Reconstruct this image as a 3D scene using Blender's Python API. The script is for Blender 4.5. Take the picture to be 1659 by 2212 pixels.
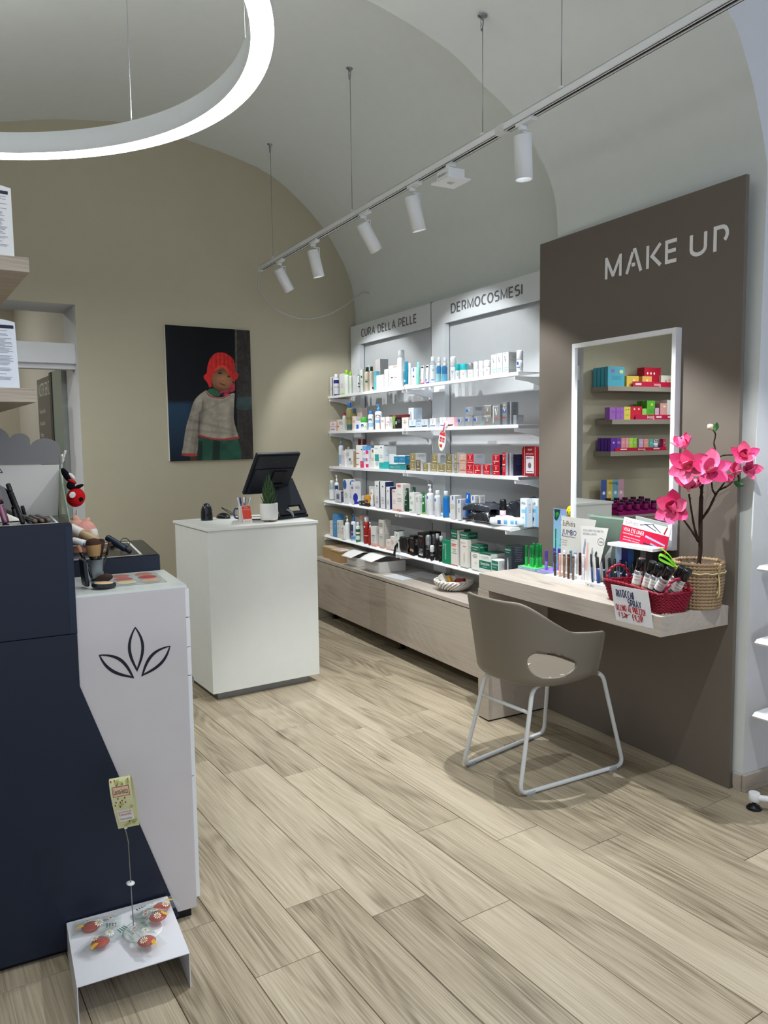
import bpy, bmesh, math, random
import numpy as np
from mathutils import Vector, Matrix, noise

random.seed(7)
for o in list(bpy.data.objects):
    bpy.data.objects.remove(o)
SC = bpy.context.scene
COL = SC.collection
R = math.radians

# ------------------------------------------------------------------ camera
# room frame: X to the right along the back wall, Y away from the viewer, Z up (metres)
FPX, PITCH, ROLL, YAW = 1680.08, 0.0930718, -0.0134579, 0.5716792
CAM = Vector((0, 0, 1.5))
FW = Vector((math.sin(YAW)*math.cos(PITCH), math.cos(YAW)*math.cos(PITCH), -math.sin(PITCH)))
_rt = Vector((math.cos(YAW), -math.sin(YAW), 0))
_up = _rt.cross(FW)
RT = math.cos(ROLL)*_rt + math.sin(ROLL)*_up
UP = -math.sin(ROLL)*_rt + math.cos(ROLL)*_up
cd = bpy.data.cameras.new('camera')
cd.sensor_fit = 'VERTICAL'
cd.sensor_height = 36
cd.lens = 36*FPX/2212
cd.clip_start = 0.05
cam = bpy.data.objects.new('camera', cd)
COL.objects.link(cam)
m = Matrix.Identity(4)
for i in range(3):
    m[i][0], m[i][1], m[i][2], m[i][3] = RT[i], UP[i], -FW[i], CAM[i]
cam.matrix_world = m
SC.camera = cam

# ------------------------------------------------------------------ world, exposure
SC.view_settings.view_transform = 'Standard'
SC.view_settings.look = 'None'
SC.view_settings.gamma = 1
SC.view_settings.exposure = EXPOSURE = 0.34
SC.view_settings.use_curve_mapping = False
wd = bpy.data.worlds.new('daylight'); SC.world = wd; wd.use_nodes = True
bg = wd.node_tree.nodes['Background']
bg.inputs[0].default_value = (0.78, 0.85, 1.0, 1)      # even overcast daylight entering by the open shop front
bg.inputs[1].default_value = WORLD = 0.76

SPOT = 55.0         # watts of one track spotlight
UP_FILL = 22.0        # radiance of the added glow on top of the ring lamp
LEFT_FILL = 34.0          # watts of one added fill spotlight on the left rail
RING = 13.0          # radiance of the ring lamp diffuser

# right wall unit frame: rotated 4 degrees against the room. A runs along the wall (away), N points into the wall
DY = 0.0696388
AV = Vector((math.sin(DY), math.cos(DY), 0))
NV = Vector((math.cos(DY), -math.sin(DY), 0))
WROT = math.atan2(-AV.y, -AV.x)          # rotation whose local x = -A (right as seen from the room), y = N
def W(n, a, z=0.0):
    return NV*n + AV*a + Vector((0, 0, z))

# points on real planes seen at photo pixel (x, y)
def ray(x, y):
    return FW + (x-829.5)/FPX*RT - (y-1106)/FPX*UP
def hit(x, y, nrm, c):
    d = ray(x, y); return CAM + d*((c-nrm.dot(CAM))/nrm.dot(d))
def on_z(x, y, z): return hit(x, y, Vector((0, 0, 1)), z)
def on_x(x, y, c): return hit(x, y, Vector((1, 0, 0)), c)
def on_y(x, y, c): return hit(x, y, Vector((0, 1, 0)), c)
def on_n(x, y, c): return hit(x, y, NV, c)
def on_a(x, y, c): return hit(x, y, AV, c)
def face(x, y, p):                         # the upright plane through p that faces the viewer
    d = Vector((p[0]-CAM[0], p[1]-CAM[1], 0)).normalized(); return hit(x, y, d, d.dot(Vector(p)))
def dist(p): return (Vector(p)-CAM).dot(FW)

# ------------------------------------------------------------------ materials
def lin(c):
    return tuple(((v/12.92) if v <= 0.04045 else ((v+0.055)/1.055)**2.4) for v in c)
def hexc(h):
    h = h.lstrip('#'); return lin(tuple(int(h[i:i+2], 16)/255 for i in (0, 2, 4)))
MATS = {}
def mat(c, rough=0.45, spec=0.4, metal=0.0, bump=0.0, bscale=200, trans=0.0, emit=0.0, alpha=1.0, coat=0.0, var=0.03, ior=1.45):
    key = (c, rough, spec, metal, bump, bscale, trans, emit, alpha, coat, var)
    if key in MATS: return MATS[key]
    mt = bpy.data.materials.new('paint_'+str(c).strip('#')); mt.use_nodes = True
    nt = mt.node_tree; p = nt.nodes['Principled BSDF']
    col = hexc(c) if isinstance(c, str) else c
    p.inputs['Roughness'].default_value = rough
    p.inputs['Specular IOR Level'].default_value = spec
    p.inputs['Metallic'].default_value = metal
    p.inputs['Transmission Weight'].default_value = trans
    p.inputs['Alpha'].default_value = alpha
    p.inputs['Coat Weight'].default_value = coat
    p.inputs['IOR'].default_value = ior
    if emit:
        p.inputs['Emission Color'].default_value = (*col, 1); p.inputs['Emission Strength'].default_value = emit
    tc = nt.nodes.new('ShaderNodeTexCoord')
    nz = nt.nodes.new('ShaderNodeTexNoise'); nz.inputs['Scale'].default_value = 14; nz.inputs['Detail'].default_value = 3
    nt.links.new(tc.outputs['Object'], nz.inputs['Vector'])
    mx = nt.nodes.new('ShaderNodeMix'); mx.data_type = 'RGBA'
    mx.inputs[6].default_value = (*[v*(1-var) for v in col], 1); mx.inputs[7].default_value = (*[min(1, v*(1+var)) for v in col], 1)
    nt.links.new(nz.outputs['Fac'], mx.inputs[0]); nt.links.new(mx.outputs[2], p.inputs['Base Color'])
    if bump:
        n2 = nt.nodes.new('ShaderNodeTexNoise'); n2.inputs['Scale'].default_value = bscale; n2.inputs['Detail'].default_value = 4
        nt.links.new(tc.outputs['Object'], n2.inputs['Vector'])
        b = nt.nodes.new('ShaderNodeBump'); b.inputs['Strength'].default_value = bump; b.inputs['Distance'].default_value = 0.002
        nt.links.new(n2.outputs['Fac'], b.inputs['Height']); nt.links.new(b.outputs['Normal'], p.inputs['Normal'])
    MATS[key] = mt
    return mt
def wood(name, light, mid, dark, axis='Y', scale=1.0, rough=0.45, rand=False, contrast=1.0, spec=0.35):
    # oak: long grain fibres + cathedral figure + a tone per object
    mt = bpy.data.materials.new(name); mt.use_nodes = True
    nt = mt.node_tree; L = nt.links.new; p = nt.nodes['Principled BSDF']
    p.inputs['Roughness'].default_value = rough; p.inputs['Specular IOR Level'].default_value = spec
    tc = nt.nodes.new('ShaderNodeTexCoord'); oi = nt.nodes.new('ShaderNodeObjectInfo')
    off = nt.nodes.new('ShaderNodeVectorMath'); off.operation = 'MULTIPLY_ADD'
    cmb = nt.nodes.new('ShaderNodeCombineXYZ')
    for i in range(3): L(oi.outputs['Random'], cmb.inputs[i])
    L(cmb.outputs[0], off.inputs[0]); off.inputs[1].default_value = (37, 53, 71) if rand else (0, 0, 0)
    L(tc.outputs['Object'], off.inputs[2])
    def mapped(sc):
        mp = nt.nodes.new('ShaderNodeMapping')
        s = {'X': (sc[1], sc[0], sc[0]), 'Y': (sc[0], sc[1], sc[0]), 'Z': (sc[0], sc[0], sc[1])}[axis]
        mp.inputs['Scale'].default_value = tuple(v*scale for v in s); L(off.outputs[0], mp.inputs[0]); return mp.outputs[0]
    def nzn(v, sc, det, dis=0.0, ro=0.5):
        n = nt.nodes.new('ShaderNodeTexNoise'); n.inputs['Scale'].default_value = sc; n.inputs['Detail'].default_value = det
        n.inputs['Distortion'].default_value = dis; n.inputs['Roughness'].default_value = ro; L(v, n.inputs['Vector']); return n.outputs['Fac']
    big = nzn(mapped((8, 0.8)), 1.0, 3, 0.5)              # broad streaks
    fib = nzn(mapped((230, 3.2)), 1.0, 4, 0.0, 0.6)       # fibres
    fig = nzn(mapped((4.0, 0.5)), 1.0, 1.2, 0.25)         # field whose level lines make the cathedral figure
    mul = nt.nodes.new('ShaderNodeMath'); mul.operation = 'MULTIPLY'; mul.inputs[1].default_value = 150; L(fig, mul.inputs[0])
    ph = nt.nodes.new('ShaderNodeMath'); ph.operation = 'MULTIPLY_ADD'; ph.inputs[1].default_value = 4.0; L(fib, ph.inputs[0]); L(mul.outputs[0], ph.inputs[2])
    sn = nt.nodes.new('ShaderNodeMath'); sn.operation = 'SINE'; L(ph.outputs[0], sn.inputs[0])
    msk = nt.nodes.new('ShaderNodeMapRange'); msk.inputs[1].default_value = 0.42; msk.inputs[2].default_value = 0.60
    msk.inputs[3].default_value = 1.0; msk.inputs[4].default_value = 0.1
    L(big, msk.inputs[0])
    fg = nt.nodes.new('ShaderNodeMath'); fg.operation = 'MULTIPLY'; L(sn.outputs[0], fg.inputs[0]); L(msk.outputs[0], fg.inputs[1])
    def madd(a, k, b):
        n = nt.nodes.new('ShaderNodeMath'); n.operation = 'MULTIPLY_ADD'; L(a, n.inputs[0]); n.inputs[1].default_value = k
        if isinstance(b, float): n.inputs[2].default_value = b
        else: L(b, n.inputs[2])
        return n.outputs[0]
    s = madd(big, 0.75*contrast, 0.5-0.375*contrast-0.55*contrast)
    s = madd(fib, 1.1*contrast, s)
    s = madd(fg.outputs[0], 0.09*contrast, s)
    if rand: s = madd(oi.outputs['Random'], 0.30, madd(s, 1.0, -0.15))
    kn = nt.nodes.new('ShaderNodeTexVoronoi'); kn.inputs['Scale'].default_value = 1.0; L(mapped((4.5, 1.3)), kn.inputs['Vector'])
    km = nt.nodes.new('ShaderNodeMapRange'); km.inputs[1].default_value = 0.03; km.inputs[2].default_value = 0.13; km.inputs[3].default_value = 0.45; km.inputs[4].default_value = 0.0
    L(kn.outputs['Distance'], km.inputs[0]); s = madd(km.outputs[0], -0.8*contrast, s)
    cr = nt.nodes.new('ShaderNodeValToRGB'); e = cr.color_ramp.elements
    e[0].position = 0.10; e[0].color = (*hexc(dark), 1); e[1].position = 0.92; e[1].color = (*hexc(light), 1)
    mm = e.new(0.50); mm.color = (*hexc(mid), 1)
    L(s, cr.inputs[0]); L(cr.outputs[0], p.inputs['Base Color'])
    b = nt.nodes.new('ShaderNodeBump'); b.inputs['Strength'].default_value = 0.15; b.inputs['Distance'].default_value = 0.001
    L(fib, b.inputs['Height']); L(b.outputs[0], p.inputs['Normal'])
    return mt
def glass(c='#ffffff', rough=0.02, alpha=0.18):
    # thin clear plastic / glass sheet: mostly see-through with a gloss
    key = ('glass', c, rough, alpha)
    if key in MATS: return MATS[key]
    mt = bpy.data.materials.new('clear_plastic'); mt.use_nodes = True
    nt = mt.node_tree; nt.nodes.clear(); L = nt.links.new
    out = nt.nodes.new('ShaderNodeOutputMaterial'); tr = nt.nodes.new('ShaderNodeBsdfTransparent'); pr = nt.nodes.new('ShaderNodeBsdfPrincipled')
    tr.inputs[0].default_value = (*[0.5+0.5*v for v in hexc(c)], 1)
    pr.inputs['Base Color'].default_value = (*hexc(c), 1); pr.inputs['Roughness'].default_value = rough
    fr = nt.nodes.new('ShaderNodeFresnel'); fr.inputs[0].default_value = 1.45
    ad = nt.nodes.new('ShaderNodeMath'); ad.operation = 'ADD'; ad.inputs[1].default_value = alpha; L(fr.outputs[0], ad.inputs[0])
    mx = nt.nodes.new('ShaderNodeMixShader'); L(ad.outputs[0], mx.inputs[0]); L(tr.outputs[0], mx.inputs[1]); L(pr.outputs[0], mx.inputs[2])
    L(mx.outputs[0], out.inputs[0]); MATS[key] = mt
    return mt

WHITE = mat('#eceeef', 0.35); SHEET = mat('#f1f3f6', 0.3, 0.5); WALLWHITE = mat('#d9dadb', 0.75, 0.2, bump=0.15, bscale=60)
VAULT = mat('#dfe5e2', 0.8, 0.15, bump=0.2, bscale=40); TAUPEWALL = mat('#b9b29c', 0.8, 0.15, bump=0.2, bscale=60)
TAUPE = mat('#70685f', 0.5, 0.35, bump=0.04, bscale=300); BLACK = mat('#101113', 0.35); NAVY = mat('#1d2637', 0.4, 0.4, bump=0.03, bscale=400)
CHROME = mat('#c9ccd0', 0.18, 0.5, 1.0); STEEL = mat('#9a9da0', 0.3, 0.5, 1.0); GREYTXT = mat('#8d9094', 0.6); DKTXT = mat('#3c4046', 0.6)

# ------------------------------------------------------------------ mesh builder
class MB:
    def __init__(s): s.v = []; s.f = []; s.m = []; s.sm = []; s.mats = []
    def mi(s, mt):
        if mt not in s.mats: s.mats.append(mt)
        return s.mats.index(mt)
    def add(s, vs, fs, mt, smooth=False, M=None):
        o = len(s.v); k = s.mi(mt) if not isinstance(mt, list) else None
        for v in vs:
            v = Vector(v); s.v.append(M @ v if M is not None else v)
        for i, f in enumerate(fs):
            s.f.append(tuple(o+q for q in f)); s.m.append(k if k is not None else s.mi(mt[i])); s.sm.append(smooth)
        return s
    def box(s, x0, x1, y0, y1, z0, z1, mt, M=None, bev=0.0, mats=None):
        # mats: optional dict of face name -> material (front=-y, back, left, right, bottom, top)
        if bev:
            bm = bmesh.new(); bmesh.ops.create_cube(bm, size=1)
            for v in bm.verts: v.co = Vector(((x0+x1)/2+v.co.x*(x1-x0), (y0+y1)/2+v.co.y*(y1-y0), (z0+z1)/2+v.co.z*(z1-z0)))
            bmesh.ops.bevel(bm, geom=bm.edges[:], offset=bev, segments=2, affect='EDGES', profile=0.6)
            bm.verts.index_update()
            s.add([v.co.copy() for v in bm.verts], [[v.index for v in f.verts] for f in bm.faces], mt, False, M); bm.free(); return s
        vs = [(x0, y0, z0), (x1, y0, z0), (x1, y1, z0), (x0, y1, z0), (x0, y0, z1), (x1, y0, z1), (x1, y1, z1), (x0, y1, z1)]
        fs = [(0, 1, 5, 4), (2, 3, 7, 6), (3, 0, 4, 7), (1, 2, 6, 5), (3, 2, 1, 0), (4, 5, 6, 7)]
        if mats:
            nm = ('front', 'back', 'left', 'right', 'bottom', 'top')
            return s.add(vs, fs, [mats.get(n, mt) for n in nm], False, M)
        return s.add(vs, fs, mt, False, M)
    def lathe(s, prof, n, mt, M=None, smooth=True, sx=1.0, sy=1.0, caps=True):
        # prof: list of (r, z) or (r, z, material of the band above)
        vs = []; fs = []; ms = []
        for p in prof:
            for i in range(n):
                a = 2*math.pi*i/n; vs.append((p[0]*math.cos(a)*sx, p[0]*math.sin(a)*sy, p[1]))
        for j in range(len(prof)-1):
            mm = prof[j][2] if len(prof[j]) > 2 else mt
            for i in range(n):
                k = (i+1) % n
                fs.append((j*n+i, j*n+k, (j+1)*n+k, (j+1)*n+i)); ms.append(mm)
        if caps:
            if prof[0][0] > 1e-6: fs.append(tuple(reversed(range(n)))); ms.append(prof[0][2] if len(prof[0]) > 2 else mt)
            if prof[-1][0] > 1e-6: fs.append(tuple((len(prof)-1)*n+i for i in range(n))); ms.append(mt)
        o = len(s.f); s.add(vs, fs, ms, smooth, M)
        if caps:
            for q in range(o, len(s.f)):
                if len(s.f[q]) == n and n > 4: s.sm[q] = False
        return s
    def tube(s, pts, r, n, mt, closed=False, M=None, smooth=True, sx=1.0):
        pts = [Vector(p) for p in pts]; N = len(pts)
        rs = r if isinstance(r, (list, tuple)) else [r]*N
        vs = []; fs = []; up = None
        for i in range(N):
            a = pts[(i-1) % N] if (closed or i > 0) else pts[i]; b = pts[(i+1) % N] if (closed or i < N-1) else pts[i]
            t = (b-a).normalized() if (b-a).length > 1e-9 else Vector((0, 0, 1))
            if up is None: up = Vector((0, 0, 1)) if abs(t.z) < 0.9 else Vector((1, 0, 0))
            u = (up - t*up.dot(t))
            if u.length < 1e-6: u = t.orthogonal()
            u.normalize(); w = t.cross(u); up = u
            for k in range(n):
                an = 2*math.pi*k/n; vs.append(pts[i] + (u*math.cos(an) + w*math.sin(an)*sx)*rs[i])
        for i in range(N if closed else N-1):
            j = (i+1) % N
            for k in range(n):
                l = (k+1) % n; fs.append((i*n+k, i*n+l, j*n+l, j*n+k))
        if not closed:
            fs.append(tuple(reversed(range(n)))); fs.append(tuple((N-1)*n+k for k in range(n)))
        return s.add(vs, fs, mt, smooth, M)
    def prism(s, poly, h0, h1, mt, M=None, side=None):
        n = len(poly); vs = [(p[0], p[1], h0) for p in poly]+[(p[0], p[1], h1) for p in poly]
        fs = [tuple(range(n-1, -1, -1)), tuple(range(n, 2*n))]+[(i, (i+1) % n, n+(i+1) % n, n+i) for i in range(n)]
        return s.add(vs, fs, [mt, mt]+[side or mt]*n, False, M)
    def quad(s, a, b, c, d, mt): return s.add([a, b, c, d], [(0, 1, 2, 3)], mt)
    def grid(s, fn, nu, nv, mt, smooth=True, closed_u=False, M=None):
        vs = []; fs = []
        for j in range(nv+1):
            for i in range(nu + (0 if closed_u else 1)): vs.append(fn(i/nu, j/nv))
        w = nu if closed_u else nu+1
        for j in range(nv):
            for i in range(nu):
                k = (i+1) % w; fs.append((j*w+i, j*w+k, (j+1)*w+k, (j+1)*w+i))
        return s.add(vs, fs, mt, smooth, M)
    def mesh(s, name):
        me = bpy.data.meshes.new(name); me.from_pydata([tuple(v) for v in s.v], [], s.f)
        for mt in s.mats: me.materials.append(mt)
        me.polygons.foreach_set('material_index', s.m); me.polygons.foreach_set('use_smooth', s.sm); me.update()
        return me
    def build(s, name, parent=None, M=None, label=None, cat=None, group=None, kind=None):
        o = bpy.data.objects.new(name, s.mesh(name)); COL.objects.link(o)
        if parent is not None: o.parent = parent
        if M is not None: o.matrix_local = M
        tag(o, label, cat, group, kind); return o
def tag(o, label=None, cat=None, group=None, kind=None):
    if label: o['label'] = label
    if cat: o['category'] = cat
    if group: o['group'] = group
    if kind: o['kind'] = kind
    return o
def thing(name, M, label, cat, group=None):
    o = bpy.data.objects.new(name, None); o.empty_display_size = 0.05; COL.objects.link(o)
    o.matrix_world = M if isinstance(M, Matrix) else Matrix.Translation(Vector(M))
    return tag(o, label, cat, group)
def copy_tree(o, parent=None):
    c = o.copy(); COL.objects.link(c)
    if parent is not None: c.parent = parent
    for ch in list(o.children): copy_tree(ch, c)
    return c
def TR(p, rz=0.0, rx=0.0, ry=0.0):
    return Matrix.Translation(Vector(p)) @ Matrix.Rotation(rz, 4, 'Z') @ Matrix.Rotation(ry, 4, 'Y') @ Matrix.Rotation(rx, 4, 'X')
def basis(o, x, y, z):
    m = Matrix.Identity(4)
    for i in range(3): m[i][0], m[i][1], m[i][2], m[i][3] = x[i], y[i], z[i], o[i]
    return m
def WM(n, a, z=0.0, extra=0.0): return TR(W(n, a, z), WROT+extra)

# ------------------------------------------------------------------ lettering
_TX = {}
def text_mesh(t):
    if t not in _TX:
        cu = bpy.data.curves.new('letters', 'FONT'); cu.body = t; cu.size = 1.0; cu.resolution_u = 2
        ob = bpy.data.objects.new('letters', cu); COL.objects.link(ob)
        dg = bpy.context.evaluated_depsgraph_get(); me = bpy.data.meshes.new_from_object(ob.evaluated_get(dg))
        vs = [tuple(v.co) for v in me.vertices]; fs = [tuple(p.vertices) for p in me.polygons]
        bpy.data.objects.remove(ob); bpy.data.curves.remove(cu); bpy.data.meshes.remove(me)
        xs = [v[0] for v in vs] or [0]; ys = [v[1] for v in vs] or [0]
        _TX[t] = ([(v[0]-min(xs), v[1]) for v in vs], fs, max(xs)-min(xs), max(ys))
    return _TX[t]
def put_text(mb, t, fn, x0, y0, width, height, mt):
    # fn maps local (x, y) on the surface to 3D; text box is width x height at (x0, y0); None keeps the natural aspect
    vs, fs, w, h = text_mesh(t)
    sy = height/h if height else width/w
    sx = width/w if width else height/h
    mb.add([fn(x0+v[0]*sx, y0+v[1]*sy) for v in vs], fs, mt)
# stroke alphabet: polylines in a unit cell (x scaled by glyph width)
def _arc(cx, cy, rx, ry, a0, a1, n=9):
    return [(cx+rx*math.cos(R(a0+(a1-a0)*i/n)), cy+ry*math.sin(R(a0+(a1-a0)*i/n))) for i in range(n+1)]
GL = {
 'M': (0.95, [[(0, 0), (0, 1), (0.47, 0.12), (0.95, 1), (0.95, 0)]]),
 'A': (0.85, [[(0, 0), (0.42, 1), (0.85, 0)], [(0.33, 0.34), (0.66, 0.34)]]),
 'K': (0.72, [[(0, 0), (0, 1)], [(0.72, 1), (0.2, 0.5), (0.72, 0)]]),
 'E': (0.6, [[(0.6, 1), (0, 1), (0, 0), (0.6, 0)], [(0, 0.5), (0.55, 0.5)]]),
 'U': (0.72, [[(0, 1), (0, 0.3)]+_arc(0.36, 0.3, 0.36, 0.3, 180, 360)+[(0.72, 1)]]),
 'P': (0.68, [[(0, 0), (0, 1), (0.38, 1)]+_arc(0.38, 0.68, 0.3, 0.32, 90, -90)+[(0.24, 0.36)]]),
 'C': (0.68, [[(0.68, 1), (0.4, 1)]+_arc(0.4, 0.5, 0.4, 0.5, 90, 270, 12)+[(0.68, 0)]]),
 'R': (0.7, [[(0, 0), (0, 1), (0.38, 1)]+_arc(0.38, 0.72, 0.28, 0.28, 90, -90)+[(0.2, 0.44)], [(0.34, 0.44), (0.7, 0)]]),
 'D': (0.78, [[(0, 0), (0, 1), (0.36, 1)]+_arc(0.36, 0.5, 0.42, 0.5, 90, -90, 12)+[(0, 0)]]),
 'L': (0.55, [[(0, 1), (0, 0), (0.55, 0)]]),
 'O': (0.86, [_arc(0.43, 0.5, 0.43, 0.5, 90, 450, 20)]),
 'S': (0.64, [[(0.6, 1), (0.28, 1)]+_arc(0.26, 0.76, 0.26, 0.24, 90, 270)+[(0.38, 0.52)]+_arc(0.38, 0.26, 0.26, 0.26, 90, -90)+[(0.02, 0)]]),
 'I': (0.02, [[(0, 0), (0, 1)]]),
 'T': (0.7, [[(0, 1), (0.7, 1)], [(0.35, 1), (0.35, 0)]]),
 'H': (0.7, [[(0, 0), (0, 1)], [(0.7, 0), (0.7, 1)], [(0, 0.5), (0.7, 0.5)]]),
 'Y': (0.7, [[(0, 1), (0.35, 0.5), (0.7, 1)], [(0.35, 0.5), (0.3, 0)]]),
 'Z': (0.65, [[(0, 1), (0.65, 1), (0, 0), (0.65, 0)]]),
 'V': (0.7, [[(0, 1), (0.35, 0), (0.7, 1)]]),
 '1': (0.3, [[(0, 0.75), (0.25, 1), (0.25, 0)]]),
 '2': (0.6, [_arc(0.3, 0.72, 0.28, 0.28, 170, -20)+[(0, 0), (0.6, 0)]]),
 '0': (0.6, [_arc(0.3, 0.5, 0.3, 0.5, 90, 450, 16)]),
 '9': (0.6, [_arc(0.3, 0.7, 0.28, 0.3, 0, 360, 14)+[(0.55, 0.3), (0.4, 0)]]),
 '€': (0.7, [[(0.7, 0.92)]+_arc(0.42, 0.5, 0.34, 0.5, 70, 290, 12)+[(0.7, 0.08)], [(-0.05, 0.6), (0.5, 0.6)], [(-0.05, 0.42), (0.5, 0.42)]]),
 '!': (0.1, [[(0.08, 1), (0.05, 0.3)], [(0.04, 0.08), (0.05, 0)]]),
 ',': (0.15, [[(0.12, 0.1), (0.02, -0.18)]]),
}
def strokes(mb, t, fn, x0, y0, h, wid, th, mt, gap=0.28, jit=0.0, rnd=None):
    # ribbons of width th; wid scales the glyph widths; returns the advance
    x = x0
    for ch in t:
        if ch == ' ': x += 0.6*h*wid; continue
        gw, ls = GL[ch]; jy = (rnd.uniform(-jit, jit)*h if rnd else 0); sc = 1+(rnd.uniform(-jit, jit) if rnd else 0)
        for l in ls:
            P = [Vector((x+p[0]*h*wid, y0+jy+p[1]*h*sc)) for p in l]
            n = len(P); A = []; B = []; closed = (P[0]-P[-1]).length < 1e-5
            for i in range(n):
                a = P[i-1] if i else (P[-2] if closed else P[0]); b = P[i+1] if i < n-1 else (P[1] if closed else P[-1])
                d1 = (P[i]-a); d2 = (b-P[i])
                d1 = d1.normalized() if d1.length > 1e-9 else d2.normalized(); d2 = d2.normalized() if d2.length > 1e-9 else d1
                t_ = (d1+d2); t_ = t_.normalized() if t_.length > 1e-6 else d1
                nn = Vector((-t_.y, t_.x)); k = 1/max(0.45, abs(nn.dot(Vector((-d1.y, d1.x)))))
                A.append(P[i]+nn*th/2*k); B.append(P[i]-nn*th/2*k)
            vs = [fn(q.x, q.y) for q in A]+[fn(q.x, q.y) for q in B]
            mb.add(vs, [(i, i+1, n+i+1, n+i) for i in range(n-1)], mt)
        x += gw*h*wid+gap*h
    return x-x0
# ------------------------------------------------------------------ structure: floor, walls, vault, arch
YB = 5.75                                    # back wall
OAK = wood('oak_floor', '#cbbfa8', '#aa9d86', '#6e634f', 'Y', 1.0, 0.42, True)
OAKC = wood('oak_cabinet', '#c9beb0', '#afa497', '#8a7f73', 'X', 0.8, 0.5, True, 0.6)
OAKF = wood('oak_fine', '#cdc4ba', '#b3a99e', '#92887e', 'X', 1.0, 0.55, False, 0.7)
def struct(mb, name, parent=None, M=None): return mb.build(name, parent, M, kind='structure' if parent is None else None)

fl = MB(); fl.box(-2.2, 4.4, -1.5, 8.7, -0.1, -0.012, mat('#4a4238', 0.8))
floor = struct(fl, 'floor')
PW, PL, GAP = 0.2108, 1.268, 0.0022
OFF = {-2: 2.249, -1: 1.931, 0: 2.177, 1: 1.987, 2: 1.811, 3: 2.34, 4: 2.12, 5: 1.894, 6: 2.146, 7: 1.526, 8: 1.85, 9: 2.2}
def plank_mesh(l):
    b = MB(); w = PW/2-GAP/2; h = l/2-GAP/2; c = 0.0012
    lo = [(-w, -h), (w, -h), (w, h), (-w, h)]; hi = [(-w+c, -h+c), (w-c, -h+c), (w-c, h-c), (-w+c, h-c)]
    b.add([(x, y, -0.012) for x, y in lo]+[(x, y, -c) for x, y in lo]+[(x, y, 0) for x, y in hi],
          [(0, 1, 5, 4), (1, 2, 6, 5), (2, 3, 7, 6), (3, 0, 4, 7), (4, 5, 9, 8), (5, 6, 10, 9), (6, 7, 11, 10), (7, 4, 8, 11), (8, 9, 10, 11)], OAK)
    return b.mesh('plank')
PM = plank_mesh(PL); rp = random.Random(3)
for k in range(-7, 12):
    x = 1.002+PW*(k+0.5)
    y = OFF.get(k, 1.5+rp.random()*PL)
    while y > -0.2: y -= PL
    while y < YB-0.02:
        a, b = y, min(y+PL, YB-0.004)
        if b-a > 0.03:
            o = bpy.data.objects.new('plank', PM if b == y+PL else plank_mesh(b-a)); COL.objects.link(o); o.parent = floor
            o.location = (x, (a+b)/2, 0)
        y += PL

w = MB()                                                   # back wall with the doorway in it
for x0, x1, z0, z1 in ((-2.2, 0.55, 0, 4.2), (1.187, 3.85, 0, 4.2), (0.55, 1.187, 2.454, 4.2)):
    w.box(x0, x1, YB, YB+0.42, z0, z1, TAUPEWALL, mats={'right': WALLWHITE, 'left': WALLWHITE, 'bottom': WALLWHITE})
struct(w, 'wall_back')
struct(MB().box(-2.3, -2.2, -1.5, 8.7, 0, 4.2, TAUPEWALL), 'wall_left')
# next room, seen through the doorway
w = MB(); w.box(-2.2, 2.2, 8.6, 8.7, 0, 3.2, mat('#cfcabc', 0.8)); struct(w, 'wall_far')
w = MB(); w.box(1.192, 1.3, 6.17, 8.6, 0, 3.2, mat('#d5d3cb', 0.8)); struct(w, 'wall_passage')
struct(MB().box(-2.2, 2.2, 6.17, 8.7, 3.0, 3.1, VAULT), 'ceiling_passage')
t = MB(); t.box(0.55, 1.187, 5.80, 5.98, 2.055, 2.195, WALLWHITE, bev=0.004); t.box(0.55, 1.187, 5.84, 5.94, 2.02, 2.055, WALLWHITE)
struct(t, 'trim_1')
d = thing('door_1', (1.19, 6.4, 0), None, None); d['kind'] = 'structure'
b = MB(); b.box(-0.03, -0.005, -0.19, 0.2, 0.0, 2.06, glass('#7f9a92', 0.05, 0.75)); b.build('glass_pane', d)
b = MB(); b.box(-0.035, 0.0, 0.2, 0.29, 0.0, 2.06, BLACK); b.box(-0.035, 0.0, -0.215, -0.19, 0.0, 2.06, mat('#9aa09c', 0.4)); b.build('door_frame', d)
b = MB(); b.box(-0.06, -0.045, -0.12, -0.1, 0.95, 1.15, STEEL); b.box(-0.045, -0.03, -0.118, -0.102, 0.96, 0.98, STEEL); b.box(-0.045, -0.03, -0.118, -0.102, 1.12, 1.14, STEEL); b.build('door_handle', d)
sg = thing('service_sign', (1.188, 6.72, 0), 'tall grey panel with white service list through the doorway', 'sign')
b = MB(); b.box(-0.012, 0.0, 0.0, 0.66, 0.25, 2.05, mat('#77746f', 0.5)); b.build('panel', sg)
b = MB(); fnS = lambda x, y: Vector((-0.0135, 0.66-x, y))
put_text(b, 'I NOSTRI SERVIZI', fnS, 0.05, 1.90, 0.56, 0.11, WHITE)
for i, s in enumerate(('Foratura lobi', 'Autoanalisi', 'Holter', 'ECG', 'Pressione', 'Noleggio', 'Consegna')):
    put_text(b, s, fnS, 0.08, 1.76-i*0.10, None, 0.036, WHITE)
b.build('lettering', sg, kind='stuff')

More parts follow.
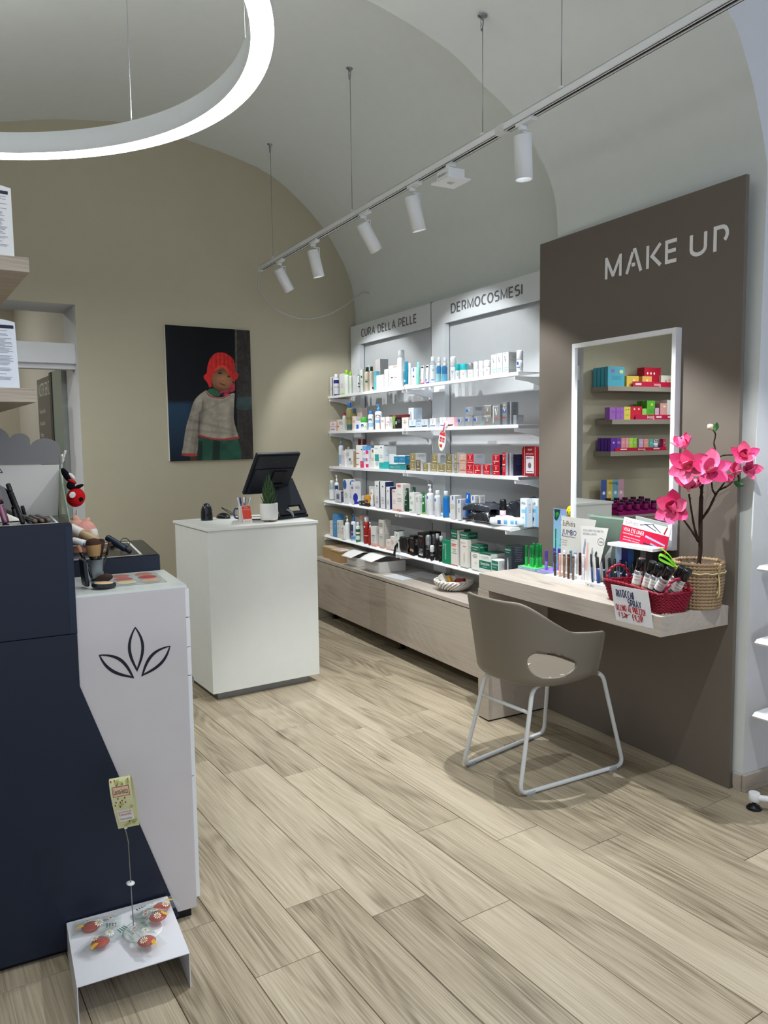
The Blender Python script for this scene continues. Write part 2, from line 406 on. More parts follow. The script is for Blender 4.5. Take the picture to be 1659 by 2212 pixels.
# barrel vault of the rear bay: profile (N, z) run along the wall from the arch to the back wall
PROF = [(-2.3, 3.25), (-0.8, 3.36), (0, 3.5), (0.378, 3.583), (0.575, 3.634), (0.748, 3.675), (1.105, 3.732), (1.346, 3.735), (1.6, 3.708), (1.88, 3.668),
        (2.161, 3.609), (2.303, 3.556), (2.42, 3.49), (2.523, 3.417), (2.63, 3.33), (2.729, 3.233), (2.81, 3.14), (2.872, 3.047), (2.925, 2.962), (2.962, 2.884), (2.995, 2.80), (3.015, 2.711), (3.028, 2.59), (3.032, 2.474)]
def yend(n): return (YB+0.01+n*math.sin(DY))/math.cos(DY)
v = MB()
v.grid(lambda s, q: W(*(lambda p: (p[0], 3.1+(yend(p[0])-3.1)*q, p[1]))(PROF[round(s*(len(PROF)-1))])), len(PROF)-1, 1, VAULT)
struct(v, 'ceiling')
w = MB(); w.add([W(3.032, 3.1), W(3.032, yend(3.032)), W(3.2, yend(3.2)), W(3.2, 3.1), W(3.032, 3.1, 2.48), W(3.032, yend(3.032), 2.48), W(3.2, yend(3.2), 2.48), W(3.2, 3.1, 2.48)],
                [(0, 1, 5, 4), (1, 2, 6, 5), (2, 3, 7, 6), (3, 0, 4, 7), (4, 5, 6, 7)], VAULT); struct(w, 'wall_right')
# thick transverse arch between the rear bay and the shop front
FAR = [(2.842, 0), (2.842, 2.49), (2.807, 2.544), (2.787, 2.737), (2.672, 2.940), (2.515, 3.089), (2.338, 3.194), (2.125, 3.316), (1.75, 3.422), (1.3, 3.48), (0.7, 3.46), (0, 3.34), (-0.9, 3.2), (-2.3, 3.1)]
NEAR = [(2.832, 0), (2.872, 2.49), (2.870, 2.56), (2.841, 2.656), (2.79, 2.794), (2.726, 2.925), (2.622, 3.069), (2.34, 3.26), (1.75, 3.44), (1.3, 3.49), (0.7, 3.47), (0, 3.35), (-0.9, 3.2), (-2.3, 3.1)]
def smooth(P, n=6):
    P = [Vector(p) for p in P]; out = []
    for i in range(len(P)-1):
        p0 = P[max(i-1, 0)]; p1 = P[i]; p2 = P[i+1]; p3 = P[min(i+2, len(P)-1)]
        for k in range(n):
            t = k/n; out.append(0.5*((2*p1)+(p2-p0)*t+(2*p0-5*p1+4*p2-p3)*t*t+(3*p1-p0-3*p2+p3)*t**3))
    return out+[P[-1]]
def spl2(P): return P[:2]+[(p.x, p.y) for p in smooth([(*q, 0) for q in P[2:]], 5)]
FAR, NEAR = spl2(FAR), spl2(NEAR)
v = MB(); n = len(FAR)
v.add([W(a, 3.2, z) for a, z in FAR]+[W(a, 2.05, z) for a, z in NEAR], [(i, i+1, n+i+1, n+i) for i in range(n-1)], VAULT, True)
# its two upright faces
OUT = [(4.5, 0), (4.5, 2.5)]+[(4.5, 2.5+1.8*i/20) for i in range(1, 21)]+[(max(p[0], -2.3), 4.3) for p in NEAR[22:]]
v.add([W(a, 2.05, z) for a, z in NEAR]+[W(a, 2.05, z) for a, z in OUT], [(i, i+1, n+i+1, n+i) for i in range(n-1)], WALLWHITE)
v.add([W(a, 3.2, z) for a, z in FAR]+[W(a, 3.2, z) for a, z in OUT], [(i, n+i, n+i+1, i+1) for i in range(n-1)], VAULT)
struct(v, 'wall_arch')
b = MB(); b.box(-1.2, 0.006, -0.014, 0.0, 0.0, 0.073, OAKC, WM(2.832, 2.049)); b.box(-0.014, 0.0, 0.0, 0.03, 0.0, 0.073, OAKC, WM(2.832, 2.049) )
b = MB(); b.box(0, 0.9, -0.014, 0, 0, 0.073, OAKC, basis(W(2.826, 2.048), NV, AV, (0, 0, 1)), bev=0.002); b.box(0, 0.014, 0.001, 0.035, 0, 0.073, OAKC, basis(W(2.815, 2.048), NV, AV, (0, 0, 1)))
struct(b, 'baseboard_right')
# shop front half, around and behind the viewer
struct(MB().box(-2.3, 4.6, -1.5, 2.35, 4.25, 4.35, VAULT), 'ceiling_front')
struct(MB().box(4.4, 4.5, -1.5, 1.9, 0, 4.3, WALLWHITE), 'wall_front')

# ------------------------------------------------------------------ light fittings
# ring lamp
RC, RR, RI, RZ = Vector((0.0, 2.468, 0)), 1.065, 1.002, 2.6
rl = thing('ring_lamp', RC+Vector((0, 0, RZ)), 'large white hanging ring lamp with glowing underside', 'lamp')
rb = mat('#d5d7d8', 0.5)
b = MB(); b.lathe([(RI, 0.004), (RI, 0.08), (RR, 0.08), (RR, 0.004)], 128, rb, caps=False)
o = b.build('housing', rl); 
em = bpy.data.materials.new('lamp_diffuser'); em.use_nodes = True; e_ = em.node_tree.nodes['Principled BSDF']
e_.inputs['Base Color'].default_value = (0.9, 0.9, 0.9, 1); e_.inputs['Emission Color'].default_value = (1, 1, 0.985, 1); e_.inputs['Emission Strength'].default_value = RING
b = MB(); b.lathe([(RI, 0.004), (RI+0.001, 0.0), (RR-0.001, 0.0), (RR, 0.004)], 128, em, caps=False); b.build('diffuser', rl)
emu = em.copy(); emu.name = 'added_uplight'; emu.node_tree.nodes['Principled BSDF'].inputs['Emission Strength'].default_value = UP_FILL
b = MB(); b.lathe([(RI+0.008, 0.081), (RR-0.008, 0.081)], 128, emu, caps=False); b.build('uplight_fill', rl)  # upward glow added to the ring to brighten the vault
for px, py in ((265, 259), (501, 121)):
    p = on_z(px, py, RZ+0.08)
    ang = math.atan2(p.y-RC.y, p.x-RC.x); q = Vector((math.cos(ang)*(RI+0.03), math.sin(ang)*(RI+0.03), 0.08))
    b = MB(); b.tube([q, q+Vector((0, 0, 0.92))], 0.0016, 6, STEEL); b.tube([q, q+Vector((0, 0, 0.02))], 0.005, 8, CHROME); b.build('wire', rl)

# track with spotlights
TN, TZ = 2.11, 2.80
tr = thing('track_rail', W(TN, 3.0, TZ), 'long white ceiling track rail carrying the spotlights', 'track')
tr.matrix_world = WM(TN, 3.0, TZ)
b = MB(); wv = 0.018
for x0, x1, z0, z1 in ((-wv, -wv+0.004, -0.017, 0.017), (wv-0.004, wv, -0.017, 0.017), (-wv, wv, 0.013, 0.017)):
    b.box(-2.73, 3.2, x0, x1, z0, z1, WHITE)
b.box(-2.73, 3.2, -wv, -0.007, -0.017, -0.014, WHITE); b.box(-2.73, 3.2, 0.007, wv, -0.017, -0.014, WHITE)
b.build('rail', tr)
b = MB(); b.box(-2.70, 3.2, -0.010, 0.010, -0.010, 0.0, BLACK); b.build('conductor_slot', tr, label='black slot along the rail')
b = MB(); b.box(-2.75, -2.70, -0.019, 0.019, -0.018, 0.018, WHITE, bev=0.003); b.build('end_cap', tr)
b = MB(); b.box(-0.03, 0.03, -0.0185, 0.0185, -0.0178, 0.0178, mat('#d8dadb', 0.4)); b.build('joint', tr, M=TR((3.0-2.755, 0, 0)))
def vz(n):
    P = sorted((p for p in PROF)); 
    for i in range(len(P)-1):
        if P[i][0] <= n <= P[i+1][0]: return P[i][1]+(P[i+1][1]-P[i][1])*(n-P[i][0])/(P[i+1][0]-P[i][0])
for a, top in ((5.47, vz(TN)), (4.18, vz(TN)), (2.896, 3.318), (2.39, 3.318), (1.0, 4.25)):
    x = 3.0-a; b = MB()
    b.tube([(x, 0, 0.017), (x, 0, top-TZ)], 0.0018, 6, STEEL); b.lathe([(0.012, 0.017), (0.012, 0.03), (0.004, 0.036)], 10, WHITE, TR((x, 0, 0)))
    b.build('suspension_wire', tr)
    b = MB(); b.lathe([(0.004, -0.06), (0.007, -0.04), (0.008, -0.01), (0.022, -0.004), (0.022, 0)], 10, STEEL, TR((x, 0, top-TZ+0.004), 0, 0, 0.12)); b.build('ceiling_hook', tr)
cb = MB(); P0 = W(TN, 5.745, TZ-0.01); P3 = W(3.03, 5.72, 2.69)
mid = [P0, W(2.10, 5.76, 2.66), W(2.22, 5.75, 2.52), W(2.42, 5.73, 2.45), W(2.62, 5.72, 2.48), W(2.8, 5.71, 2.57), W(2.93, 5.71, 2.665), W(2.99, 5.71, 2.69), W(3.03, 5.70, 2.68)]
cb.tube(smooth(mid), 0.0055, 8, mat('#b9bab6', 0.5)); cb.build('power_cable', None, label='pale cable looping from the rail end to the wall', cat='cable')

def spotlight(a, tilt_n, tilt_a, label, lit=True, watts=SPOT, cone=44, blend=0.35, tn=TN):
    # adapter on the rail, bracket, turned cylinder head; tilt_n leans the beam towards the right wall, tilt_a away from the viewer
    t = thing('track_spotlight', WM(tn, a, TZ-0.018), label, 'spotlight', 'track spotlights')
    b = MB(); b.box(-0.05, 0.05, -0.016, 0.016, -0.014, 0.004, WHITE, bev=0.002); b.lathe([(0.016, -0.034), (0.018, -0.03), (0.018, -0.014)], 16, WHITE, TR((-0.02, 0, 0))); b.build('adapter', t)
    d = Vector((-tilt_a, tilt_n, -1)).normalized()         # beam in the local frame (x = -A, y = N)
    piv = Vector((-0.02, 0, -0.075)); b = MB()
    b.box(-0.024, -0.016, 0.0, 0.045, -0.04, -0.034, WHITE); b.box(-0.024, -0.016, 0.041, 0.045, -0.09, -0.034, WHITE); b.build('bracket', t)
    c = piv+d*0.065; q = d.to_track_quat('-Z', 'Y').to_matrix().to_4x4(); M = Matrix.Translation(c) @ q
    b = MB(); r = 0.037
    b.lathe([(0.0, 0.085), (r-0.002, 0.085), (r, 0.083), (r, -0.085), (r-0.002, -0.086), (r-0.004, -0.085), (r-0.006, -0.055), (0, -0.052)], 28, WHITE, caps=False); hd = b.build('head', t, M)
    if lit:
        l = bpy.data.materials.get('spot_lens')
        if not l:
            l = bpy.data.materials.new('spot_lens'); l.use_nodes = True; pb = l.node_tree.nodes['Principled BSDF']
            pb.inputs['Emission Color'].default_value = (0.86, 0.93, 1, 1); pb.inputs['Emission Strength'].default_value = 5
        b = MB(); b.lathe([(0, -0.060), (r-0.0075, -0.060)], 20, l, caps=False); b.build('lens', hd)
        ld = bpy.data.lights.new('spot_beam', 'SPOT'); ld.energy = watts; ld.color = (0.95, 0.98, 1.0); ld.spot_size = R(cone*2); ld.spot_blend = blend; ld.shadow_soft_size = 0.016
        lo = bpy.data.objects.new('spot_beam', ld); COL.objects.link(lo); lo.parent = hd; lo.location = (0, 0, -0.07)
    return t
S1 = 'with its lens turned from view'
spotlight(5.33, 0.62, 0.1, 'white cylinder spotlight nearest the rail end by the back wall', watts=25)
spotlight(4.73, 0.24, -0.02, 'second white spotlight from the rail end, lens glowing', watts=48)
spotlight(4.02, 0.72, 0.1, 'white spotlight tilted strongly towards the shelves, third from rail end', watts=24)
spotlight(3.48, 0.26, 0.0, 'slightly tilted lit white spotlight beside the square emergency light', watts=48)
spotlight(2.60, 0.04, 0.0, 'large upright white spotlight nearest the makeup panel', watts=125)
for a, tn, ta, lb_ in ((1.38, 0.12, 0.12, 'nearest the picture edge'), (0.8, -0.95, 0.80, 'second from the shop front'), (0.2, 0.1, 0.0, 'nearest the shop front')):  # off-frame heads: the first follows the desk shadow, the rest are added light
    spotlight(a, tn, ta, 'white spotlight on the rail outside the picture, '+lb_, cone=(22 if tn < 0 else 40 if a > 1 else 28), watts=(45 if tn < 0 else SPOT if a > 1 else 12))
# unseen rail added along the left side to light the left walls
t = thing('track_rail', WM(-0.75, 5.4, TZ), 'second white track rail along the left side, outside the picture', 'track')
b = MB(); b.box(0, 3.4, -wv, wv, -0.017, 0.017, WHITE); b.build('rail', t)
for x in (0.1, 3.3): b = MB(); b.tube([(x, 0, 0.017), (x, 0, 0.5)], 0.0018, 6, STEEL); b.build('suspension_wire', t)
for a, tn_, ta_, lb_ in ((4.9, 0.55, 0.25, 'by the back wall'), (4.1, 0.70, 0.35, 'in the middle'), (3.0, 0.5, 0.9, 'nearest the shop front')):
    spotlight(a, tn_, ta_, 'white spotlight on the left rail outside the picture, '+lb_, watts=LEFT_FILL, cone=52, blend=0.9, tn=-0.75)
# square emergency light on the rail
t = thing('emergency_light', W(TN, 3.15, TZ-0.018), 'small square white emergency light hanging on the rail', 'lamp'); t.matrix_world = WM(TN, 3.15, TZ-0.018)
b = MB(); b.box(-0.02, 0.02, -0.014, 0.014, -0.02, 0.002, WHITE); b.lathe([(0.012, -0.035), (0.012, -0.02)], 12, WHITE); b.build('adapter', t)
b = MB(); b.box(-0.05, 0.05, -0.045, 0.045, -0.08, -0.035, WHITE, bev=0.002); o = b.build('case', t)
bb = MB(); put_text(bb, 'EMERGENZA SA 1h', lambda x, y: Vector((x, -0.0457, y)), -0.04, -0.062, 0.08, 0.01, DKTXT); bb.build('print', o)
b = MB(); b.box(-0.072, 0.072, -0.065, 0.065, -0.088, -0.080, WHITE, bev=0.002); o = b.build('plate', t)
bb = MB(); bb.lathe([(0.0, -0.094), (0.010, -0.092), (0.018, -0.088)], 16, mat('#c4c8cb', 0.2), caps=False); bb.build('lens', o)
t = thing('passage_fill_lamp', (-0.2, 7.6, 2.995), 'round ceiling lamp of the room behind the doorway', 'lamp')  # lamp added out of view so the next room is lit
b = MB(); b.lathe([(0.17, 0), (0.17, -0.03), (0.16, -0.035)], 28, WHITE, caps=False); b.build('rim', t)
em2 = bpy.data.materials.new('passage_fill'); em2.use_nodes = True; e_ = em2.node_tree.nodes['Principled BSDF']; e_.inputs['Emission Color'].default_value = (1, 0.97, 0.9, 1); e_.inputs['Emission Strength'].default_value = 60
b = MB(); b.lathe([(0.16, -0.033), (0, -0.036)], 28, em2, caps=False); b.build('diffuser', t)
# ------------------------------------------------------------------ right wall: makeup panel, desk, mirror
pn = thing('makeup_backdrop', WM(2.803, 3.333), 'tall taupe wall panel with white lettering behind the makeup desk', 'backdrop')
b = MB(); b.box(0, 1.241, 0, 0.02, 0.0, 2.526, TAUPE, bev=0.0015); b.build('face_board', pn)
b = MB(); b.box(0.01, 1.225, 0.0201, 0.033, 0.0, 2.50, mat('#857b70', 0.55)); b.build('rear_frame', pn)
b = MB(); letw = mat('#f2f1f2', 0.5)
fnP = lambda x, y: Vector((x, -0.0015, y))
for ch, a0, a1 in (('M', 2.852, 2.743), ('A', 2.721, 2.618), ('K', 2.596, 2.505), ('E', 2.489, 2.416), ('U', 2.357, 2.268), ('P', 2.238, 2.163)):
    wd_ = a0-a1-0.017; hh = 0.102-0.016; bb = MB(); h0 = 2.254+0.008
    if ch == 'M':
        pl = [[(0, -.09), (0, 1.09)], [(0.02, 1.0), (0.47, 0.0)], [(0.45, 0.0), (0.95, 1.05)], [(0.95, 1.09), (0.95, -.09)]]
    elif ch == 'A': pl = [[(0.36, 1.08), (0.5, 1.08), (0.86, -.09)], [(0.36, 1.0), (0, -.09)], [(0.3, 0.33), (0.52, 0.33)]]
    elif ch == 'K': pl = [[(0, -.09), (0, 1.09)], [(0.74, 1.05), (0.26, 0.5), (0.76, -0.05)]]
    elif ch == 'E': pl = [[(0, -.09), (0, 1.09)], [(0, 1), (0.6, 1)], [(0, 0.52), (0.56, 0.52)], [(0, 0), (0.6, 0)]]
    elif ch == 'U': pl = GL['U'][1]
    else: pl = [[(0, -.09), (0, 1.0), (0.38, 1)]+_arc(0.38, 0.66, 0.3, 0.34, 90, -60)]
    sv = GL[ch]; gw = {'M': 0.95, 'A': 0.86, 'K': 0.75, 'E': 0.6, 'U': 0.72, 'P': 0.68}[ch]
    for q_, l_ in enumerate(pl):
        GL[ch] = (gw, [l_]); strokes(bb, ch, (lambda x, y, q_=q_: Vector((x, -0.0015-0.0004*q_, y))), 3.333-a0+0.0085, h0, hh, wd_/(gw*hh), 0.0165, letw)
    GL[ch] = sv
    bb.build('letter', pn)
dk = thing('makeup_desk', WM(2.40, 3.335), 'pale wood wall desk with a thick top and one side leg', 'desk')
b = MB(); b.box(0, 1.218, 0, 0.4025, 0.706, 0.788, OAKF, bev=0.002); b.build('desk_top', dk)
b = MB(); b.box(-0.009, 0.085, 0.0, 0.402, 0.008, 0.7055, OAKC, bev=0.002); b.box(-0.005, 0.081, 0.004, 0.398, 0, 0.0079, BLACK); b.build('side_leg', dk)
mr = thing('wall_mirror', WM(2.8025, 3.04, 0.99), 'tall white-framed mirror on the taupe panel', 'mirror')
b = MB(); mw, mh, fw_ = 0.651, 0.977, 0.022
for x0, x1, z0, z1 in ((0, fw_, 0, mh), (mw-fw_, mw, 0, mh), (fw_, mw-fw_, 0, fw_), (fw_, mw-fw_, mh-fw_, mh)): b.box(x0, x1, -0.035, 0, z0, z1, SHEET)
b.build('frame', mr)
mm = mat('#f4f6f5', 0.0, 0.5, 1.0, var=0.0)
b = MB(); b.box(fw_, mw-fw_, -0.026, -0.02, fw_, mh-fw_, mm); b.build('mirror_glass', mr)

# ------------------------------------------------------------------ wall shelving: two bays, five levels
A0, A1, A2 = 5.953, 4.694, 3.446
SN, SN2, BK = 2.75, 2.685, 2.93                    # shelf fronts (upper three, lower two) and rear edge
SH = [(1.863, SN), (1.574, SN), (1.283, SN), (1.0, SN2), (0.709, SN2)]
board = mat('#c9ccce', 0.55, 0.3); hdr = mat('#dfe3e6', 0.45)
for i, (aL, aR, txt, t0, t1, where) in enumerate(((A0, A1, 'CURA DELLA PELLE', 5.755, 4.885, 'left'), (A1-0.008, A2, 'DERMOCOSMESI', 4.438, 3.688, 'right'))):
    u = thing('shelving_bay', WM(3.03, aL), 'white %s shelving bay with a lettered header panel' % where, 'shelving'); L = aL-aR
    b = MB(); b.box(0, L-0.006, -0.06, -0.045, 2.282, 2.443, hdr, bev=0.001); hd = b.build('header', u)
    bb = MB(); x0 = aL-t0; f_ = lambda x, y: Vector((x, -0.0605, y))
    tw = strokes(MB(), txt, f_, 0, 0, 0.056, 0.75, 0.007, GREYTXT); kx = ((t0-t1)-0.007)/(tw-0.28*0.056)
    g_ = (lambda x, y, x0=x0, kx=kx: Vector((x0+x*kx, -0.0608, y)))
    strokes(bb, txt, g_, 0.0035, 2.3385, 0.056, 0.75, 0.0105, mat('#6c6d70', 0.5)); bb.build('lettering', hd, kind='stuff')
    b = MB(); b.box(0, 0.165, -0.06, -0.02, 0.56, 2.2815, hdr); b.build('stile', u)
    b = MB(); b.box(0.0, L-0.006, -0.012, 0.0, 0.56, 2.443, board); b.build('back_board', u)
    b = MB(); b.box(L-0.0055, L-0.001, -0.055, 0, 0.56, 2.45, BLACK); b.build('slotted_post', u, label='dark slotted upright')
LEV = ('top', 'second', 'third', 'fourth', 'lowest')
def bracket(mb, x, dep, mt):
    mb.prism([(0, 0), (0, -0.018), (-0.10, -0.03), (-(dep-0.02), -0.055), (-dep, -0.085), (-dep, 0.02), (-dep+0.02, 0)], -0.0015, 0.0015, mt, basis((x, 0, -0.0225), (0, -1, 0), (0, 0, 1), (1, 0, 0)))
for i, (z, nf) in enumerate(SH):
    for aL, aR, wh in ((A0, A1, 'left'), (A1-0.006, A2, 'right')):
        s = thing('wall_shelf', WM(nf, aL, z), 'white metal shelf, %s level of the %s bay' % (LEV[i], wh), 'shelf', 'white wall shelves')
        L = aL-aR-0.002; dp = BK-nf; b = MB()
        if i < 3:
            b.box(0, L, 0.002, dp, -0.003, 0, SHEET); b.box(0, L, 0, 0.0025, -0.021, 0.0, SHEET); b.box(0, L, 0, 0.012, -0.021, -0.019, SHEET)
        else:
            b.add([(0, 0.022, 0), (L, 0.022, 0), (L, dp, 0), (0, dp, 0), (0, 0, -0.016), (L, 0, -0.016), (0, 0.012, -0.024), (L, 0.012, -0.024), (0, dp, -0.003), (L, dp, -0.003)],
                  [(0, 1, 2, 3), (4, 5, 1, 0), (6, 7, 5, 4), (3, 2, 9, 8), (0, 3, 8, 6, 4), (1, 5, 7, 9, 2), (8, 9, 7, 6)], SHEET)
        b.build('shelf_board', s)
        for x in (0.02, L-0.03):
            b = MB(); bracket(b, x, 2.965-nf, SHEET); b.build('bracket', s)

# base cabinet
cb = thing('base_cabinet', WM(2.58, 5.93), 'long low pale wood cabinet under the wall shelves', 'cabinet')
b = MB(); b.box(0, 2.58, 0.018, 0.44, 0.118, 0.50, mat('#8d8276', 0.6)); b.build('carcass', cb)
b = MB(); b.box(-0.005, 2.583, 0, 0.445, 0.512, 0.535, OAKF, bev=0.001); b.build('worktop', cb)
for x0, x1 in ((0, 1.234), (1.238, 2.482), (2.486, 2.58)):
    b = MB(); b.box(x0, x1, 0.0, 0.0175, 0.118, 0.505, OAKC, bev=0.001); b.build('door', cb, TR((0, 0, 0)))
for x in (0.06, 1.18, 2.4):
    for y in (0.16, 0.38):
        b = MB(); b.lathe([(0.028, 0), (0.028, 0.01), (0.016, 0.02), (0.016, 0.118)], 12, BLACK, TR((x, y, 0))); b.build('foot', cb)

# ------------------------------------------------------------------ white service counter
CTR = mat('#dfe2dc', 0.45, 0.4); 
ct = thing('service_counter', (1.868, 4.2, 0), 'white box-shaped counter carrying the sales terminal', 'counter')
b = MB(); b.box(-0.346, 0.346, 0.008, 0.595, 0.05, 0.9945, CTR, bev=0.0015); b.build('body', ct)
b = MB(); b.box(-0.355, 0.355, 0.0, 0.605, 0.995, 1.012, mat('#e4e6e2', 0.4), bev=0.002); b.build('top', ct)
b = MB(); b.box(-0.30, 0.29, 0.055, 0.56, 0.0, 0.05, mat('#8f9092', 0.35, 0.5, 0.3)); b.build('plinth', ct)

# ------------------------------------------------------------------ armchair
ch = thing('armchair', TR((2.415, 2.50, 0), R(1.5)), 'taupe plastic shell armchair on a white sled frame, at the desk', 'chair')
shell = mat('#7b7468', 0.42, 0.4, bump=0.03, bscale=500)
NU, NVv = 120, 46
def lerp(a, b, t): return a+(b-a)*t
def sstep(a, b, x):
    t = max(0, min(1, (x-a)/(b-a))); return t*t*(3-2*t)
def se(th, a, bq, p=2.6):
    c, s = math.cos(th), math.sin(th); k = (abs(c)**p+abs(s)**p)**(-1/p); return -a*c*k, bq*s*k
def shell_pt(th, v):
    at = abs(math.degrees(th))
    H = lerp(0.365, 0.238, sstep(30, 82, at))-0.035*max(0, min(1, (at-68)/50)); H = lerp(H, 0.0, sstep(116, 124, at))
    fr = sstep(122, 150, at)
    z0 = 0.462
    if v < 0.34:
        k = v/0.34; x, y = se(th, 0.205, 0.20); return Vector((x*k, y*k, z0-0.016+0.016*k*k))
    if v < 0.55:
        k = (v-0.34)/0.21; x0, y0 = se(th, 0.205, 0.20); x1, y1 = se(th, 0.253, 0.236)
        z = z0+0.05*k*k*(1 if H > 0.05 else H/0.05) - fr*0.02*k*k
        return Vector((lerp(x0, x1, math.sin(k*math.pi/2)), lerp(y0, y1, math.sin(k*math.pi/2)), z))
    k = (v-0.55)/0.45; x0, y0 = se(th, 0.253, 0.236); x1, y1 = se(th, 0.300, 0.262)
    zz = z0+0.05*min(1, H/0.05)-fr*0.02
    Ht = max(0, H-0.05)
    fwd = 0.012*sstep(95, 116, at)*(1-sstep(124, 132, at))          # arm tips reach forward
    q = k*min(1, Ht/0.1)
    return Vector((lerp(x0, x1, q)+fwd*q, lerp(y0, y1, q), zz+Ht*k))
vs = []; fs = []
hc = [(math.radians(62), 0.635, math.radians(24), 0.105), (math.radians(-62), 0.635, math.radians(24), 0.105)]
def inhole(th, v):
    for c, cv, rt_, rv in hc:
        d = ((th-c)/rt_)**2+((v-cv)/rv)**2
        if d < 1: return (c, cv, rt_, rv, d)
    return None
UV = [[(-math.pi+2*math.pi*i/NU, j/NVv) for i in range(NU)] for j in range(NVv+1)]
dead = {}
for j in range(NVv+1):
    for i in range(NU):
        h_ = inhole(*UV[j][i])
        if h_: dead[(j, i)] = h_
quads = []
for j in range(NVv):
    for i in range(NU):
        k = (i+1) % NU; q = [(j, i), (j, k), (j+1, k), (j+1, i)]
        nd = [p for p in q if p in dead]
        if len(nd) == 4: continue
        if nd and all(dead[p][4] < 0.72 for p in nd): continue
        quads.append(q)
snap = set(p for q in quads for p in q if p in dead)
for (j, i) in snap:
    c, cv, rt_, rv, d = dead[(j, i)]; th, v = UV[j][i]; s_ = 1/math.sqrt(max(d, 1e-6)); UV[j][i] = (c+(th-c)*s_, cv+(v-cv)*s_)
idx = {}
for q in quads:
    for p in q:
        if p not in idx: idx[p] = len(vs); vs.append(shell_pt(*UV[p[0]][p[1]]))
b = MB(); b.add(vs, [tuple(idx[p] for p in q) for q in quads], shell, True)
o = b.build('seat_shell', ch)
bm = bmesh.new(); bm.from_mesh(o.data); bmesh.ops.remove_doubles(bm, verts=bm.verts[:], dist=0.0004); bmesh.ops.recalc_face_normals(bm, faces=bm.faces[:]); bm.to_mesh(o.data); bm.free()
md = o.modifiers.new('thickness', 'SOLIDIFY'); md.thickness = 0.010; md.offset = 0
fr_ = mat('#d9dcdc', 0.35, 0.5)
def bend(P, r=0.045, n=7):
    P = [Vector(p) for p in P]; out = [P[0]]
    for i in range(1, len(P)-1):
        a = (P[i-1]-P[i]); c = (P[i+1]-P[i]); k = min(r, a.length*0.45, c.length*0.45); a = P[i]+a.normalized()*k; c = P[i]+c.normalized()*k
        for t in range(n+1):
            t /= n; out.append(a*(1-t)**2+P[i]*2*t*(1-t)+c*t*t)
    return out+[P[-1]]
for s in (-1, 1):
    yr, yf = (-0.16, -0.215) if s < 0 else (0.205, 0.275)
    b = MB(); b.tube(bend([(-0.02, 0.10*s, 0.447), (-0.175, 0.145*s, 0.447), (-0.262, yr, 0.012), (0.33, yf, 0.012), (0.245, 0.16*s, 0.447), (0.04, 0.10*s, 0.447)]), 0.0095, 12, fr_); b.build('sled_leg', ch)
    for x, t in ((-0.21, 0.09), (0.26, 0.88)):
        b = MB(); yy = lerp(yr, yf, t); b.box(-0.022, 0.022, -0.011, 0.011, 0.0, 0.018, glass('#e8eeee', 0.1, 0.35), TR((x, yy, 0), math.atan2(yf-yr, 0.59))); b.build('glide', ch)
b = MB(); b.tube([(-0.194, -0.148, 0.345), (-0.194, 0.165, 0.345)], 0.008, 10, fr_); b.build('stretcher', ch)
b = MB(); b.box(-0.10, 0.10, -0.13, 0.13, 0.437, 0.447, fr_, bev=0.003); b.build('seat_mount', ch)

# ------------------------------------------------------------------ low white bent-metal display stool, front left
st = thing('display_riser', TR((0.50, 2.16, 0)), 'low white bent-metal riser on the floor, front left', 'stand')
RZT = 0.165
rT = [on_z(142, 1991, RZT), on_z(355, 1934, RZT), on_z(412, 2062, RZT), on_z(172, 2130, RZT)]
STW = mat('#e3e4ea', 0.35, 0.45)
st.matrix_world = TR((0.500, 2.160, 0), R(-6))
b = MB(); hw, hd_ = 0.143, 0.152
b.add([(-hw, -hd_, 0), (-hw, hd_, 0), (-hw, -hd_, 0.1), (-hw, hd_, 0.1), (hw, -hd_, 0.1), (hw, hd_, 0.1), (hw, -hd_, 0), (hw, hd_, 0)], [(0, 1, 3, 2), (2, 3, 5, 4), (4, 5, 7, 6)], STW)
o = b.build('bent_plate', st); md = o.modifiers.new('thickness', 'SOLIDIFY'); md.thickness = 0.003; md.offset = -1
# price-card holder
ph = thing('card_holder', (0.530, 2.195, 0.1005), 'wire card holder with a folded flowery paper tag, rising from the white riser', 'card holder')
b = MB(); b.lathe([(0.0, 0.0), (0.055, 0.0), (0.058, 0.002), (0.05, 0.005), (0.012, 0.008), (0, 0.009)], 28, WHITE, TR((0.02, -0.03, 0.0))); b.build('base_disc', ph)
b = MB(); b.tube(smooth([(0, 0, 0.006), (-0.002, 0, 0.13), (-0.004, 0, 0.25), (-0.004, 0, 0.262), (-0.012, 0, 0.31)]), 0.0016, 8, STEEL); b.build('wire', ph)
b = MB(); b.lathe([(0.002, 0.0), (0.011, 0.001), (0.012, 0.003), (0.002, 0.004)], 20, WHITE, TR((-0.003, 0, 0.135), 0, 0.15, 0.1)); b.build('collar', ph)
b = MB(); b.box(-0.004, 0.004, -0.004, 0.004, 0.305, 0.32, WHITE); b.box(-0.007, 0.007, -0.005, 0.005, 0.318, 0.335, WHITE, bev=0.002); b.build('clip', ph, TR((-0.010, -0.002, 0)))
pap = mat('#dcdba9', 0.6); 
tg = MB(); tilt = Matrix.Translation((-0.034, -0.02, 0.318)) @ Matrix.Rotation(R(-25), 4, 'Z') @ Matrix.Rotation(R(-7), 4, 'Y')
tw_, th_ = 0.058, 0.148
def tagpt(u, v):                                   # closed loop of paper: teardrop section
    a = 2*math.pi*v; zz = th_*(0.5-0.5*math.cos(a)); yy = -0.022*math.sin(a)*math.sin(a/2)**1.2
    return tilt @ Vector((u*tw_, yy, zz))
tg.grid(tagpt, 1, 40, pap); o = tg.build('paper_tag', ph)
